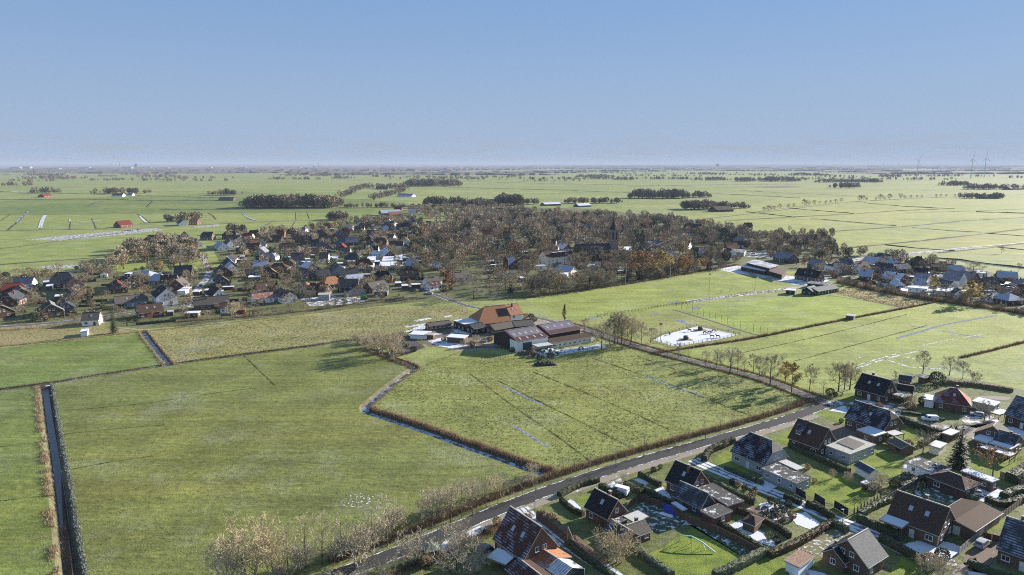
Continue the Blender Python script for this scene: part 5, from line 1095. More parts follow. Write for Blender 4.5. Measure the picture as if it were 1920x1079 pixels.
# hay rings with a dark bale
for px, lab in (((1313, 619.5), 'dark wrapped hay bale on scattered hay at the back of the paddock'), ((1286, 637), 'dark wrapped hay bale on scattered hay in the front of the paddock')):
    p = W(*px); t = empty('hay_bale', p); tag(t, lab, 'hay bale', 'hay bales in the paddock')
    m = MB(); m.lathe([(0, 0), (1.3, 0), (1.3, 1.6), (1.1, 1.9), (0, 1.95)], 10); m.build('bale', mat('bale_wrap', (.03, .05, .045), .5, .2), t)
    m = MB(); rng = random.Random(3)
    pts = [(math.cos(a) * rng.uniform(2.5, 4.5), math.sin(a) * rng.uniform(2.2, 3.4), .06) for a in [i * math.pi / 8 for i in range(16)]]
    for i in range(16): m.tri((0, 0, .25), pts[i], pts[(i + 1) % 16])
    m.build('scattered_hay', mat('hay', (.22, .16, .08), .95, .35, 2), t)
# floodlight masts, goals
for px, top, lab in (((1173, 535), 493, 'tall floodlight mast in the wood edge, leftmost of the masts'), ((1256.6, 522.5), 486, 'tall floodlight mast right of the big rust coloured tree'), ((1329, 560), 515, 'floodlight mast with dark lamp head at the front of the pitch'), ((1415, 546), 522, 'short floodlight mast near the sports hall forecourt'), ((1335.6, 514), 477, 'floodlight mast at the hedge left of the sports hall'), ((1238, 642), 609, 'lamp mast beside the snowy horse paddock')):
    p = W(*px); h = zfor(p.xy, top); t = empty('floodlight_mast', p); tag(t, lab, 'floodlight', 'floodlight masts')
    m = MB(); m.tube([(0, 0, -.2), (0, 0, h)], [.17, .10], 6); m.build('mast', M_metal, t); m = MB(); m.box(-.7, .7, -.25, .25, h + .003, h + .6); m.build('lamp_head', M_dark, t)
for px, rz, lab in (((1252, 549), .35, 'white goal frame at the left of the pitch'), ((1362, 549), .3, 'small teal goal near the path')):
    p = W(*px); t = empty('goal', p, rz); tag(t, lab, 'goal'); mm = M_white if px[0] < 1300 else mat('teal_paint', (.12, .38, .33), .5)
    for x in (-3.6, 3.6):
        m = MB(); m.bar((x, 0, 0), (x, 0, 2.44), .14); m.bar((x, 0, 2.44), (x, 2, 0), .08); m.build('goal_post', mm, t)
    m = MB(); m.bar((-3.6, 0, 2.44), (3.6, 0, 2.44), .14); m.bar((-3.6, 2, .05), (3.6, 2, .05), .08); m.build('crossbar', mm, t)
# puddles and frozen tracks in the fields
for q in ([(1248, 570), (1262, 566), (1277, 566), (1272, 571), (1256, 572)], [(1291, 578), (1300, 576), (1316, 577), (1314, 580), (1300, 581)], [(1265, 600), (1280, 600), (1290, 608), (1300, 610), (1296, 612), (1284, 608), (1270, 604)], [(1362, 617), (1374, 616), (1375, 618), (1364, 619)],
          [(1100, 597), (1125, 592), (1126, 595), (1104, 600)], [(1220, 590), (1236, 588), (1238, 589), (1222, 592)]): patch('puddle', q, M_puddle, 0.02)
for pts, w_ in (([(1680, 635), (1720, 624), (1760, 612), (1798, 604), (1868, 592)], 2.0), ([(1706, 611), (1722, 613), (1734, 615)], 1.6), ([(1762, 620), (1800, 627), (1846, 634)], 2.2), ([(940, 722), (965, 735), (990, 748), (1020, 760)], 1.5), ([(958, 797), (985, 812), (1010, 828), (1030, 838)], 1.3), ([(1208, 704), (1240, 717), (1275, 729), (1318, 744)], 1.6),
        ([(335, 661), (365, 658), (405, 652)], 1.8), ([(365, 642), (395, 640), (420, 638)], 1.3), ([(1618, 592), (1650, 588), (1676, 576)], 1.4)):
    strip('frozen_track', line(pts), w_ * 1.3, M_puddle, 0.022)
for pts, w_ in (([(1602, 692), (1640, 680), (1685, 667), (1740, 655)], .9), ([(1605, 686), (1645, 674), (1690, 661)], .8), ([(1580, 684), (1620, 668)], .5), ([(1655, 672), (1700, 687), (1725, 690), (1790, 693)], 1.0), ([(1690, 668), (1720, 675)], .8), ([(1720, 650), (1780, 638), (1840, 628)], .6)):
    strip('snow_track', line(pts), w_ * 1.6, snowmix('track_snow', (.20, .225, .06), .52, False, .55, True, True), 0.024)
for q in ([(634, 942), (655, 926), (692, 924), (712, 936), (680, 952), (646, 954)], [(296, 679), (304, 676), (316, 678), (308, 682)], [(1003, 701), (1012, 698), (1022, 703), (1010, 704)], [(1900, 668), (1912, 665), (1922, 668), (1906, 671)], [(1684, 677), (1694, 675), (1700, 677), (1690, 679)], [(1738, 691), (1750, 688), (1758, 691), (1744, 693)]):
    patch('snow_patch', q, snowmix('thin_snow', (.15, .175, .075), .36, False, 1.1, True, True), 0.026)
# ------------------------------------------------------------------ trees
M_bark = twigmat('bark', (0.14, 0.11, 0.083), .25); M_twig = twigmat('twigs', (0.385, 0.34, 0.24)); M_twigw = twigmat('willow_twigs', (0.45, 0.39, 0.27), .15)
M_twigv = twigmat('village_twigs', (0.28, 0.228, 0.168), .38, .35); M_barkp = twigmat('birch_bark', (0.34, 0.32, 0.28), .2)
M_rust = leafmat('rust_leaves', (0.28, 0.145, 0.055), (0.20, 0.105, 0.042)); M_ochre = leafmat('ochre_leaves', (0.40, 0.31, 0.10), (0.30, 0.23, 0.08)); M_olive = leafmat('olive_leaves', (0.23, 0.205, 0.115), (0.16, 0.145, 0.08))
M_ever = leafmat('evergreen', (0.036, 0.055, 0.026), (0.065, 0.082, 0.038), .25, .1); M_hedge = leafmat('hedge_leaves', (0.030, 0.040, 0.018), (0.062, 0.068, 0.03), .25, .1); M_hedgeb = leafmat('beech_hedge', (0.085, 0.058, 0.030), (0.055, 0.048, 0.024), .2, .1)
M_box = leafmat('topiary', (0.13, 0.15, 0.02), (0.09, 0.11, 0.02), .1, .1); M_reed = leafmat('reed_straw', (0.36, 0.275, 0.165), (0.25, 0.185, 0.11), .1, .25); M_bramble = leafmat('bramble', (0.25, 0.175, 0.11), (0.15, 0.11, 0.07), .15, .25)
def rvec(rng):
    while True:
        v = Vector((rng.uniform(-1, 1), rng.uniform(-1, 1), rng.uniform(-1, 1)))
        if .05 < v.length < 1: return v.normalized()
def tree_mesh(seed, h, trunk=.25, nlimb=9, spread=.55, lift=.55, wid=1.0, dens=1.0, leaves=0, leafs=.3, stems=1, start=.22, shape=1.0, kids=(6, 6, 3)):
    """trunk and limbs (tapered tubes) and a crown of fine twigs, optionally with leaves"""
    rng = random.Random(seed); T, C, Lf = MB(), MB(), MB()
    def ribbon(p, q, w):
        d = q - p; s = d.cross(rvec(rng)); s.normalize(); C.tri(p - s * w / 2, p + s * w / 2, q)
    tips = []
    def twig(p, d, L, lvl):
        q = p + (d + rvec(rng) * .25).normalized() * L; ribbon(p, q, (.055 if lvl == 3 else .034) * wid); tips.append(q)
        if lvl < 4:
            for _ in range(int(kids[2] * dens + rng.random())):
                t = rng.uniform(.3, 1); twig(p.lerp(q, t), (d * .7 + rvec(rng) * .75 + Vector((0, 0, .18))).normalized(), L * rng.uniform(.45, .8), lvl + 1)
    def branch(p, d, L, r):
        m1 = p + (d + rvec(rng) * .18).normalized() * L * .5; q = m1 + (d + rvec(rng) * .25 + Vector((0, 0, .12))).normalized() * L * .5
        C.tube([p, m1, q], [r, r * .65, r * .2], 3)
        for _ in range(int(kids[1] * dens + rng.random())):
            t = rng.uniform(.25, 1); b = p.lerp(m1, t * 2) if t < .5 else m1.lerp(q, t * 2 - 1)
            twig(b, (d * .65 + rvec(rng) * .7 + Vector((0, 0, .25))).normalized(), L * rng.uniform(.35, .6), 3)
    for st in range(stems):
        lean = Vector((rng.uniform(-.06, .06), rng.uniform(-.06, .06), 0)) if stems == 1 else Vector((math.cos(st * 6.28 / stems) * .28, math.sin(st * 6.28 / stems) * .28, 0))
        base = Vector((0, 0, -.25)) if stems == 1 else Vector((lean.x * 1.2, lean.y * 1.2, -.25))
        pts = [base + (Vector((0, 0, 1)) + lean) * (h * .86 * t) + rvec(rng) * .12 * t * h * .12 for t in (0, .25, .5, .75, 1)]
        rad = [trunk * k for k in (1, .78, .55, .33, .1)]; T.tube(pts, rad, 6)
        for i in range(nlimb):
            t = start + (1 - start) * ((i + rng.random()) / nlimb); k = min(3, int(t * 4)); p = pts[k].lerp(pts[k + 1], t * 4 - k)
            a = i * 2.4 + rng.uniform(-.4, .4); prof = math.sin(max(.12, min(1, (t - start) / (1 - start) * .82 + .28)) * math.pi) ** shape
            L = h * spread * (.35 + .65 * prof) * rng.uniform(.75, 1.1); d = Vector((math.cos(a), math.sin(a), lift + .5 * t)).normalized()
            mid = p + d * L * .5 + rvec(rng) * L * .06; end = mid + (d + Vector((0, 0, .35))).normalized() * L * .5; r = trunk * .42 * (1.1 - t * .8)
            T.tube([p, mid, end], [r, r * .6, r * .15], 4)
            for _ in range(int(kids[0] * dens + rng.random())):
                tt = rng.uniform(.25, 1); b = p.lerp(mid, tt * 2) if tt < .5 else mid.lerp(end, tt * 2 - 1)
                branch(b, (d * .6 + rvec(rng) * .7 + Vector((0, 0, .25))).normalized(), L * rng.uniform(.35, .55), max(.02, r * .35))
    if leaves:
        for _ in range(leaves):
            p = rng.choice(tips) + rvec(rng) * .35; u = rvec(rng) * leafs; v = u.cross(rvec(rng)); v = v.normalized() * leafs * .8 if v.length > 1e-3 else u
            Lf.quad([p - u * .5, p + v * .5, p + u * .5, p - v * .5])
    return T, C, Lf
def conifer_mesh(seed, h, r, cols=False):
    rng = random.Random(seed); T, C = MB(), MB(); T.tube([(0, 0, -.2), (0, 0, h * .97)], [h * .018, .03], 6)
    n = int(h * 2.4)
    for i in range(n):
        t = i / n; z = h * (.06 + .92 * t); rr = r * ((1 - t) ** .8 if not cols else (1 - t ** 3) * .9 + .1) * rng.uniform(.75, 1.1)
        k = 9 if not cols else 10
        for j in range(k):
            a = 2 * math.pi * (j + rng.random() * .7) / k; d = Vector((math.cos(a), math.sin(a), -.25 if not cols else .7)).normalized(); p = Vector((0, 0, z)); q = p + d * rr; s = Vector((-d.y, d.x, 0)).normalized()
            for m_ in range(4):
                t0 = .12 + m_ * .22; b = p.lerp(q, t0); e = p.lerp(q, min(1, t0 + .36)); w_ = rr * .20 * (1.25 - t0) * rng.uniform(.7, 1.3); up = Vector((0, 0, rng.uniform(-.12, .12)))
                C.tri(b - s * w_ + up, b + s * w_ - up, e + rvec(rng) * .12)
    return T, C
def blob_mesh(seed, n, rx, ry, rz_, size, zc=None):
    """leaf-sized faces spread through a rounded volume"""
    rng = random.Random(seed); C = MB(); zc = rz_ if zc is None else zc; lob = [(rvec(rng), rng.uniform(.1, .35)) for _ in range(7)]
    for _ in range(n):
        d = rvec(rng); k = rng.uniform(.55, 1) ** .5 * (1 + sum(w_ * max(0, d.dot(l)) ** 4 for l, w_ in lob) * .6 - .12); p = Vector((d.x * rx * k, d.y * ry * k, zc + d.z * rz_ * k))
        if p.z < .02: p.z = rng.uniform(.02, .4)
        u = rvec(rng) * size; v = u.cross(rvec(rng)); v = v.normalized() * size * .8 if v.length > 1e-3 else u
        C.quad([p - u * .5, p + v * .5, p + u * .5, p - v * .5])
    return C
PROTO = {}
def proto(key, T, C, Lf=None, bark=M_bark, twig=M_twig, leaf=None):
    parts = [('trunk', T.mesh('trunk', bark, True))] if T else []
    if C and C.f: parts.append(('crown' if not (Lf and Lf.f) else 'twigs', C.mesh('crown', twig)))
    if Lf and Lf.f: parts.append(('crown', Lf.mesh('crown', leaf)))
    PROTO[key] = parts
for i in range(4): proto('lane%d' % i, *tree_mesh(10 + i, 12, .2, 10, .36, .75, 1.7, 1.2, start=.2, kids=(6, 7, 4)))
for i in range(3): proto('thin%d' % i, *tree_mesh(30 + i, 8, .10, 7, .30, 1.0, .8, .8, start=.2))
for i in range(3): proto('broad%d' % i, *tree_mesh(40 + i, 12, .32, 11, .50, .5, 1.7, 1.25, start=.16, kids=(6, 7, 4)))
for i in range(3): proto('willow%d' % i, *tree_mesh(50 + i, 7, .14, 9, .52, 1.0, .95, 1.05, stems=4, start=.1), bark=M_twigw, twig=M_twigw)
for i in range(6): proto('vil%d' % i, *tree_mesh(60 + i, 13, .28, 10, .46, .55, 5.0, 1.05, start=.14, leaves=260 if i % 2 else 60, leafs=.55), twig=M_twigv, leaf=M_olive)
proto('rust0', *tree_mesh(80, 13, .35, 10, .50, .45, 1.8, .8, leaves=2600, leafs=.5, start=.15), leaf=M_rust)
proto('rust1', *tree_mesh(81, 11, .25, 9, .42, .6, 1.8, .7, leaves=1500, leafs=.5, start=.15), leaf=M_rust)
proto('ochre0', *tree_mesh(82, 11, .22, 9, .38, .7, 1.6, .7, leaves=1300, leafs=.45, start=.18), leaf=M_ochre)
proto('olive0', *tree_mesh(83, 11, .25, 9, .44, .6, 1.6, .8, leaves=1800, leafs=.45, start=.15), leaf=M_olive)
proto('poplar0', *tree_mesh(84, 11, .18, 16, .17, 1.8, 2.0, 1.0, leaves=900, leafs=.4, start=.08), leaf=M_rust)
proto('sparse_rust', *tree_mesh(85, 8, .2, 10, .62, .25, 1.3, .9, leaves=500, leafs=.32, start=.3), leaf=M_rust)
proto('fir0', *conifer_mesh(90, 12, 2.9), twig=M_ever); proto('fir1', *conifer_mesh(91, 10, 2.6), twig=M_ever); proto('cypress0', *conifer_mesh(92, 7, 1.0, True), twig=M_ever)
proto('bush0', None, blob_mesh(1, 700, 1.6, 1.5, 1.3, .30), twig=M_hedge); proto('bush1', None, blob_mesh(2, 700, 1.3, 1.6, 1.1, .30), twig=M_bramble); proto('bush2', None, blob_mesh(3, 900, 2.2, 2.0, 1.9, .34), twig=M_ever)
proto('ball0', None, blob_mesh(4, 700, .95, .95, .85, .2), twig=M_hedge); proto('ball1', None, blob_mesh(5, 700, .95, .95, .9, .2), twig=M_box); proto('straw0', None, blob_mesh(6, 500, 1.0, 1.0, 1.0, .28), twig=M_reed)
proto('scrub0', *tree_mesh(95, 4.5, .07, 7, .5, .9, 1.0, .9, stems=4, start=.08), twig=M_twig); proto('scrub1', *tree_mesh(96, 4.0, .07, 7, .6, .7, 1.0, .9, stems=5, start=.05), bark=M_twigw, twig=M_twigw)
for i in range(3): proto('feather%d' % i, *tree_mesh(120 + i, 9, .12, 8, .40, .9, .95, .85, start=.15), twig=M_twigw)
PH = {'feather': 9, 'lane': 12, 'thin': 8, 'broad': 12, 'willow': 7, 'vil': 13, 'rust': 13, 'ochre': 11, 'olive': 11, 'poplar': 11, 'fir0': 12, 'fir1': 10, 'cypress': 7, 'scrub0': 4.5, 'scrub1': 4, 'sparse_rust': 8, 'rust1': 11}
def plant(key, p, s, label, cat='tree', name='bare_tree', group=None, sxy=None, rz=None):
    o = empty(name, (p[0], p[1], 0), random.uniform(0, 6.28) if rz is None else rz); k = s if sxy is None else sxy; o.scale = (k, k, s)
    tag(o, label, cat, group)
    for nm, me in PROTO[key]: link(nm, me, o)
    return o
def plant_px(key, base, top, label, h0, wide=1.0, **k):
    p = W(*base); h = zfor(p.xy, top); s = h / h0; return plant(key, p, s, label, sxy=s * wide, **k)
# --- lane trees beside the farm lane, from left to right
LT = [('broad1', (1128, 656), 606), ('lane0', (1143, 645), 590), ('broad0', (1152, 646), 584), ('lane1', (1158, 645), 590), ('broad2', (1166, 646), 590), ('lane2', (1176, 640), 594), ('broad1', (1183, 647), 596), ('lane3', (1202, 645), 600), ('broad0', (1220, 643), 613),
      ('thin0', (1251, 669), 634), ('lane1', (1272, 672), 640), ('thin1', (1289, 680), 646), ('lane2', (1323, 688), 654), ('lane0', (1344, 690), 652), ('lane3', (1350, 689), 655), ('broad2', (1368, 702), 650), ('lane1', (1383, 698), 652), ('thin2', (1396, 700), 664), ('lane2', (1412, 702), 660), ('lane0', (1424, 706), 664), ('broad0', (1444, 724), 664),
      ('ochre0', (1472, 721), 676), ('ochre0', (1484, 736), 678), ('lane3', (1518, 731), 680), ('thin1', (1544, 741), 710), ('broad1', (1572, 734), 680), ('lane0', (1583, 732), 677), ('broad2', (1593, 731), 678)]
for i, (k, b, tp) in enumerate(LT):
    h0 = PH[k[:-1]]; oc = k.startswith('ochre')
    plant_px(k, b, tp, ('yellow leaved tree' if oc else ('slender bare tree' if k[:4] == 'thin' else 'bare tree')) + ' beside the farm lane, %s lane tree from the farm' % ordn(i + 1), h0, name='autumn_tree' if oc else 'bare_tree', group='trees along the farm lane')
RT = [('thin2', (1507, 767), 738), ('thin0', (1474, 777), 746), ('thin1', (1455, 772), 745), ('thin2', (1372, 806), 771), ('thin0', (1350, 814), 768), ('thin1', (1323, 823), 775), ('thin0', (1290, 826), 790), ('thin2', (1207, 857), 800), ('thin1', (1155, 876), 835), ('thin0', (1103, 886), 848), ('thin2', (1052, 898), 848), ('thin1', (1080, 892), 860), ('thin0', (1004, 930), 884), ('thin1', (980, 934), 886), ('thin2', (955, 940), 890),
      ('feather1', (934, 944), 884), ('thin1', (912, 952), 896), ('feather2', (886, 967), 893), ('feather0', (865, 972), 888), ('feather1', (845, 980), 900), ('feather2', (810, 992), 905), ('thin0', (790, 1000), 930), ('feather0', (727, 1024), 912), ('feather1', (700, 1030), 940), ('scrub1', (675, 1060), 988), ('feather2', (640, 1045), 962), ('feather0', (604, 1058), 952), ('feather1', (572, 1062), 956), ('feather2', (540, 1066), 975)]
for i, (k, b, tp) in enumerate(RT):
    kk = k if k in PH else k[:-1]
    plant_px(k, b, tp, '%s along the country road, %s roadside tree from the crossing' % ('slender leafless tree' if k[:4] == 'thin' else 'leafless tree', ordn(i + 1)), PH[kk], name='bare_tree', group='trees along the country road')
for i, (k, b, tp, wd, lab) in enumerate([('willow0', (470, 1092), 985, 1.1, 'pale bushy willow at the bottom edge, left of the road'), ('willow1', (425, 1100), 1015, 1.0, 'low pale willow bush cut by the bottom edge, furthest left'), ('willow2', (515, 1085), 1005, 1.0, 'low tan willow bush beside the pale willow at the bottom edge'),
        ('willow0', (690, 655), 626, 1.1, 'grey-tan willow left of the sand arena'), ('willow1', (714, 664), 624, 1.2, 'broad grey-tan willow in front of the sand arena'), ('willow2', (736, 671), 622, 1.1, 'grey-tan willow right at the bend of the ditch'), ('willow1', (672, 646), 628, 1.0, 'small willow at the corner of the border ditch')]):
    plant_px(k, b, tp, lab, 7, wd, name='willow')
plant_px('poplar0', (1058, 603), 568, 'slim rust brown columnar poplar right of the farmhouse', 11, .9, name='poplar')
plant_px('broad0', (1096, 622), 597, 'low round bare tree at the right end of the barns', 12, 1.0, name='bare_tree')
for k, b, tp, h0, wd, lab, nm in (('lane2', (1730, 701), 654, 12, 1.1, 'single bare tree behind the houses at the meadow edge', 'bare_tree'), ('lane0', (1678, 714), 694, 12, 1.0, 'small bare tree behind the garage at the meadow edge', 'bare_tree'), ('broad1', (1780, 704), 667, 12, 1.0, 'broad bare tree above the red hipped house', 'bare_tree'), ('lane3', (1805, 711), 674, 12, 1.1, 'upright bare tree above the red hipped house', 'bare_tree'), ('scrub0', (1827, 717), 697, 4.5, 1.3, 'low spreading bare tree right of the upright bare tree', 'bare_tree'),
        ('fir0', (1797, 878), 795, 12, 1.25, 'tall dark green pine between the garden huts', 'pine_tree'), ('sparse_rust', (1861, 893), 840, 8, 1.1, 'spreading tree with sparse rust leaves near the right edge', 'autumn_tree'), ('broad2', (1845, 790), 750, 12, .9, 'bare tree in front of the long flat garage', 'bare_tree'), ('broad0', (1730, 850), 808, 12, 1.0, 'dark bare tree beside the cream garden hut', 'bare_tree'),
        ('scrub1', (1160, 1052), 1000, 4.0, 1.3, 'tan leafless bush in front of the small frosted annex', 'bush'), ('scrub1', (1143, 1044), 1008, 4.0, 1.2, 'tangled brown bush left of the tan leafless bush', 'bush'), ('scrub0', (855, 1075), 1005, 4.5, 1.4, 'big tangled bush at the bottom edge beside the green transformer hut', 'bush'), ('scrub1', (890, 1070), 1030, 4.0, 1.4, 'brown tangled bush between the hut and the brown house', 'bush'), ('scrub0', (770, 1062), 1000, 4.5, 1.1, 'scrubby bush left of the green transformer hut', 'bush'),
        ('scrub0', (1740, 1079), 1045, 4.5, 1.5, 'bare garden shrub at the bottom edge left of the snowy drive', 'bush'), ('scrub1', (1770, 1085), 1050, 4.0, 1.4, 'dense twiggy shrub at the bottom edge', 'bush'), ('scrub0', (1168, 905), 884, 4.5, .8, 'little pollarded tree beside the white van', 'bare_tree'), ('scrub1', (1590, 905), 885, 4.0, .8, 'little rust leaved tree on the lawn beside the snow topped lean-to', 'bush'),
        ('scrub1', (1652, 912), 888, 4.0, 1.0, 'tan bush in the wild garden corner', 'bush'), ('scrub0', (1633, 925), 900, 4.5, 1.1, 'dark twiggy bush in the wild garden corner', 'bush'), ('scrub1', (1560, 898), 880, 4.0, .7, 'thin red twig tree on the lawn behind the carport block', 'bush'), ('scrub1', (1700, 757), 738, 4.0, 1.6, 'tangle of shrubs beside the striped carport', 'bush'),
        ('bush2', (1755, 722), 722, 3.8, 1.0, 'round dark evergreen bush at the meadow edge', 'bush'), ('broad1', (438, 600), 565, 12, 1.1, 'pale round bare tree at the meadow edge of the left village', 'bare_tree'), ('fir0', (214, 625), 572, 12, .8, 'dark slim conifer before the white house in the left village', 'conifer'), ('fir1', (168, 572), 541, 10, 1.3, 'broad dark conifer beside the orange roofed wing', 'conifer'), ('fir0', (553, 567), 538, 12, 1.0, 'dark fir beside the frosted brown roof', 'conifer'),
        ('rust0', (1202, 524), 468, 13, 1.15, 'big rust coloured tree at the village edge beside the pitch', 'autumn_tree'), ('ochre0', (1240, 521), 468, 11, 1.2, 'yellow tree right of the big rust coloured tree', 'autumn_tree'), ('olive0', (1142, 500), 467, 11, 1.2, 'pale olive round tree left of the big rust coloured tree', 'autumn_tree'), ('rust1', (1285, 515), 478, 11, 1.4, 'rust brown tree at the hedge above the pitch', 'autumn_tree'), ('rust1', (837, 553), 505, 11, .9, 'rust brown upright tree beside the white house on the lane', 'autumn_tree'),
        ('ochre0', (303, 513), 489, 11, 1.2, 'small golden round tree in the left village', 'autumn_tree'), ('lane0', (888, 560), 513, 12, 1.5, 'pale bare tree where the lane leaves the village', 'bare_tree'), ('broad2', (1750, 502), 478, 12, 1.1, 'bare tree beside the long low brown barn', 'bare_tree'), ('broad0', (1822, 520), 490, 12, 1.5, 'wide bare tree behind the lilac roofed house', 'bare_tree'), ('ochre0', (1750, 553), 515, 11, .9, 'slim yellow-green tree between the right village houses', 'autumn_tree'), ('ochre0', (1818, 572), 525, 11, 1.4, 'large yellow tree in the right village hedge', 'autumn_tree'), ('fir1', (1848, 527), 508, 10, .9, 'dark conifer behind the brick gable in the right village', 'conifer')):
    if k == 'bush2': plant(k, W(*b), 1.5, lab, name='bush', cat='bush')
    else: plant_px(k, b, tp, lab, h0, wd, name=nm, cat='bush' if nm == 'bush' else 'tree')
# --- village trees: the nearer ones as things, the mass behind as woodland
ROADS_XY = [p.xy for o in (LANE, ) for p in o]
def clear(p, r):
    for fx, fy, fr in FOOT:
        if (p.x - fx) ** 2 + (p.y - fy) ** 2 < (fr * .72 + r) ** 2: return False
    return all((p.xy - q).length > 4 for q in ROADS_XY)
AREAS = [ # photo polygon, trees per hectare, height range, label place
    ('wood', [(770, 452), (800, 425), (880, 409), (1000, 403), (1110, 406), (1250, 413), (1330, 428), (1400, 440), (1430, 458), (1400, 470), (1385, 492), (1330, 505), (1230, 523), (1150, 537), (1060, 552), (985, 558), (905, 558), (880, 545), (800, 510), (770, 480)], 56, (6.5, 16)),
    ('left', [(-20, 545), (0, 520), (180, 500), (420, 505), (430, 440), (560, 428), (690, 410), (790, 412), (780, 480), (850, 545), (760, 560), (640, 565), (480, 585), (330, 596), (200, 612), (-20, 608)], 46, (5, 10.5)),
    ('grove', [(200, 505), (240, 465), (330, 450), (370, 470), (385, 500), (360, 515), (300, 490), (240, 500)], 120, (9, 13)),
    ('right', [(1390, 475), (1420, 440), (1560, 440), (1570, 470), (1640, 480), (1750, 490), (1960, 540), (1960, 590), (1870, 575), (1780, 560), (1690, 548), (1600, 530), (1560, 525), (1500, 500)], 60, (5, 10)),
    ('copse', [(1430, 472), (1440, 456), (1500, 452), (1560, 458), (1572, 474), (1540, 490), (1460, 486)], 55, (7, 11)),
    ('edge', [(985, 560), (1000, 540), (1100, 528), (1230, 510), (1330, 492), (1395, 488), (1392, 500), (1290, 515), (1150, 538)], 130, (6, 13)),
    ('hedge', [(1565, 528), (1640, 540), (1700, 551), (1760, 561), (1860, 575), (1940, 587), (1940, 594), (1860, 582), (1760, 568), (1690, 557), (1620, 546), (1565, 534)], 260, (3, 6)),
    ('front', [(160, 610), (330, 599), (480, 587), (600, 575), (740, 560), (748, 567), (600, 584), (480, 596), (330, 608), (170, 620)], 150, (2.5, 6)),
    ('north', [(760, 392), (820, 384), (900, 388), (1000, 392), (1020, 400), (900, 404), (800, 414)], 40, (6, 11)),
]
# open ground kept clear before the long cream house, the church and the cream cottages
for q, r_ in (((1035, 500), 12), ((1045, 507), 13), ((1055, 500), 12), ((1040, 516), 13), ((1052, 520), 13), ((1062, 512), 12), ((1149, 494), 9), ((1150, 503), 9), ((1075, 512), 10), ((960, 508), 10), ((1025, 510), 12), ((1068, 522), 12), ((1034, 528), 12), ((1050, 532), 12), ((1020, 498), 10), ((1149, 512), 9)): FOOT.append((*W(*q).xy, r_))
rng = random.Random(99); CAND = []
for nm, poly, dens, hr in AREAS:
    pw = [W(*q).xy for q in poly]; x0, x1 = min(p.x for p in pw), max(p.x for p in pw); y0, y1 = min(p.y for p in pw), max(p.y for p in pw)
    n = int((x1 - x0) * (y1 - y0) / 1e4 * dens)
    for _ in range(n):
        p = Vector((rng.uniform(x0, x1), rng.uniform(y0, y1)))
        if not inside(p, pw): continue
        h = rng.uniform(*hr)
        if nm == 'left' and p.y < 430: h *= .8
        if clear(p, 1.0): CAND.append((p.y * (1 - h * .02) + (60 if nm in ('hedge', 'front') else 0), p, h, nm))
CAND.sort(key=lambda q: q[0])
CNT = {'bare': 0, 'autumn': 0, 'conifer': 0}; REST = []
PL = {'wood': 'the wooded village centre', 'left': 'the left village', 'grove': 'the grove of the left village', 'right': 'the right village', 'copse': 'the copse behind the sports hall', 'edge': 'the wood edge above the pitch', 'hedge': 'the hedge below the right village', 'front': 'the garden edge facing the rough field', 'north': 'the lanes beyond the village'}
for key, p, h, nm in CAND:
    r = rng.random()
    if r < .15 and CNT['conifer'] < 180:
        k = rng.choice(('fir0', 'fir1', 'cypress0')); h *= .75; CNT['conifer'] += 1
        plant(k, p, h / {'fir0': 12, 'fir1': 10, 'cypress0': 7}[k], 'dark evergreen conifer among the trees of ' + PL[nm], name='conifer', group='conifers of ' + PL[nm])
    elif r < .28 and CNT['autumn'] < 150:
        k = rng.choice(('rust1', 'ochre0', 'olive0', 'olive0', 'olive0', 'olive0')); h *= .8; CNT['autumn'] += 1
        plant(k, p, h / 11, {'r': 'rust brown leaved', 'o': 'olive leaved'}[k[0]].replace('olive leaved', 'yellow leaved' if k == 'ochre0' else 'olive leaved') + ' tree among the bare trees of ' + PL[nm], name='autumn_tree', group='%s trees of %s' % (k[:-1], PL[nm]), sxy=h / 11 * rng.uniform(.8, 1.2))
    elif CNT['bare'] < 285:
        CNT['bare'] += 1; k = 'vil%d' % rng.randrange(6)
        plant(k, p, h / 13, 'grey-brown bare tree in the tree mass of ' + PL[nm], name='bare_tree', group='bare trees of ' + PL[nm], sxy=h / 13 * rng.uniform(.9, 1.35))
    else: REST.append((p, h, nm))
# --- low detail trees joined into woodland masses
def low_tree(seed, n=250, k1=.095, k2=.026):
    rng = random.Random(seed); V = []; F = []
    def tri(a, b, c): i = len(V); V.extend([a, b, c]); F.append((i, i + 1, i + 2))
    for j in range(3):
        a = j * 2.1; tri((.03 * math.cos(a), .03 * math.sin(a), -.02), (.03 * math.cos(a + 2.1), .03 * math.sin(a + 2.1), -.02), (0, 0, .7))
    for _ in range(n):
        d = rvec(rng); k = rng.uniform(.35, 1) ** .5; p = Vector((d.x * .36 * k, d.y * .36 * k, .56 + d.z * .42 * k)); u = (rvec(rng) * .5 + Vector((d.x * .7, d.y * .7, .75))) * k1; v = u.cross(rvec(rng)); v = v.normalized() * k2 if v.length > 1e-4 else u
        tri(tuple(p - u), tuple(p + u + v), tuple(p + u * .2 - v))
    return np.array(V), np.array(F)
LOW = [low_tree(s) for s in range(5)]; LOWF = [low_tree(s + 20, 100, .11, .055) for s in range(5)]
M_mass = attrmat('tree_mass')
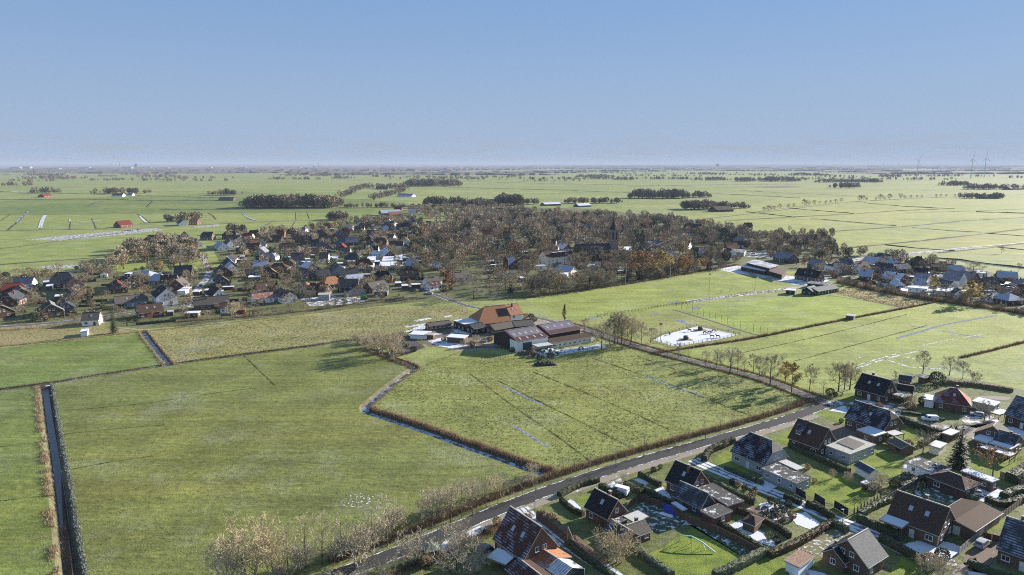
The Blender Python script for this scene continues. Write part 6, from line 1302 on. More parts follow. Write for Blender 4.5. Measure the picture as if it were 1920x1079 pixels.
def woodland(items, label, seed, name='woodland', dark=1.0, protos=None):
    """items: (xy, height, width factor)"""
    rg = np.random.RandomState(seed); VV, FF, CC = [], [], []; off = 0
    for i, (p, h, wf) in enumerate(items):
        V, F = (protos or LOW)[i % 5]; a = rg.uniform(0, 6.28); c, s = math.cos(a), math.sin(a); X = V[:, 0] * c - V[:, 1] * s; Y = V[:, 0] * s + V[:, 1] * c
        VV.append(np.stack([X * h * wf + p[0], Y * h * wf + p[1], V[:, 2] * h], 1)); FF.append(F + off); off += len(V)
        pal = [(.285, .235, .175), (.325, .26, .18), (.215, .185, .15), (.30, .19, .11), (.26, .235, .145), (.055, .070, .042)]; col = np.array(pal[rg.choice(6, p=[.27, .23, .21, .05, .09, .15])]) * rg.uniform(.8, 1.25) * dark
        CC.append(np.tile(np.append(col, 1.0), (len(F), 1)))
    V = np.concatenate(VV); F = np.concatenate(FF); Cc = np.concatenate(CC)
    me = bpy.data.meshes.new(name); me.from_pydata(V.tolist(), [], F.tolist()); at = me.attributes.new('vcol', 'FLOAT_COLOR', 'FACE'); at.data.foreach_set('color', Cc.ravel()); me.materials.append(M_mass)
    o = link(name, me); tag(o, label, 'woodland', kind='stuff'); return o
if REST:
    woodland([(p, h, rng.uniform(.9, 1.25)) for p, h, nm in REST if nm in ('wood', 'north', 'edge')], 'mass of bare brown trees filling the wooded village centre', 1)
    sub = [(p, h, rng.uniform(.9, 1.25)) for p, h, nm in REST if nm not in ('wood', 'north', 'edge')]
    if sub: woodland(sub, 'further bare trees between the houses of the outer village', 2)
print('TREES', len(CAND), CNT, len(REST))
# village shrubs
SHR = 0
for nm, poly, dens, hr in AREAS:
    if nm not in ('left', 'right'): continue
    pw = [W(*q).xy for q in poly]; x0, x1 = min(p.x for p in pw), max(p.x for p in pw); y0, y1 = min(p.y for p in pw), max(p.y for p in pw)
    for _ in range(2500):
        p = Vector((rng.uniform(x0, x1), rng.uniform(y0, min(y1, 620))))
        if SHR >= (140 if nm == 'left' else 215): break
        if inside(p, pw) and clear(p, .3):
            SHR += 1; k = rng.choice(('bush0', 'bush1', 'bush2', 'bush1', 'straw0')); plant(k, p, rng.uniform(.7, 1.5), {'bush0': 'low dark green garden shrub', 'bush1': 'low brown garden shrub', 'bush2': 'rounded evergreen garden shrub', 'straw0': 'straw coloured garden shrub'}[k] + ' between the houses of ' + PL[nm], cat='shrub', name='shrub', group={'bush0': 'dark green', 'bush1': 'brown', 'bush2': 'evergreen', 'straw0': 'straw coloured'}[k] + ' garden shrubs of ' + PL[nm])
# ------------------------------------------------------------------ reeds and scrub along ditches and roads (uncountable: one object per strip)
def reeds(px, w, h, label, m, per=26, off=0.0, seed=0, name='reeds', lean=.25, zoff=0.0, bw=.07, thr=.62):
    rg = random.Random(seed + 17); pts = px if hasattr(px[0], 'x') else line(px, 5); nn = normals2(pts); b = MB()
    for i in range(len(pts) - 1):
        L = (pts[i + 1] - pts[i]).length
        for _ in range(int(L * per + rg.random())):
            t = rg.random(); p = pts[i].lerp(pts[i + 1], t) + nn[i] * (off + rg.gauss(0, w * .33)); k = mnoise.noise(Vector((p.x * .25, p.y * .25, seed))) * .5 + 1
            if k < thr: continue
            hh = h * k * rg.uniform(.55, 1.15); a = rg.uniform(0, 3.14); s = Vector((math.cos(a), math.sin(a), 0)) * bw * rg.uniform(.7, 1.6); d = Vector((rg.gauss(0, lean), rg.gauss(0, lean), 1)) * hh
            q = Vector((p.x, p.y, -.15 + zoff)); b.tri(q - s, q + s, q + d)
    o = b.build(name, m); tag(o, label, name.replace('_', ' '), kind='stuff'); return o
reeds(DL[0][1], 1.9, .8, 'straw coloured dry grass on the left bank of the long ditch', M_reed, 42, -2.8, 1, 'dry_grass', thr=.92)
reeds(DL[0][1], 1.0, .6, 'dark frosted grass on the right bank of the long ditch', leafmat('frosted_grass', (.095, .12, .055), (.34, .37, .37), .1, .1), 30, 2.5, 2, 'frosted_grass')
reeds(DL[0][1][-14:], 1.6, .9, 'dry reeds standing in the near end of the long ditch', M_reed, 50, 0, 3, 'reeds', zoff=-1.6)
for i, (k, off, h, w_, per) in enumerate(((1, 1.9, .7, .8, 16), (1, -1.9, .5, .6, 8), (2, 2.0, 1.0, .9, 22), (2, -2.2, 1.0, 1.0, 22))):
    reeds(DL[k][1], w_, h, ['dark dry grass on the far side of the border ditch', 'thin dry grass on the near side of the border ditch', 'reeds left of the short side ditch', 'reeds right of the short side ditch'][i], M_bramble if k == 1 else M_reed, per, off, 10 + i, 'dry_grass' if k == 1 else 'reeds')
BND = DL[3][1]
reeds(BND[36:], 1.5, 1.3, 'tall straw coloured reeds along the bending ditch below the middle field', M_reed, 75, 2.9, 21)
reeds(BND[36:], 1.1, 1.1, 'dark brambles on the slope of the bending ditch', M_bramble, 45, 1.6, 22, 'brambles')
reeds(BND[8:38], 1.0, .9, 'reeds beside the curve of the bending ditch', M_reed, 26, 2.2, 23)
reeds(BND[:14], 1.8, 1.2, 'dark scrub at the top of the bending ditch', M_bramble, 40, -1.5, 24, 'brambles')
NR = normals2(ROAD)
reeds([p + q * 5.6 for p, q in zip(ROAD[10:], NR[10:])], 1.9, 1.7, 'brown leafless hedge of brambles along the country road', M_bramble, 110, 0, 31, 'roadside_scrub', bw=.05)
reeds([p + q * 6.2 for p, q in zip(ROAD[10:36], NR[10:36])], 1.5, .9, 'dry straw grass under the roadside trees', M_reed, 45, 0, 32, 'dry_grass')
reeds([p - q * 5.0 for p, q in zip(ROAD[5:26], NR[5:26])], 2.6, 1.1, 'wild brown scrub between the road and the green hut', M_bramble, 90, -2.0, 33, 'roadside_scrub')
NLn = normals2(LANE)
reeds([p - q * 3.8 for p, q in zip(LANE[2:38], NLn[2:38])], 1.3, 1.0, 'rusty dry grass on the far verge of the farm lane', leafmat('rusty_grass', (.24, .125, .06), (.17, .10, .05), .1, .2), 40, 0, 34, 'dry_grass')
reeds([p + q * 3.6 for p, q in zip(LANE[2:34], NLn[2:34])], 1.3, 1.1, 'brown dry grass on the near verge of the farm lane', M_bramble, 55, 0, 35, 'dry_grass')
reeds([(1222, 664), (1300, 652), (1380, 640), (1432, 631), (1520, 613), (1600, 597), (1690, 580), (1760, 566)], 1.6, 1.4, 'red-brown reeds along the ditch before the practice pitch', leafmat('red_reed', (.20, .115, .075), (.13, .08, .055), .1, .2), 38, 0, 36)
reeds([(1800, 672), (1850, 660), (1930, 640)], 1.6, 1.3, 'red-brown reeds along the ditch at the right edge', MC['red_reed'], 34, 0, 37)
reeds([(268, 622), (480, 600), (620, 584), (740, 570), (770, 562)], 1.6, .9, 'dry grass strip where the rough field meets the gardens', M_reed, 22, 0, 38, 'dry_grass')
reeds([(-20, 618), (80, 612), (150, 604)], 4.5, .9, 'tan reeds beside the left village street', M_reed, 60, -4, 39)
reeds([(-20, 652), (130, 638), (268, 622)], 1.4, .9, 'dry grass along the back of the left green field', M_bramble, 22, 0, 40, 'dry_grass')
reeds([(985, 561), (1080, 548), (1200, 531), (1330, 508), (1390, 498)], 2.2, 1.8, 'dark scrub under the trees at the top of the pitch', M_bramble, 70, 3, 41, 'scrub')
reeds([(1570, 530), (1640, 545), (1700, 556), (1760, 566), (1860, 580), (1930, 592)], 5.0, 3.0, 'dark hedge scrub below the right village', M_bramble, 70, 1, 42, 'scrub')
reeds([(760, 560), (700, 566), (600, 582), (480, 594), (330, 606)], 2.0, 1.5, 'dark garden edge scrub of the left village', M_bramble, 26, -2, 43, 'scrub')
reeds([(850, 655), (930, 652), (980, 662), (1040, 672)], 2.2, 1.0, 'weeds along the lower side of the farm yard', M_bramble, 30, 0, 44, 'weeds')
# scrub and young willows thickening the road side at the bottom left
rg7 = random.Random(77)
for i in range(17):
    t = .10 + .46 * i / 17 + rg7.uniform(-.01, .01); j = int(t * (len(ROAD) - 1)); p = ROAD[j] + NR[j] * rg7.uniform(5.5, 9.5); k = rg7.choice(('scrub1', 'scrub0', 'scrub1'))
    plant(k, p, rg7.uniform(.7, 1.5), 'leafless road side bush in the tan thicket left of the road, %s from the bottom' % ordn(i + 1), cat='bush', name='bush', group='bushes of the roadside thicket')
for i in range(12):
    t = .12 + .25 * i / 12; j = int(t * (len(ROAD) - 1)); p = ROAD[j] - NR[j] * rg7.uniform(4.5, 9); plant(rg7.choice(('scrub1', 'scrub0')), p, rg7.uniform(.6, 1.2), 'leafless bush right of the road near the green hut, %s from the bottom' % ordn(i + 1), cat='bush', name='bush', group='bushes beside the green hut')
# faint drainage furrows overgrown with coarser grass
M_furrow = leafmat('furrow_grass', (.065, .08, .028), (.11, .105, .045), .1, .2)
for i, (px, w_) in enumerate((([(1000, 698), (1100, 738), (1180, 772), (1255, 806)], .9), ([(935, 715), (1000, 748), (1090, 792), (1180, 838)], .8), ([(880, 700), (960, 760), (1040, 815), (1110, 868)], .7), ([(1110, 672), (1230, 712), (1330, 750), (1420, 785)], .9), ([(1195, 668), (1300, 705), (1400, 738), (1475, 765)], .7), ([(458, 668), (487, 696), (514, 722)], .5), ([(110, 816), (200, 806), (310, 797)], .5), ([(120, 770), (260, 758), (400, 738), (480, 728)], .5), ([(115, 884), (200, 868), (290, 855)], .6), ([(0, 838), (85, 828)], .5), ([(0, 940), (100, 928)], .5), ([(1230, 690), (1400, 660), (1560, 625), (1700, 590)], .6), ([(1480, 680), (1600, 648), (1740, 610)], .6))):
    reeds(px, w_, .28, 'faint furrow of coarser grass, %s of the field furrows' % ordn(i + 1), M_furrow, 46, 0, 300 + i, 'furrow_grass', bw=.12)
# tussocks over the rough fields
def tussocks(poly, n, label, m, h, seed, bw=.16):
    pw = [W(*q).xy for q in poly]; rg = random.Random(seed); x0, x1 = min(p.x for p in pw), max(p.x for p in pw); y0, y1 = min(p.y for p in pw), max(p.y for p in pw); b = MB(); c = 0
    while c < n:
        p = Vector((rg.uniform(x0, x1), rg.uniform(y0, y1))); c += 1
        if not inside(p, pw): continue
        k = mnoise.noise(Vector((p.x * .07, p.y * .07, seed))) + .5 * mnoise.noise(Vector((p.x * .3, p.y * .3, seed)))
        if k < rg.uniform(-.8, .45): continue
        if ground_z(p) < -.01: continue
        for _ in range(3):
            a = rg.uniform(0, 3.14); s = Vector((math.cos(a), math.sin(a), 0)) * bw * rg.uniform(.6, 1.5); q = Vector((p.x + rg.gauss(0, .18), p.y + rg.gauss(0, .18), -.03)); b.tri(q - s, q + s, q + Vector((rg.gauss(0, .2), rg.gauss(0, .2), h * rg.uniform(.5, 1.2))))
    o = b.build('grass_tussocks', m); tag(o, label, 'grass', kind='stuff')
M_tuss = leafmat('tussock_grass', (.185, .20, .062), (.21, .20, .085), .1, .35)
tussocks(FIELDS[3][0], 26000, 'coarse grass tussocks over the middle field', M_tuss, .24, 5)
tussocks(FIELDS[5][0], 15000, 'straw coloured tussocks over the rough field before the village', leafmat('rough_tuft', (.27, .225, .12), (.21, .20, .085), .1, .3), .36, 6, .18)
tussocks(FIELDS[2][0], 26000, 'short grass tufts over the large left field', leafmat('tuft_grass', (.12, .155, .042), (.15, .17, .058), .1, .35), .16, 7, .13)
tussocks(FIELDS[11][0], 5000, 'straw tussocks over the fallow corner by the club house', M_reed, .5, 8, .2)
# thicket between the border ditch and the sand arena
for i in range(16):
    p = W(664 + i * 6.2 + rg7.uniform(-3, 3), 640 + i * 1.9 + rg7.uniform(-3, 3)); plant(rg7.choice(('scrub0', 'scrub1', 'bush1')), p, rg7.uniform(.7, 1.3), 'brown leafless bush in the thicket left of the sand arena, %s from left' % ordn(i + 1), cat='bush', name='bush', group='bushes of the thicket by the sand arena')
# scrub round the farm yard
for i, (px, k, s_) in enumerate((((905, 648), 'scrub0', 1.0), ((893, 642), 'scrub1', .9), ((918, 640), 'bush1', 1.1), ((885, 650), 'bush1', 1.2), ((868, 652), 'scrub0', .8), ((832, 640), 'bush1', .9), ((946, 612), 'scrub1', .8), ((985, 597), 'bush1', 1.3), ((996, 598), 'bush0', 1.2), ((1003, 603), 'bush1', 1.1), ((978, 600), 'scrub1', .7), ((790, 650), 'scrub1', .8), ((760, 652), 'bush1', 1.2), ((776, 660), 'bush0', 1.1), ((900, 595), 'bush1', 1.2), ((960, 660), 'bush1', 1.0), ((1000, 668), 'bush1', 1.2), ((1012, 676), 'bush0', 1.0), ((1052, 662), 'scrub0', .7), ((1120, 640), 'scrub1', .9))):
    plant(k, W(*px), s_, {'s': 'leafless bush', 'b': 'low brown shrub'}[k[0]].replace('low brown', 'low green' if k == 'bush0' else 'low brown') + ' round the farm yard, %s of the farm bushes from the yard corner' % ordn(i + 1), cat='bush', name='bush', group='bushes round the farm yard')
# ------------------------------------------------------------------ hedges
def hedge(px, w, h, label, m=None, name='hedge', lump=.12):
    m = m or M_hedge; pts = px if hasattr(px[0], 'x') else line(px, 4) if len(px) > 2 else [W(*px[0]).lerp(W(*px[1]), i / 12) for i in range(13)]; out = [pts[0]]
    for i in range(len(pts) - 1):
        n = max(1, int((pts[i + 1] - pts[i]).length / .8)); out += [pts[i].lerp(pts[i + 1], (k + 1) / n) for k in range(n)]
    nn = normals2(out); rg = random.Random(int(abs(px[0][0]))); b = MB(); prof = [(-.5, 0), (-.52, .55), (-.42, .93), (0, 1.0), (.42, .93), (.52, .55), (.5, 0)]; rows = []
    c = out[0]
    for p, q in zip(out, nn): rows.append([tuple(p - c + q * (a * w + rg.gauss(0, lump * .4)) + Vector((0, 0, z * h * (1 + rg.gauss(0, lump * .35)) - (.1 if z == 0 else 0)))) for a, z in prof])
    for i in range(len(rows) - 1):
        for j in range(6): b.quad([rows[i][j], rows[i][j + 1], rows[i + 1][j + 1], rows[i + 1][j]])
    b.quad(rows[0][::-1]); b.quad(rows[-1])
    nf = len(b.f)
    for i in range(len(rows) - 1):                    # leaf faces on the surface
        for _ in range(int(26 * h)):
            j = rg.randrange(6); t, u = rg.random(), rg.random(); p = Vector(rows[i][j]).lerp(Vector(rows[i][j + 1]), t).lerp(Vector(rows[i + 1][j]).lerp(Vector(rows[i + 1][j + 1]), t), u) + rvec(rg) * lump; x = rvec(rg) * .17; y = x.cross(rvec(rg)); y = y.normalized() * .13 if y.length > 1e-3 else x
            b.quad([p - x, p + y, p + x, p - y])
    o = b.build(name, m, None, c); tag(o, label, 'hedge', 'garden hedges'); return o
for px, w_, h_, mm, lab in (
    ([(1049, 932), (1085, 913), (1122, 903)], 1.6, 1.3, M_hedge, 'low hedge along the road before the black roofed brick house'), ([(1052, 940), (1072, 958), (1094, 968)], 1.2, 1.2, M_hedge, 'dark hedge beside the snowy strip left of the black roofed brick house'), ([(1125, 915), (1145, 925), (1166, 935)], 1.4, 1.4, M_hedge, 'dark hedge between the black roofed house and the white van'),
    ([(1172, 912), (1190, 922), (1204, 928)], 1.8, 1.6, M_hedge, 'thick round topped hedge right of the white van'), ([(1198, 894), (1220, 905), (1238, 914)], 1.0, 1.5, M_hedge, 'clipped hedge in front of the dark green-black roofed house'), ([(1204, 920), (1230, 935), (1258, 950)], 1.3, 1.6, M_ever, 'dark hedge beside the frost striped annex'),
    ([(1320, 866), (1330, 850), (1352, 840), (1375, 830)], 1.7, 1.8, M_hedge, 'curved round hedge before the grey plastered house'), ([(1310, 895), (1350, 915), (1400, 940), (1416, 946)], 1.6, 1.5, M_ever, 'long dark hedge on the near side of the snowy driveway'), ([(1360, 880), (1400, 897), (1430, 909)], 1.4, 1.0, M_ever, 'low shaded hedge under the grey plastered house'),
    ([(1417, 925), (1400, 945)], 1.0, 1.9, M_hedgeb, 'brown beech hedge return behind the large felt roof'), ([(1378, 960), (1420, 975), (1460, 995), (1480, 1010)], 1.2, 1.5, M_hedgeb, 'brown hedge behind the garden pavilion'), ([(1345, 985), (1390, 1010), (1440, 1042)], 1.2, 1.4, M_hedge, 'hedge along the fence of the snowy garden'),
    ([(1442, 1046), (1470, 1034), (1500, 1020), (1560, 985)], 1.4, 1.5, M_hedgeb, 'beech hedge at the left of the vegetable plot'), ([(1340, 1085), (1390, 1062), (1432, 1040)], 1.8, 1.7, leafmat('laurel', (.05, .07, .03), (.14, .15, .10), .1, .1), 'glossy laurel hedge in front of the swing lawn'), ([(1185, 1030), (1220, 1055), (1260, 1082)], 1.6, 1.3, MC['laurel'], 'laurel hedge along the left side of the swing lawn'),
    ([(1062, 1023), (1100, 1052), (1150, 1088)], 1.1, 1.5, M_ever, 'row of dark clipped evergreens beside the snowy track'), ([(1012, 970), (1050, 1000), (1110, 1050), (1130, 1062)], 2.2, 2.0, M_bramble, 'wild brown hedge above the snowy track'), ([(1480, 838), (1530, 862), (1592, 890)], 1.5, 1.7, M_ever, 'dark hedge between the dark brown house and the lawn'),
    ([(1512, 950), (1540, 962), (1562, 975)], 1.1, 1.7, M_hedge, 'clipped hedge at the near side of the drive beside the paving'), ([(1608, 977), (1640, 992), (1690, 1014)], 1.5, 1.9, M_ever, 'tall dark hedge in front of the terrace canopy'), ([(1612, 968), (1640, 952), (1668, 940)], 1.6, 1.4, MC['laurel'], 'variegated hedge left of the big dark brown house'), ([(1560, 985), (1575, 992), (1588, 1000)], 1.4, 1.6, MC['laurel'], 'short hedge piece at the corner of the vegetable plot'),
    ([(1650, 1015), (1690, 1036), (1730, 1058)], 1.6, 1.8, M_ever, 'dark hedge on the near side of the snowy driveway end'), ([(1690, 920), (1720, 905), (1760, 898)], 1.4, 1.7, M_hedge, 'hedge behind the big dark brown house'), ([(1765, 913), (1800, 928), (1828, 942)], 1.8, 1.5, MC['laurel'], 'snow dusted hedge before the parked white car'), ([(1882, 935), (1905, 925), (1940, 920)], 2.2, 1.6, M_ever, 'dark laurel patch near the right edge'),
    ([(1850, 940), (1880, 950), (1920, 938)], 1.8, 1.5, M_hedge, 'hedge above the double garage'), ([(1688, 790), (1730, 806), (1780, 822)], 2.0, 2.0, M_ever, 'big dark hedge along the lane of the white van'), ([(1725, 838), (1760, 822), (1790, 808)], 1.6, 1.7, M_hedgeb, 'brown hedge between the lawns left of the pine'), ([(1690, 775), (1740, 782), (1770, 790)], 1.2, .9, M_ever, 'low hedge before the red hipped house'),
    ([(1815, 1060), (1850, 1075), (1900, 1092)], 1.3, 1.5, M_hedge, 'clipped hedge in the lower right corner'), ([(1895, 905), (1935, 880)], 3.0, 2.6, M_ever, 'large dark bush row at the right edge below the pine'), ([(1770, 720), (1830, 724), (1900, 735)], 2.2, 1.4, M_bramble, 'loose scrub hedge at the meadow edge on the right'), ([(1470, 935), (1502, 948)], 1.0, 1.3, M_hedge, 'short hedge beside the carport block drive'),
    ([(60, 601), (95, 596), (130, 592)], 1.2, 1.2, M_hedge, 'trimmed hedge before the twin gable houses'), ([(255, 610), (290, 607), (330, 603)], 1.2, 1.5, M_ever, 'row of small evergreens behind the brick house at the meadow')):
    hedge(px, w_, h_, lab, mm)
# hedges between the village gardens
def village_hedges(poly, n, area, seed):
    r3 = random.Random(seed); pw = [W(*q).xy for q in poly]; x0, x1 = min(p.x for p in pw), max(p.x for p in pw); y0, y1 = min(p.y for p in pw), max(p.y for p in pw); got = []
    for _ in range(4000):
        if len(got) >= n: break
        p = Vector((r3.uniform(x0, x1), r3.uniform(y0, y1))); a = r3.choice((.18, 1.75)) + r3.uniform(-.1, .1); d = Vector((math.cos(a), math.sin(a))); L = r3.uniform(7, 16)
        if all(inside(p + d * L * t, pw) and not any((p.x + d.x * L * t - fx) ** 2 + (p.y + d.y * L * t - fy) ** 2 < (fr * .75 + .6) ** 2 for fx, fy, fr in FOOT) for t in (0, .33, .66, 1)): got.append((p, d, L))
    got.sort(key=lambda q: PX((q[0].x, q[0].y, 0))[0])
    for i, (p, d, L) in enumerate(got): hedge([Vector((p.x + d.x * L * t / 4, p.y + d.y * L * t / 4, 0)) for t in range(5)], r3.uniform(.9, 1.5), r3.uniform(1.2, 2.0), 'clipped garden hedge between the houses, %s from left in the %s' % (ordn(i + 1), area), r3.choice((M_ever, M_hedge, M_hedge, M_hedgeb)))
village_hedges([(0, 545), (180, 512), (300, 520), (420, 500), (430, 450), (560, 440), (690, 430), (780, 440), (770, 480), (830, 530), (760, 548), (640, 560), (480, 580), (330, 592), (200, 604), (0, 604)], 60, 'left village', 3)
village_hedges([(1560, 505), (1640, 495), (1750, 505), (1930, 545), (1930, 580), (1780, 553), (1690, 542), (1600, 526)], 20, 'right village', 4)
# clipped cypress rows and topiary balls
def row(key, px, n, s, lab, cat='bush', name='cypress', grp=None):
    a, b = W(*px[0]), W(*px[1])
    for i in range(n):
        p = a.lerp(b, i / max(1, n - 1)); plant(key, p, s * random.uniform(.85, 1.15), '%s, %s from left' % (lab, ordn(i + 1)), cat=cat, name=name, group=grp or lab)
row('cypress0', ((1713, 926), (1760, 905)), 7, .42, 'clipped dark cypress in the row behind the big brown house'); row('cypress0', ((1601, 965), (1650, 940)), 9, .34, 'small clipped cypress left of the big brown house')
for px, k, s, lab in (((1442, 1012), 'ball1', 1.1, 'golden yellow clipped ball shrub in the snowy garden'), ((1457, 1018), 'ball0', 1.1, 'dark clipped ball shrub beside the golden ball'), ((1446, 945), 'ball0', 1.2, 'clipped ball shrub at the top of the topiary garden'), ((1458, 955), 'ball0', 1.1, 'clipped ball shrub beside the drive in the topiary garden'), ((1434, 962), 'bush0', .7, 'loose green shrub at the left of the topiary garden'),
        ((1452, 968), 'ball0', 1.3, 'round dark shrub in the middle of the topiary garden'), ((1470, 962), 'ball0', 1.0, 'small round shrub in the topiary garden near the hedge'), ((1478, 950), 'ball0', 1.1, 'rounded shrub at the drive corner of the topiary garden'), ((1440, 975), 'bush0', .8, 'dark shrub behind the garden pavilion'), ((1465, 978), 'bush1', .9, 'brown shrub in the lower topiary garden'), ((1484, 972), 'bush1', .9, 'brown shrub beside the snowy paving'),
        ((1372, 908), 'ball0', .9, 'round shrub above the felt roof, leftmost of three'), ((1384, 914), 'straw0', .9, 'pale grass clump above the felt roof'), ((1396, 920), 'ball0', 1.0, 'round shrub above the felt roof, rightmost of three'), ((1225, 885), 'ball0', .9, 'small round shrub in the front garden hedge, left'), ((1238, 880), 'ball1', .8, 'yellowish round shrub in the front garden hedge'), ((1515, 880), 'straw0', .8, 'straw coloured shrub behind the carport block'), ((1527, 905), 'straw0', .7, 'straw coloured shrub at the corner of the carport block'),
        ((1577, 793), 'ball0', .9, 'round dark shrub at the corner of the large black house'), ((1668, 835), 'bush1', 1.0, 'rust tinted shrub behind the brown garden shed'), ((1688, 850), 'bush0', 1.0, 'green shrub left of the small white path'), ((1703, 836), 'bush1', .9, 'brown shrub left of the cream hut'), ((1706, 768), 'bush1', 1.3, 'brown shrub under the striped carport'), ((1730, 760), 'bush0', 1.3, 'dark shrub beside the white garage'), ((1648, 765), 'bush1', .9, 'grey shrub at the drive of the house nearest the lane'),
        ((1556, 742), 'bush2', .8, 'dark rounded bush at the crossing'), ((1566, 744), 'ball0', 1.0, 'clipped ball shrub at the crossing'), ((1640, 920), 'bush1', 1.0, 'brown shrub beside the wild garden path'), ((1678, 915), 'bush0', 1.0, 'green shrub at the end of the wild garden'), ((910, 1002), 'ball0', .8, 'small round evergreen beside the road left of the brown house'), ((932, 985), 'straw0', 1.1, 'pampas clump beside the road above the brown house'), ((1018, 975), 'straw0', 1.2, 'tall tan grass clump at the track entrance'), ((1034, 985), 'bush1', 1.3, 'brown shrub at the track entrance'),
        ((1700, 905), 'bush2', .8, 'dark shrub beside the frosted lawn'), ((1740, 1060), 'bush1', 1.3, 'golden brown shrub at the bottom edge'), ((1765, 1050), 'bush0', 1.1, 'green shrub below the snowy drive end'), ((800, 1058), 'bush1', 1.2, 'brown shrub left of the green transformer hut'), ((850, 1050), 'bush0', 1.0, 'green shrub right of the green transformer hut')):
    plant(k, W(*px), s, lab, cat='shrub', name='shrub')
# ------------------------------------------------------------------ garden surfaces
for px in ([(1330, 868), (1352, 845), (1374, 838), (1372, 858), (1425, 880), (1400, 892)], [(1440, 822), (1470, 812), (1500, 800), (1482, 838), (1455, 830)], [(1545, 765), (1580, 775), (1585, 790), (1640, 805), (1610, 800), (1560, 790), (1520, 775)], [(1232, 1030), (1300, 985), (1330, 1000), (1390, 1045), (1340, 1082), (1260, 1082), (1205, 1040)],
           [(1500, 902), (1530, 880), (1590, 895), (1640, 925), (1605, 960), (1545, 945), (1500, 925)], [(1580, 868), (1640, 845), (1665, 850), (1700, 870), (1690, 900), (1640, 890)], [(1700, 800), (1725, 812), (1722, 840), (1695, 835), (1682, 815)], [(1780, 870), (1830, 860), (1900, 862), (1920, 840), (1960, 850), (1960, 890), (1880, 905), (1820, 885)], [(1075, 938), (1090, 928), (1105, 930), (1096, 950)],
           [(905, 1003), (945, 985), (935, 1010), (918, 1012)], [(1660, 1078), (1690, 1040), (1740, 1065), (1760, 1090), (1660, 1100)], [(1835, 995), (1862, 985), (1882, 970), (1880, 990), (1850, 1005)], [(1562, 740), (1600, 735), (1598, 748), (1575, 752)], [(1330, 1085), (1440, 1035), (1500, 1060), (1470, 1085)]):
    patch('lawn', px, M_lawn, 0.024)
for px, m in (([(1050, 945), (1070, 935), (1095, 955), (1085, 965)], M_snowy), ([(1130, 905), (1165, 895), (1195, 915), (1180, 928), (1150, 922)], M_snowy2), ([(1185, 900), (1203, 893), (1225, 905), (1210, 912)], M_snowy), ([(1225, 918), (1243, 912), (1262, 935), (1252, 942)], M_snowy), ([(1182, 955), (1200, 935), (1245, 930), (1290, 965), (1345, 1000), (1440, 1050), (1400, 1048), (1300, 985), (1230, 1000), (1195, 985)], M_frostlawn),
              ([(1362, 985), (1385, 972), (1420, 990), (1470, 1015), (1455, 1028), (1400, 1015)], M_fullsnow), ([(1420, 945), (1445, 935), (1480, 950), (1490, 975), (1455, 985), (1425, 965)], M_snowy), ([(1480, 965), (1510, 958), (1545, 985), (1520, 995), (1490, 985)], M_fullsnow), ([(1405, 893), (1435, 900), (1460, 912), (1440, 925), (1410, 915)], M_snowy), ([(1495, 1030), (1550, 992), (1600, 1000), (1560, 1045), (1520, 1050)], snowmix('garden_bed', (.15, .14, .07), .36, scale=.9)),
              ([(1540, 795), (1590, 800), (1640, 820), (1600, 830), (1560, 818)], M_paving), ([(1550, 770), (1640, 785), (1700, 800), (1640, 775), (1580, 760)], M_snowy), ([(1600, 750), (1660, 752), (1700, 765), (1690, 780), (1640, 770)], M_snowy2), ([(1795, 778), (1850, 775), (1880, 790), (1850, 808), (1810, 800)], M_snowy2), ([(1780, 800), (1850, 795), (1860, 812), (1800, 830)], M_gravel), ([(1700, 925), (1760, 905), (1815, 930), (1800, 945), (1740, 940)], M_frostlawn), ([(1680, 890), (1730, 885), (1760, 905), (1700, 920)], M_frostlawn),
              ([(1825, 915), (1860, 905), (1890, 925), (1860, 950), (1835, 940)], M_snowy), ([(1690, 1020), (1740, 1008), (1790, 1018), (1815, 1030), (1780, 1055), (1720, 1045)], M_fullsnow), ([(1800, 1050), (1850, 1000), (1880, 1015), (1860, 1060), (1830, 1090)], M_paving), ([(1780, 1065), (1830, 1045), (1850, 1090), (1790, 1100)], M_gravel), ([(1810, 1070), (1850, 1075), (1900, 1100), (1820, 1100)], M_snowy), ([(905, 1040), (930, 1008), (960, 1040), (940, 1060)], M_paving), ([(870, 1000), (900, 985), (915, 990), (890, 1012)], M_snowy), ([(810, 1025), (840, 1010), (860, 1030), (845, 1050), (825, 1040)], M_snowy),
              ([(1860, 800), (1900, 800), (1940, 815), (1935, 830), (1890, 825)], M_fullsnow), ([(1690, 870), (1705, 862), (1725, 880), (1690, 888)], M_snowy2), ([(1820, 745), (1860, 742), (1900, 745), (1890, 752), (1830, 748)], M_gravel), ([(1220, 905), (1240, 897), (1247, 905), (1230, 914)], M_paving), ([(1475, 1070), (1500, 1064), (1550, 1075), (1560, 1090), (1480, 1095)], M_snowy), ([(1390, 955), (1410, 945), (1430, 960), (1412, 972)], M_paving)):
    patch('garden_ground', px, m, 0.05 if m in (M_fullsnow, M_snowy) else 0.046)
for q in ([(560, 560), (620, 555), (680, 558), (700, 566), (640, 572), (580, 575)], [(690, 480), (760, 476), (770, 498), (700, 505)], [(150, 595), (190, 590), (200, 605), (160, 612)], [(1395, 474), (1440, 470), (1450, 485), (1400, 482)], [(1600, 520), (1700, 535), (1780, 545), (1760, 555), (1680, 545)], [(1090, 470), (1130, 490), (1180, 495), (1175, 505), (1090, 500)]): patch('snowy_yard', q, M_snowy2, 0.022)
for q in ([(45, 450), (140, 440), (290, 428), (310, 432), (200, 444), (110, 452)], [(360, 425), (410, 421), (414, 424), (365, 428)], [(228, 432), (262, 428), (264, 431), (232, 434)], [(1548, 495), (1640, 482), (1740, 470), (1745, 474), (1640, 488), (1555, 500)], [(70, 500), (180, 494), (200, 498), (90, 505)]): patch('snow_patch', q, M_snowy2, 0.06)
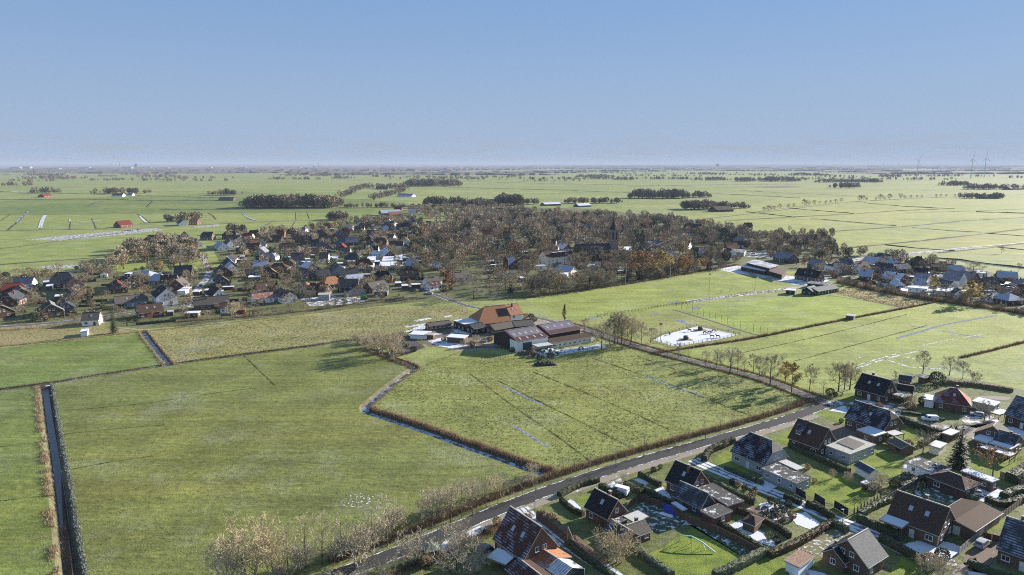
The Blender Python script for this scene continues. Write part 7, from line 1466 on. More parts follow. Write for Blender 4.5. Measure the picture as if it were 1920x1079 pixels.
# ------------------------------------------------------------------ garden fences of upright panels, each panel a piece
def panel_fence(px, h, label, m, step=1.8, name='panel_fence', gap=.06, cat='fence'):
    pts = [W(*q) for q in px]; c = pts[0]; t = empty(name, c); tag(t, label, cat, 'garden fences')
    for i in range(len(pts) - 1):
        a, b = pts[i], pts[i + 1]; L = (b - a).length; n = max(1, round(L / step)); rz = math.atan2((b - a).y, (b - a).x); s = L / n
        q = MB(); q.box(gap / 2 + .05, s - gap / 2 - .05, -.03, .03, .05, h); me = q.mesh('panel', m); q = MB(); q.box(-.05, .05, -.05, .05, -.2, h + .08); pm = q.mesh('post', M_wood if m is not M_concrete else M_concrete)
        for k in range(n):
            link('panel', me, t, a.lerp(b, k / n) - c, rz); link('post', pm, t, a.lerp(b, k / n) - c, rz)
for px, h, m, lab in (([(1176, 955), (1198, 938), (1240, 952), (1300, 985), (1345, 1000)], 1.8, M_wood, 'brown board fence round the shaded back lawn'), ([(1345, 1000), (1390, 1022), (1420, 1040)], 1.7, M_wood, 'weathered board fence below the pavilion garden'), ([(1010, 978), (1060, 1016), (1100, 1040)], 1.8, M_wood, 'dark board fence above the snowy track'), ([(1798, 1040), (1830, 1012), (1845, 1000)], 1.7, M_concrete, 'pale concrete panel fence left of the grey car'),
                      ([(1846, 1000), (1880, 972), (1925, 938)], 1.8, M_woodl, 'pale board fence behind the double garage'), ([(1842, 1010), (1876, 1018)], 1.6, M_brickr, 'reddish board fence behind the grey car'), ([(1655, 945), (1690, 925), (1715, 912)], 1.8, M_slatew, 'dark mesh fence between lawn and clipped cypresses'), ([(1875, 895), (1925, 915)], 1.8, M_woodl, 'board fence at the right edge below the brick wing')): panel_fence(px, h, lab, m)
for a, b, lab in (((1492, 927), (1510, 937), 'dark garden screen panel along the drive, left of three'), ((1527, 938), (1546, 950), 'dark garden screen panel along the drive, middle of three'), ((1564, 952), (1590, 968), 'dark garden screen panel along the drive, right of three')): panel_fence([a, b], 2.0, lab, mat('anthracite', (.018, .026, .038), .5, .1), 2.6, 'screen_panel', cat='screen')
fence([(1510, 939), (1527, 938.5)], 'wire fence between the first two screens', 2, 1.3, (.5, 1.0), thick=.03); fence([(1546, 951), (1564, 953)], 'wire fence between the last two screens', 2, 1.3, (.5, 1.0), thick=.03)
# ------------------------------------------------------------------ vehicles
def vehicle(px, rz, L, w, h, col, label, kind='car', cat='car', name='car'):
    p = W(*px); t = empty(name, p, rz); tag(t, label, cat)
    hl, hw = L / 2, w / 2
    prof = {'van': [(-hl, .35), (-hl, .9), (-hl + .04, h * .97), (-hl + .3, h), (hl * .35, h), (hl * .62, h * .62), (hl * .96, h * .50), (hl, .75), (hl, .35)],
            'car': [(-hl, .35), (-hl, .85), (-hl + .1, h * .66), (-hl + .55, h * .97), (-hl * .3, h), (hl * .2, h * .98), (hl * .48, h * .66), (hl * .93, h * .56), (hl, .75), (hl, .35)]}[kind]
    b = MB(); n = len(prof)
    def ring(s): return [(x, s * hw * (1 if z < h * .62 else .86), z) for x, z in prof]
    A, B = ring(-1), ring(1)
    for i in range(n): j = (i + 1) % n; b.quad([A[i], B[i], B[j], A[j]])
    b.quad(A); b.quad(B[::-1]); b.build('body', col, t)
    g = MB()
    ws, we = (hl * .33, hl * .62) if kind == 'van' else (hl * .2, hl * .46)
    zt, zb_ = (h * .96, h * .66) if kind == 'van' else (h * .95, h * .69)
    g.quad([(ws + .04, -hw * .78, zt + .02), (we + .06, -hw * .8, zb_ + .02), (we + .06, hw * .8, zb_ + .02), (ws + .04, hw * .78, zt + .02)][::-1]); g.build('windscreen', M_glass, t)
    for s in (-1, 1):
        g = MB(); x0, x1 = ((hl * .02, hl * .42) if kind == 'van' else (-hl + .5, hl * .3)); g.quad([(x0, s * hw * .985, h * .66), (x1 + .12, s * hw * .985, h * .66), (x1 - .2, s * hw * .885, h * .92), (x0 + .06, s * hw * .885, h * .92)][::s]); g.build('side_window', M_glass, t)
        for x in (-hl * .62, hl * .64):
            q = MB(); q.tube([(x, s * (hw - .2), .32), (x, s * (hw + .03), .32)], [.32, .32], 12); wo_ = q.build('wheel', M_rubber, t); q = MB(); q.tube([(x, s * (hw + .031), .32), (x, s * (hw + .05), .32)], [.19, .18], 10); q.build('rim', M_metal, wo_)
        q = MB(); q.box(hl - .06, hl + .02, s * hw * .72 - .16, s * hw * .72 + .16, .62, .78); q.build('headlight', M_white, t)
        q = MB(); q.box(-hl - .02, -hl + .04, s * hw * .82 - .1, s * hw * .82 + .1, .75, 1.05); q.build('tail_light', mat('red_lens', (.25, .01, .01), .3), t)
    q = MB(); q.quad([(-hl - .012, -hw * .7, h * .7), (-hl - .012, hw * .7, h * .7), (-hl + .1, hw * .66, h * .93), (-hl + .1, -hw * .66, h * .93)]); q.build('rear_window', M_glass, t)
    return t
M_carw = mat('car_white', (.72, .73, .74), .3, .03, spec=.5); M_card = mat('car_dark', (.02, .024, .03), .25, .05, spec=.6); M_carg = mat('car_silver', (.35, .37, .39), .3, .05, spec=.5)
vehicle((1160, 925), R(148), 5.3, 2.0, 2.1, M_carw, 'white panel van parked beside the thick hedge', 'van', 'van', 'van'); vehicle((1743, 789), R(172), 4.8, 1.9, 1.9, M_carw, 'white van on the lane before the red hipped house', 'van', 'van', 'van'); vehicle((1842, 1024), R(35), 4.7, 1.9, 1.7, M_carg, 'grey estate car parked beside the concrete fence')
vehicle((908, 1033), R(140), 4.5, 1.85, 1.5, M_card, 'dark car beside the snowy carport at the bottom'); vehicle((1823, 927), R(155), 4.7, 1.9, 1.6, M_carw, 'snow topped white car on the drive behind the snow dusted hedge'); vehicle((1832, 780), R(150), 4.3, 1.8, 1.5, M_carg, 'silver car before the long flat garage'); vehicle((806, 552), R(160), 4.5, 1.8, 1.5, M_carg, 'silver car on the lane at the edge of the village')
vehicle((960, 512), R(20), 4.4, 1.8, 1.5, M_carw, 'white car before the brick gable in the village centre'); vehicle((652, 547), R(0), 4.4, 1.8, 1.6, M_carw, 'white car beside the grey walled workshop'); vehicle((683, 562), R(20), 4.5, 2.0, 2.2, mat('tractor_green', (.03, .16, .05), .5), 'green farm vehicle on the snowy village yard', 'van', 'tractor', 'tractor'); vehicle((759, 486), R(10), 5.2, 2.0, 2.3, M_carw, 'white camper van beside the snowy sheds', 'van', 'van', 'van')
vehicle((1693, 546), R(10), 4.8, 2.0, 2.3, M_carw, 'white camper at the hedge of the right village', 'van', 'van', 'van')
for i, (x, y) in enumerate(((1690, 486), (1700, 487), (1708, 489), (1718, 490), (1728, 491), (1738, 492))): vehicle((x, y), R(60), 4.4, 1.8, 1.5, (M_carw, M_carg, M_card)[i % 3], '%s parked car from left in the row behind the right village' % ordn(i + 1), cat='car')
for i, (x, y) in enumerate(((1098, 497), (1112, 500), (1124, 497), (1395, 477), (1405, 479), (1412, 477))): vehicle((x, y), R(30 * i), 4.4, 1.8, 1.5, (M_card, M_carw, M_carg)[i % 3], '%s parked car from left in the village centre car parks' % ordn(i + 1), cat='car')
# ------------------------------------------------------------------ small garden things
def swing():
    a, b = W(1273, 1003, 2.1), W(1340, 1038, .2); t = empty('swing_frame', W(1300, 1028)); c = t.location.copy(); tag(t, 'turquoise metal swing frame and slide on the sunny lawn', 'swing'); mm = mat('turquoise_paint', (.22, .45, .42), .5, .1)
    P = [W(1274, 1004, 2.1), W(1297, 1006, 2.2), W(1318, 1018, 1.5), W(1341, 1036, .3)]
    for i in range(3): m = MB(); m.bar(P[i] - c, P[i + 1] - c, .22); m.build('beam', mm, t)
    for i in (0, 1):
        for s in (-1, 1): m = MB(); g = P[i] - c; m.bar(g, Vector((g.x + s * .3, g.y + s * 1.0, 0)), .1); m.build('leg', mm, t)
    m = MB(); g = P[2] - c; m.bar(g, Vector((g.x + .5, g.y - .6, 0)), .09); m.bar(g, Vector((g.x - .5, g.y + .6, 0)), .09); m.build('ladder', M_white, t)
swing()
p = W(1255, 965); t = empty('trampoline_frame', p, R(-35)); tag(t, 'blue folded garden frame leaning at the board fence', 'garden frame')
bl = mat('blue_sheet', (.03, .05, .30), .5, .1); m = MB(); m.quad([(-1.8, .3, .1), (1.8, .3, .1), (1.8, 1.0, 2.0), (-1.8, 1.0, 2.0)]); m.quad([(1.8, .36, .1), (-1.8, .36, .1), (-1.8, 1.06, 2.0), (1.8, 1.06, 2.0)]); m.build('sheet', bl, t); m = MB(); m.bar((-2.2, .1, 2.1), (2.0, -.6, .1), .16); m.build('bar', bl, t); m = MB(); m.box(-2.0, 1.2, -1.4, -.2, .02, .22); m.build('board', M_carw, t)
p = W(808, 1048); t = empty('transformer_hut', p, R(20)); tag(t, 'green transformer hut with pyramid roof beside the road', 'hut')
m = MB(); m.box(-1.5, 1.5, -1.5, 1.5, -.2, 2.7); m.build('wall', mat('hut_green', (.035, .06, .045), .7, .15), t); m = MB(); c0 = [(-1.8, -1.8), (1.8, -1.8), (1.8, 1.8), (-1.8, 1.8)]
for q in range(4): m.tri((*c0[q], 2.703), (*c0[(q + 1) % 4], 2.703), (0, 0, 3.8))
m.quad([(*q, 2.702) for q in c0[::-1]]); m.build('roof', mat('hut_roof', (.14, .17, .13), .8, .15), t); m = MB(); m.box(-.5, .5, -1.56, -1.5, 0, 2.1); m.build('door', M_green, t)
for px, top, lab, lamp in (((1579, 986), 956, 'slender street lamp on the snowy driveway', True), ((1274, 856), 848, 'low white lamp post beside the road', False), ((1003, 968), 930, 'wooden pole at the track entrance', False), ((1064, 1026), 988, 'leaning pair of wooden poles beside the snowy track', False), ((1577, 812), 806, 'dark post at the corner of the front lawn', False), ((80, 612), 598, 'street lamp at the left end of the village street', True), ((122, 598), 583, 'street lamp before the twin gable houses', True), ((598, 549), 533, 'white flagpole at the village yard, left of two', False), ((636, 548), 528, 'white flagpole at the village yard, right of two', False), ((1543, 738), 725, 'sign post at the crossing', False), ((1280, 676), 666, 'white marker post beside the lane, left of two', False), ((1300, 681), 670, 'white marker post beside the lane, right of two', False)):
    p = W(*px); h = max(1.0, zfor(p.xy, top)); t = empty('lamp_post' if lamp else 'post', p); tag(t, lab, 'lamp post' if lamp else 'post')
    m = MB(); m.tube([(0, 0, -.2), (0, 0, h)], [.09, .06], 6); m.build('shaft', M_white if 'white' in lab else (M_woodl if 'wooden' in lab else M_metal), t); m = MB()
    if lamp: m.box(-.5, .15, -.1, .1, h + .003, h + .13); m.build('lamp_head', M_white, t)
    elif 'leaning' in lab: m.bar((0, 0, h), (2.2, -.8, 0), .14); m.build('stay', M_woodl, t)
    else: m.box(-.08, .08, -.08, .08, h + .003, h + .12); m.build('cap', M_metal, t)
# ------------------------------------------------------------------ the far plain: ditches, woods, farms, masts, turbines, skyline
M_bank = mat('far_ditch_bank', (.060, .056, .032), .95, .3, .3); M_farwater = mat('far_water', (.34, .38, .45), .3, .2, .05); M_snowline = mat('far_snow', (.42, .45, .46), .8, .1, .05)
def ridge(px, w, h, m=None, name='ditch_bank'):
    pts = [W(*q) for q in px]; out = [pts[0]]
    for i in range(len(pts) - 1):
        n = max(1, int((pts[i + 1] - pts[i]).length / 14)); n = min(n, 90); out += [pts[i].lerp(pts[i + 1], (k + 1) / n) for k in range(n)]
    nn = normals2(out); b = MB(); rg = random.Random(int(px[0][0] * 7 + px[0][1])); rows = []
    for p, q in zip(out, nn):
        k = rg.uniform(.45, 1.25); ww = w * rg.uniform(.7, 1.2); rows.append([p - q * ww / 2 - Vector((0, 0, .1)), p + Vector((0, 0, h * k)), p + q * ww / 2 - Vector((0, 0, .1))])
    for i in range(len(rows) - 1):
        for j in (0, 1): b.quad([rows[i][j], rows[i + 1][j], rows[i + 1][j + 1], rows[i][j + 1]])
    o = b.build(name, m or M_bank); tag(o, kind='structure'); return o
for px, w_, h_ in (
    ([(0, 497), (110, 489), (260, 478), (330, 474)], 3, .7), ([(0, 521), (100, 514), (220, 506)], 3, .6), ([(0, 467), (60, 460), (150, 447), (230, 437)], 2.6, .8), ([(0, 433), (130, 431), (230, 430)], 2.5, .5), ([(15, 432), (30, 420), (45, 405), (53, 395)], 4, .8), ([(0, 415), (20, 402)], 3, .5), ([(75, 429), (81, 410), (86, 402)], 3, .4), ([(130, 431), (133, 412)], 3, .4), ([(180, 429), (172, 410)], 3, .3),
    ([(0, 375), (150, 374), (300, 377), (450, 376)], 6, 1.2), ([(0, 360), (180, 365), (420, 372)], 6, 1.0), ([(165, 387), (178, 381), (192, 378)], 8, 1.0), ([(275, 389), (283, 381), (287, 377)], 6, 1.0), ([(300, 394), (460, 393), (640, 392), (780, 388)], 5, .9), ([(240, 430), (420, 420), (560, 414), (640, 411)], 3, .5), ([(482, 431), (495, 424), (512, 416)], 4, .7), ([(540, 433), (548, 424), (554, 415)], 2, .4), ([(555, 412), (554, 398)], 2, .4), ([(580, 411), (575, 397)], 2, .4), ([(455, 399), (465, 410), (480, 415)], 4, .5), ([(405, 412), (398, 404), (390, 400)], 4, .5), ([(280, 418), (265, 406), (258, 402)], 4, .6),
    ([(770, 345), (850, 352), (930, 354), (1050, 357), (1180, 362)], 9, 1.0), ([(860, 340), (1000, 344), (1150, 347), (1300, 350)], 10, 1.0), ([(1180, 350), (1350, 347), (1500, 346)], 12, 1.0), ([(1280, 362), (1400, 366), (1500, 372)], 8, 1.0), ([(1390, 358), (1470, 362), (1600, 368)], 8, .8),
    ([(1400, 398), (1440, 402), (1490, 408)], 4, 1.0), ([(1480, 391), (1540, 396), (1600, 401)], 4, 1.0), ([(1360, 415), (1480, 408), (1600, 402), (1680, 396), (1760, 393)], 4, 1.1), ([(1620, 381), (1700, 388), (1790, 392)], 5, 1.0), ([(1520, 410), (1600, 417), (1680, 424)], 4, .7), ([(1510, 438), (1600, 432), (1700, 425), (1800, 415), (1930, 408)], 4, .9), ([(1710, 427), (1780, 433), (1840, 436)], 4, .6), ([(1560, 469), (1640, 461), (1740, 451), (1830, 441), (1930, 429)], 4, 1.1), ([(1660, 460), (1720, 466), (1790, 471)], 3.5, .8), ([(1850, 438), (1930, 444)], 4, .8), ([(1760, 475), (1840, 467), (1930, 456)], 4, .9), ([(1870, 464), (1930, 470)], 4, .6), ([(1740, 483), (1800, 488), (1860, 496), (1930, 504)], 4, 1.0), ([(1830, 398), (1930, 401)], 6, 1.2), ([(1700, 399), (1800, 397), (1930, 392)], 5, .6),
    ([(700, 407), (712, 416)], 2, .5), ([(718, 405), (735, 420)], 2, .5), ([(735, 404), (757, 420)], 2, .5), ([(757, 402), (780, 416)], 3, .6)):
    ridge(px, w_, h_)
for px, w_, m in (([(75, 428), (80, 412), (85, 404)], 5, M_snowline), ([(455, 399), (462, 407), (480, 414)], 3.5, M_farwater), ([(262, 405), (270, 414), (278, 419)], 4, M_snowline), ([(30, 418), (45, 404), (53, 396)], 3, M_farwater), ([(484, 430), (497, 423), (510, 417)], 2.2, M_farwater), ([(132, 416), (131, 412)], 3, M_snowline), ([(148, 417), (200, 413)], 6, M_snowline), ([(1520, 411), (1600, 418), (1665, 423)], 2.2, M_farwater), ([(1600, 432), (1640, 429), (1700, 425), (1800, 416)], 2.5, M_farwater), ([(1712, 427), (1780, 433), (1820, 436)], 2, M_farwater), ([(1560, 493), (1640, 482), (1740, 473), (1800, 466), (1850, 462), (1930, 455)], 3, M_snowline), ([(1742, 484.5), (1800, 489.5), (1860, 497.5), (1930, 505.5)], 2.5, mat('blue_ditch', (.06, .10, .15), .2, .1, .05)), ([(15, 360), (50, 361)], 25, M_snowline)):
    strip('ditch_water', line(px, 3), w_, m, .32)
# hedgerow and wood clumps: photo extent on the ground, rows deep (m), tree height
rg = random.Random(5)
def clump(x0, x1, y, deep, h, n, lab, dark=1.0, y1=None):
    a, b = W(x0, y), W(x1, y if y1 is None else y1); items = []
    d = (b - a); nrm = Vector((-d.y, d.x, 0)).normalized()
    for i in range(n):
        t = rg.random(); p = a.lerp(b, t) + nrm * rg.uniform(0, deep); e = min(1, 4 * min(t, 1 - t) + .55); items.append((p.xy, 1.5 * h * rg.uniform(.6, 1.2) * e, rg.uniform(.8, 1.25)))
    woodland(items, lab, int(x0 + y), 'tree_clump', dark * .8, LOWF)
CL = [(52, 102, 363, 40, 11, 26, 'tree clump round the leftmost far farmstead'), (165, 268, 364, 50, 11, 50, 'tree clump round the far farmstead beside the leftmost one'), (387, 445, 367, 40, 11, 26, 'tree clump round the far farm before the long wood'), (449, 632, 391, 70, 15, 230, 'long dark wood block on the left plain'), (612, 655, 414, 30, 8, 36, 'low scrub clump right of the long wood'), (310, 342, 417, 25, 9, 16, 'bare trees beside the white roadside farm'), (352, 372, 413, 20, 9, 8, 'bare trees behind the red roofed roadside farm'), (425, 450, 440, 20, 8, 14, 'olive trees behind the back row of left houses'),
      (646, 700, 372, 30, 10, 60, 'hedgerow left of the far lane', 1.0, 349), (686, 764, 354, 60, 11, 60, 'trees round the farms on the far lane'), (700, 770, 378, 25, 9, 50, 'hedgerow trees along the far lane', 1.0, 358), (755, 862, 350, 160, 17, 150, 'large far wood above the village'), (640, 760, 390, 18, 6, 60, 'long low hedge left of the village farm'), (790, 870, 386, 40, 11, 70, 'trees at the north edge of the village'), (860, 930, 389, 60, 10, 60, 'bushy trees behind the village wood'), (930, 978, 386, 40, 15, 50, 'dense round tree group above the wooded village'), (975, 1010, 384, 25, 8, 16, 'small trees right of the round tree group'),
      (1060, 1170, 382, 30, 8, 60, 'scrub and trees along the far road behind the village'), (1182, 1295, 373, 60, 14, 110, 'dark wooded farmstead above the church'), (1300, 1336, 371, 30, 10, 26, 'tree row right of the dark wooded farmstead'), (1285, 1345, 394, 40, 11, 50, 'trees behind the brown barn'), (1330, 1410, 392, 25, 8, 40, 'trees beside the far road right of the brown barn'), (1080, 1155, 333, 90, 12, 70, 'small far wood in the middle plain'), (1300, 1370, 339, 60, 12, 40, 'far tree row on the right plain'), (1380, 1420, 341, 80, 13, 36, 'far farm trees left of the arable field'), (1430, 1505, 341, 90, 14, 70, 'far farm wood on the right plain'), (1530, 1660, 343, 60, 12, 60, 'far scrub and mound row on the right plain'), (1562, 1617, 353, 40, 12, 40, 'dark tree pair clump on the right plain'), (1655, 1695, 333, 80, 14, 36, 'far clump left of the first turbine'), (1775, 1830, 349, 60, 12, 50, 'far farm trees below the turbines'), (1820, 1930, 356, 60, 12, 70, 'far wooded farms at the right edge'), (1820, 1890, 373, 30, 9, 40, 'bushes round the far barn at the right edge'), (1800, 1850, 372, 20, 8, 20, 'thin trees along the far road at the right edge'),
      (20, 145, 337, 150, 13, 60, 'far wood strip at the left edge'), (0, 45, 349, 60, 11, 26, 'far tree patch touching the left edge'), (180, 210, 332, 80, 11, 22, 'small far copse left of the chimneys'), (248, 330, 333, 120, 12, 50, 'far wood strip under the skyline chimneys'), (590, 640, 330, 100, 13, 40, 'far copse left of the far lane'), (620, 665, 336, 90, 11, 30, 'far low wood left of the far lane farms'), (1310, 1350, 328, 120, 12, 36, 'remote wood strip above the right plain'), (1480, 1560, 330, 140, 13, 70, 'remote wood patch on the right plain')]
for c in CL: clump(*c)
items = []
for _ in range(125):
    y = 317.5 + 24 * rg.random() ** 1.4; x = rg.uniform(-40, 1960); a = W(x, y); n = rg.randint(8, 26); Lx = rg.uniform(40, 260); dp = rg.uniform(15, 120)
    for k in range(n): items.append(((a.x + rg.uniform(-Lx, Lx), a.y + rg.uniform(0, dp)), rg.uniform(9, 19), rg.uniform(.9, 1.5)))
woodland(items, 'scattered dark tree clumps far out on the plain below the horizon', 77, 'tree_clump', .75, LOWF)
# row of trees along the far road on the right: individuals
pts = [(1432, 397), (1440, 396), (1446, 395), (1452, 394), (1462, 393), (1478, 391), (1488, 389), (1508, 387), (1516, 386), (1526, 385), (1537, 384), (1548, 383), (1557, 382), (1567, 381), (1577, 380), (1612, 378), (1618, 378), (1625, 377), (1642, 376.5), (1650, 376), (1658, 375.5), (1668, 375), (1688, 374), (1696, 373.5), (1708, 373), (1719, 372), (1728, 372), (1755, 371), (1764, 370.5), (1774, 370), (1790, 369.5), (1800, 369), (1810, 368.5), (1818, 368)]
for i, q in enumerate(pts):
    h = rg.choice((8, 9, 11)) if i not in (7, 15, 16, 19, 21, 22) else 15
    plant('vil%d' % (i % 6), W(*q), h / 13, 'small bare roadside tree, %s from left along the far straight road' % ordn(i + 1), name='bare_tree', group='trees along the far straight road')
for i, (x, y, h) in enumerate(((1296, 440, 9), (1320, 428, 10), (1335, 427, 9), (1348, 427, 10), (1360, 428, 10), (1372, 430, 9), (1384, 433, 9), (330, 391, 12), (1480, 437, 10), (1878, 476, 8), (1910, 510, 8))): plant('lane%d' % (i % 4), W(x, y), h / 12, 'lone bare tree on the plain, %s of the scattered single trees from the list left of the far road' % ordn(i + 1) if False else 'scattered single bare tree out on the plain', name='bare_tree', group='single trees on the plain')
# remote woods closing the horizon: irregular belts of canopy
def belt(x0, x1, y, h, lab, seed, deep=500, m=None):
    a, b = W(x0, y), W(x1, y); r2 = random.Random(seed); d = b - a; L = d.length; nrm = Vector((-d.y, d.x, 0)).normalized(); n = max(12, int(L / 38)); bm = MB(); rows = []
    for i in range(n + 1):
        t = i / n; p = a.lerp(b, t) + nrm * r2.uniform(-.12, .12) * deep; k = .35 + .65 * (.5 + .5 * math.sin(i * .37 + seed) * math.sin(i * .11 + 2 * seed)) + r2.uniform(-.18, .3); e = min(1, 8 * min(t, 1 - t) + .08); hh = 1.5 * h * max(.45, k) * e
        rows.append([p - Vector((0, 0, .5)), p + nrm * deep * .04 + Vector((0, 0, hh * r2.uniform(.7, 1))), p + nrm * deep * .35 + Vector((0, 0, hh * r2.uniform(.85, 1.15))), p + nrm * deep * .8 + Vector((0, 0, hh * r2.uniform(.6, 1.0))), p + nrm * deep - Vector((0, 0, .5))])
    for i in range(n):
        for j in range(4): bm.quad([rows[i][j], rows[i + 1][j], rows[i + 1][j + 1], rows[i][j + 1]])
    o = bm.build('far_woodland', m or M_belt); tag(o, lab, 'woodland', kind='stuff')
M_belt = mat('far_canopy', (.075, .066, .055), .95, .35, .02)
k = 0
for x0, x1, y, h in ((-60, 900, 321, 15), (-60, 1000, 318, 17), (-60, 1100, 316.5, 19), (700, 1980, 315.5, 19), (-60, 230, 324, 14), (120, 420, 326, 13), (330, 640, 325, 14), (520, 760, 328, 14), (600, 900, 326, 15), (760, 1050, 329, 15), (880, 1110, 325, 14), (1000, 1260, 322, 15), (1180, 1420, 320, 14), (1330, 1560, 321, 14), (1420, 1700, 319, 15), (1620, 1960, 327, 15), (1560, 1800, 323, 14), (1740, 1980, 321, 14), (-60, 300, 320, 16), (200, 700, 319, 16), (600, 1000, 319, 17), (900, 1300, 317, 16), (1200, 1600, 316.5, 16), (1500, 1980, 316.5, 17), (-60, 500, 316, 18), (420, 1000, 315, 19), (900, 1500, 314, 19), (1400, 1990, 313.5, 19), (-80, 700, 313, 24), (600, 1400, 312.3, 26), (1300, 2000, 312, 26), (-80, 1000, 311, 34), (900, 2000, 310.6, 36)):
    k += 1; belt(x0, x1, y, h, 'belt of bluish woodland closing the horizon', k, 700 if y > 318 else (2600 if y > 314 else 7000))
# far farms
def farm_px(rows):
    for a, b, zr, w_, ze, rf, wl_, lab in rows: by_ridge(a, b, zr, w_, ze, roof=RM[rf], wall=K[wl_], chimney=0, label=lab, cat='farm building', name='farm_building', win=3, gwin=1, door=False)
farm_px([((218, 415), (243, 413), 9, 15, 3, 'red', 'r', 'dark red roofed farmhouse on the plain track, left of two'), ((338, 411), (344, 413), 8, 12, 3, 'slate', 'w', 'white gabled farmhouse on the plain track'), ((357, 410), (373, 410), 8.5, 14, 3.5, 'orange', 'r', 'orange roofed farm barn beside the white gabled farmhouse'), ((76, 364), (92, 363), 9, 18, 3, 'red', 'r', 'tiny red farm in the leftmost tree clump'), ((212, 363), (232, 363), 8, 16, 3, 'slate', 'w', 'white walled farm in the second far tree clump'), ((240, 362), (250, 362), 8, 14, 3, 'lilac', 'w', 'small lilac roofed farm in the second far tree clump'), ((412, 370), (440, 370), 8, 20, 3, 'slate', 'b', 'dark long barn beside the long wood'),
         ((712, 394), (750, 393), 9, 24, 4, 'greyf', 's', 'wide blue-grey farm shed north of the left village'), ((728, 397.5), (756, 397), 7, 14, 3.5, 'orange', 'd', 'low orange roofed shed before the blue-grey farm shed'), ((766, 391.5), (786, 391.5), 8, 20, 4, 'lilac', 'w', 'pale arched barn right of the orange shed'), ((739, 388), (754, 388), 9, 16, 3.5, 'red', 'r', 'dark red barn behind the blue-grey farm shed'), ((705, 350), (728, 350), 10, 20, 4, 'slate', 'b', 'dark farm on the far lane'), ((748, 363), (776, 364), 8, 16, 4, 'lilac', 'w', 'grey farm at the end of the far lane'), ((880, 374), (935, 374), 9, 18, 4, 'brown', 'b', 'long dark barn before the round tree group'),
         ((1017, 380), (1048, 379), 7, 18, 3.5, 'snow', 'b', 'snowy roofed barn on the far road behind the village'), ((1080, 382), (1104, 381), 7, 18, 3, 'snow', 's', 'second snowy barn on the far road behind the village'), ((1250, 357), (1275, 356), 10, 24, 4, 'brown', 'b', 'dark farm in the wooded farmstead above the church'), ((1336, 387), (1368, 386), 10, 24, 4, 'brown', 'b', 'dark brown barn beside the far road'), ((1840, 366), (1868, 366), 9, 20, 4, 'slate', 's', 'dark barn on the far road at the right'), ((1888, 350), (1925, 349), 11, 26, 4, 'brown', 'b', 'long brown barn at the right edge of the plain'), ((1640, 337), (1650, 337), 10, 26, 5, 'greyf', 'w', 'white silo barn beside the far mound')])
patch('ploughed_field', [(1405, 351), (1470, 348.5), (1512, 351), (1450, 353)], mat('ploughed', (.075, .06, .05), .95, .2, .02), .35)
# mound
c = W(1605, 341); m = MB(); n = 24
for i in range(n):
    a0, a1 = 2 * math.pi * i / n, 2 * math.pi * (i + 1) / n
    for r0, z0, r1, z1 in ((1, 0, .7, .75), (.7, .75, .3, 1.0), (.3, 1.0, 0.001, 1.03)):
        m.quad([(math.cos(a0) * 140 * r0, math.sin(a0) * 60 * r0, z0 * 16 - 1), (math.cos(a1) * 140 * r0, math.sin(a1) * 60 * r0, z0 * 16 - 1), (math.cos(a1) * 140 * r1, math.sin(a1) * 60 * r1, z1 * 16 - 1), (math.cos(a0) * 140 * r1, math.sin(a0) * 60 * r1, z1 * 16 - 1)])
o = m.build('hill', mat('mound_soil', (.06, .055, .045), .95, .2, .02), None, (c.x, c.y, 0)); tag(o, kind='structure')
# wind turbines
def turbine(px, hub, rot, lab, R0=None, yaw=0.3):
    p = W(*px); h = zfor(p.xy, hub); Rr = R0 or h * .45; t = empty('wind_turbine', p, yaw); tag(t, lab, 'wind turbine', 'wind turbines on the horizon'); mm = mat('turbine_paint', (.58, .60, .62), .4, .03)
    m = MB(); m.tube([(0, 0, -1), (0, 0, h * .5), (0, 0, h)], [h * .026, h * .02, h * .013], 10); m.build('tower', mm, t)
    m = MB(); m.box(-h * .018, h * .018, -h * .03, h * .05, h + .003, h + h * .034); m.build('nacelle', mm, t); m = MB(); m.lathe([(h * .022, 0), (h * .016, h * .02), (.01, h * .03)], 8); hu = m.build('hub', mm, t, (0, -h * .032, h * 1.017)); hu.rotation_euler = (math.pi / 2, 0, 0)
    for i in range(3):
        a = rot + i * 2.0944; d = Vector((math.sin(a), 0, math.cos(a))); s = Vector((d.z, 0, -d.x)); b = MB(); o = Vector((0, -h * .04, h * 1.017)); w0 = Rr * .05
        P = [(0.03, .35), (.18, 1.0), (.55, .62), (1.0, .12)]
        for k in range(3):
            (u0, q0), (u1, q1) = P[k], P[k + 1]; A = [o + d * Rr * u0 - s * w0 * q0 * .3, o + d * Rr * u0 + s * w0 * q0 * .9, o + d * Rr * u1 + s * w0 * q1 * .9, o + d * Rr * u1 - s * w0 * q1 * .3]; off = Vector((0, Rr * .012, 0))
            b.quad(A); b.quad([x + off for x in A][::-1]); b.quad([A[0], A[3], A[3] + off, A[0] + off]); b.quad([A[2], A[1], A[1] + off, A[2] + off])
        b.build('blade', mm, t)
turbine((1718.5, 334), 301, .55, 'nearest wind turbine with tilted blades, leftmost of the three large ones'); turbine((1820, 335), 299.5, 0.1, 'tall wind turbine, middle of the three large ones'); turbine((1845, 333), 297.5, .0, 'tall wind turbine, rightmost of the three large ones'); turbine((1757, 331), 313, .3, 'small distant wind turbine between the large ones'); turbine((1826, 330), 314, .8, 'small distant wind turbine behind the middle large one')
for i, (x, y, hub) in enumerate(((1508, 317, 306), (1543, 316, 306), (1576, 315, 306), (1626, 316, 305.5), (1656, 315, 305), (1685, 316, 304.5), (1125, 315, 306))): turbine((x, y), hub, i * .5, 'faint horizon wind turbine, %s from left' % ordn(i + 1) if x != 1125 else 'faint lone horizon wind turbine near the picture middle')
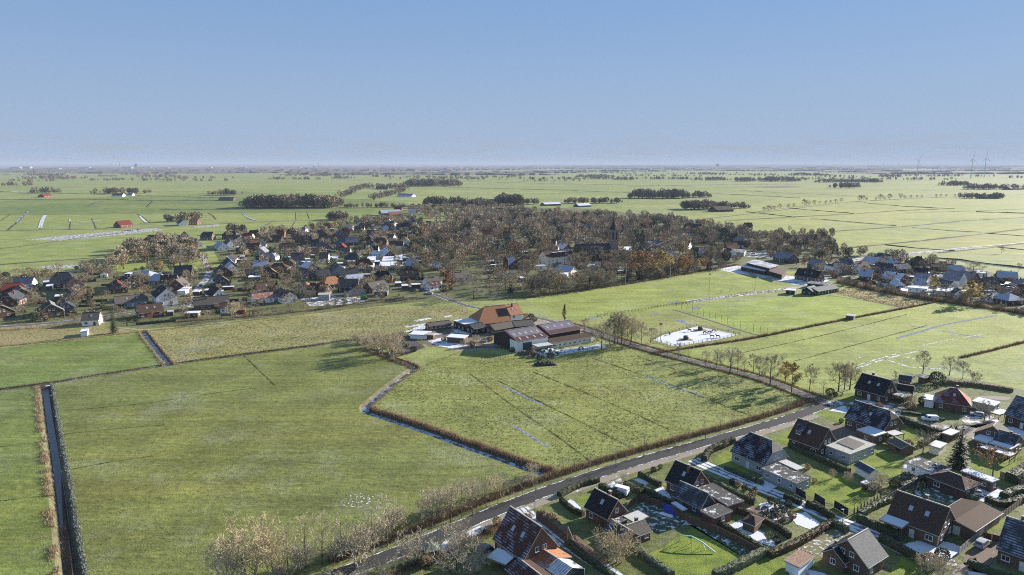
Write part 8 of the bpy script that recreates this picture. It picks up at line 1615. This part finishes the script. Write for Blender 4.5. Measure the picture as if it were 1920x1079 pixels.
# skyline of the far town on the left: chimneys, towers, white halls
def tower_box(px, top, w_, lab, mm, cat='tower', name='tower', n=8, deep=None):
    p = W(*px); h = max(5, zfor(p.xy, top)); t = empty(name, p); tag(t, lab, cat)
    m = MB()
    if n: m.lathe([(w_ / 2, -1), (w_ / 2 * .7, h)], n); m.build('shaft', mm, t); m = MB(); m.lathe([(w_ / 2 * .8, h), (w_ / 2 * .8, h * 1.02), (0.01, h * 1.02)], n); m.build('rim', M_dark, t)
    else: m.box(-w_ / 2, w_ / 2, -(deep or w_) / 2, (deep or w_) / 2, -1, h); m.build('hall_wall', mm, t); m = MB(); m.box(-w_ / 2 - 1, w_ / 2 + 1, -(deep or w_) / 2 - 1, (deep or w_) / 2 + 1, h + .01, h + 2); m.build('hall_roof', M_concrete, t)
tower_box((225, 317), 298.5, 14, 'tall slim factory chimney on the far left skyline', M_concrete, 'chimney', 'chimney'); tower_box((208, 317), 306.5, 12, 'short factory chimney left of the tall one', M_concrete, 'chimney', 'chimney'); tower_box((256, 317), 307.5, 40, 'dark block tower right of the tall chimney', M_slatew, 'tower', 'tower', 0); tower_box((127, 330), 296, 3.2, 'thin lattice radio mast on the left skyline', M_metal, 'mast', 'mast', 4); tower_box((597, 316), 306, 16, 'faint church spire on the skyline left of centre', M_slatew, 'tower', 'tower'); tower_box((588, 316), 311, 30, 'low square tower beside the faint spire', M_brick, 'tower', 'tower', 0); tower_box((1345, 315), 307.5, 60, 'faint dark block on the right skyline', M_slatew, 'tower', 'tower', 0)
for i, (x, w_, y, top) in enumerate(((30, 160, 318, 314), (52, 120, 318, 313), (100, 200, 320, 316.5), (160, 160, 318, 314.5), (175, 130, 319, 316), (240, 150, 318, 313.5), (275, 180, 317, 313.5), (310, 130, 318, 315), (390, 140, 317, 313.8), (455, 120, 318, 314.5), (520, 150, 317, 313.6), (560, 90, 317, 314))): tower_box((x, y), top, w_, 'pale far factory hall on the left skyline, %s from left' % ordn(i + 1), M_concrete, 'hall', 'factory_hall', 0, 60)
# ------------------------------------------------------------------ haze: one closed box of thin air round everything
hz = MB(); hz.box(-115000, 115000, -115000, 115000, -3.0, 182.0); ho = hz.build('haze', None or bpy.data.materials.new('haze'))
ho['kind'] = 'stuff'; hm = ho.data.materials[0]; hm.use_nodes = True
for n_ in list(hm.node_tree.nodes): hm.node_tree.nodes.remove(n_)
hv = hm.node_tree.nodes.new('ShaderNodeVolumePrincipled'); hout = hm.node_tree.nodes.new('ShaderNodeOutputMaterial'); hm.node_tree.links.new(hv.outputs[0], hout.inputs['Volume'])
hv.inputs['Color'].default_value = (.42, .50, .65, 1); hv.inputs['Density'].default_value = 5.6e-5; hv.inputs['Anisotropy'].default_value = 0.0
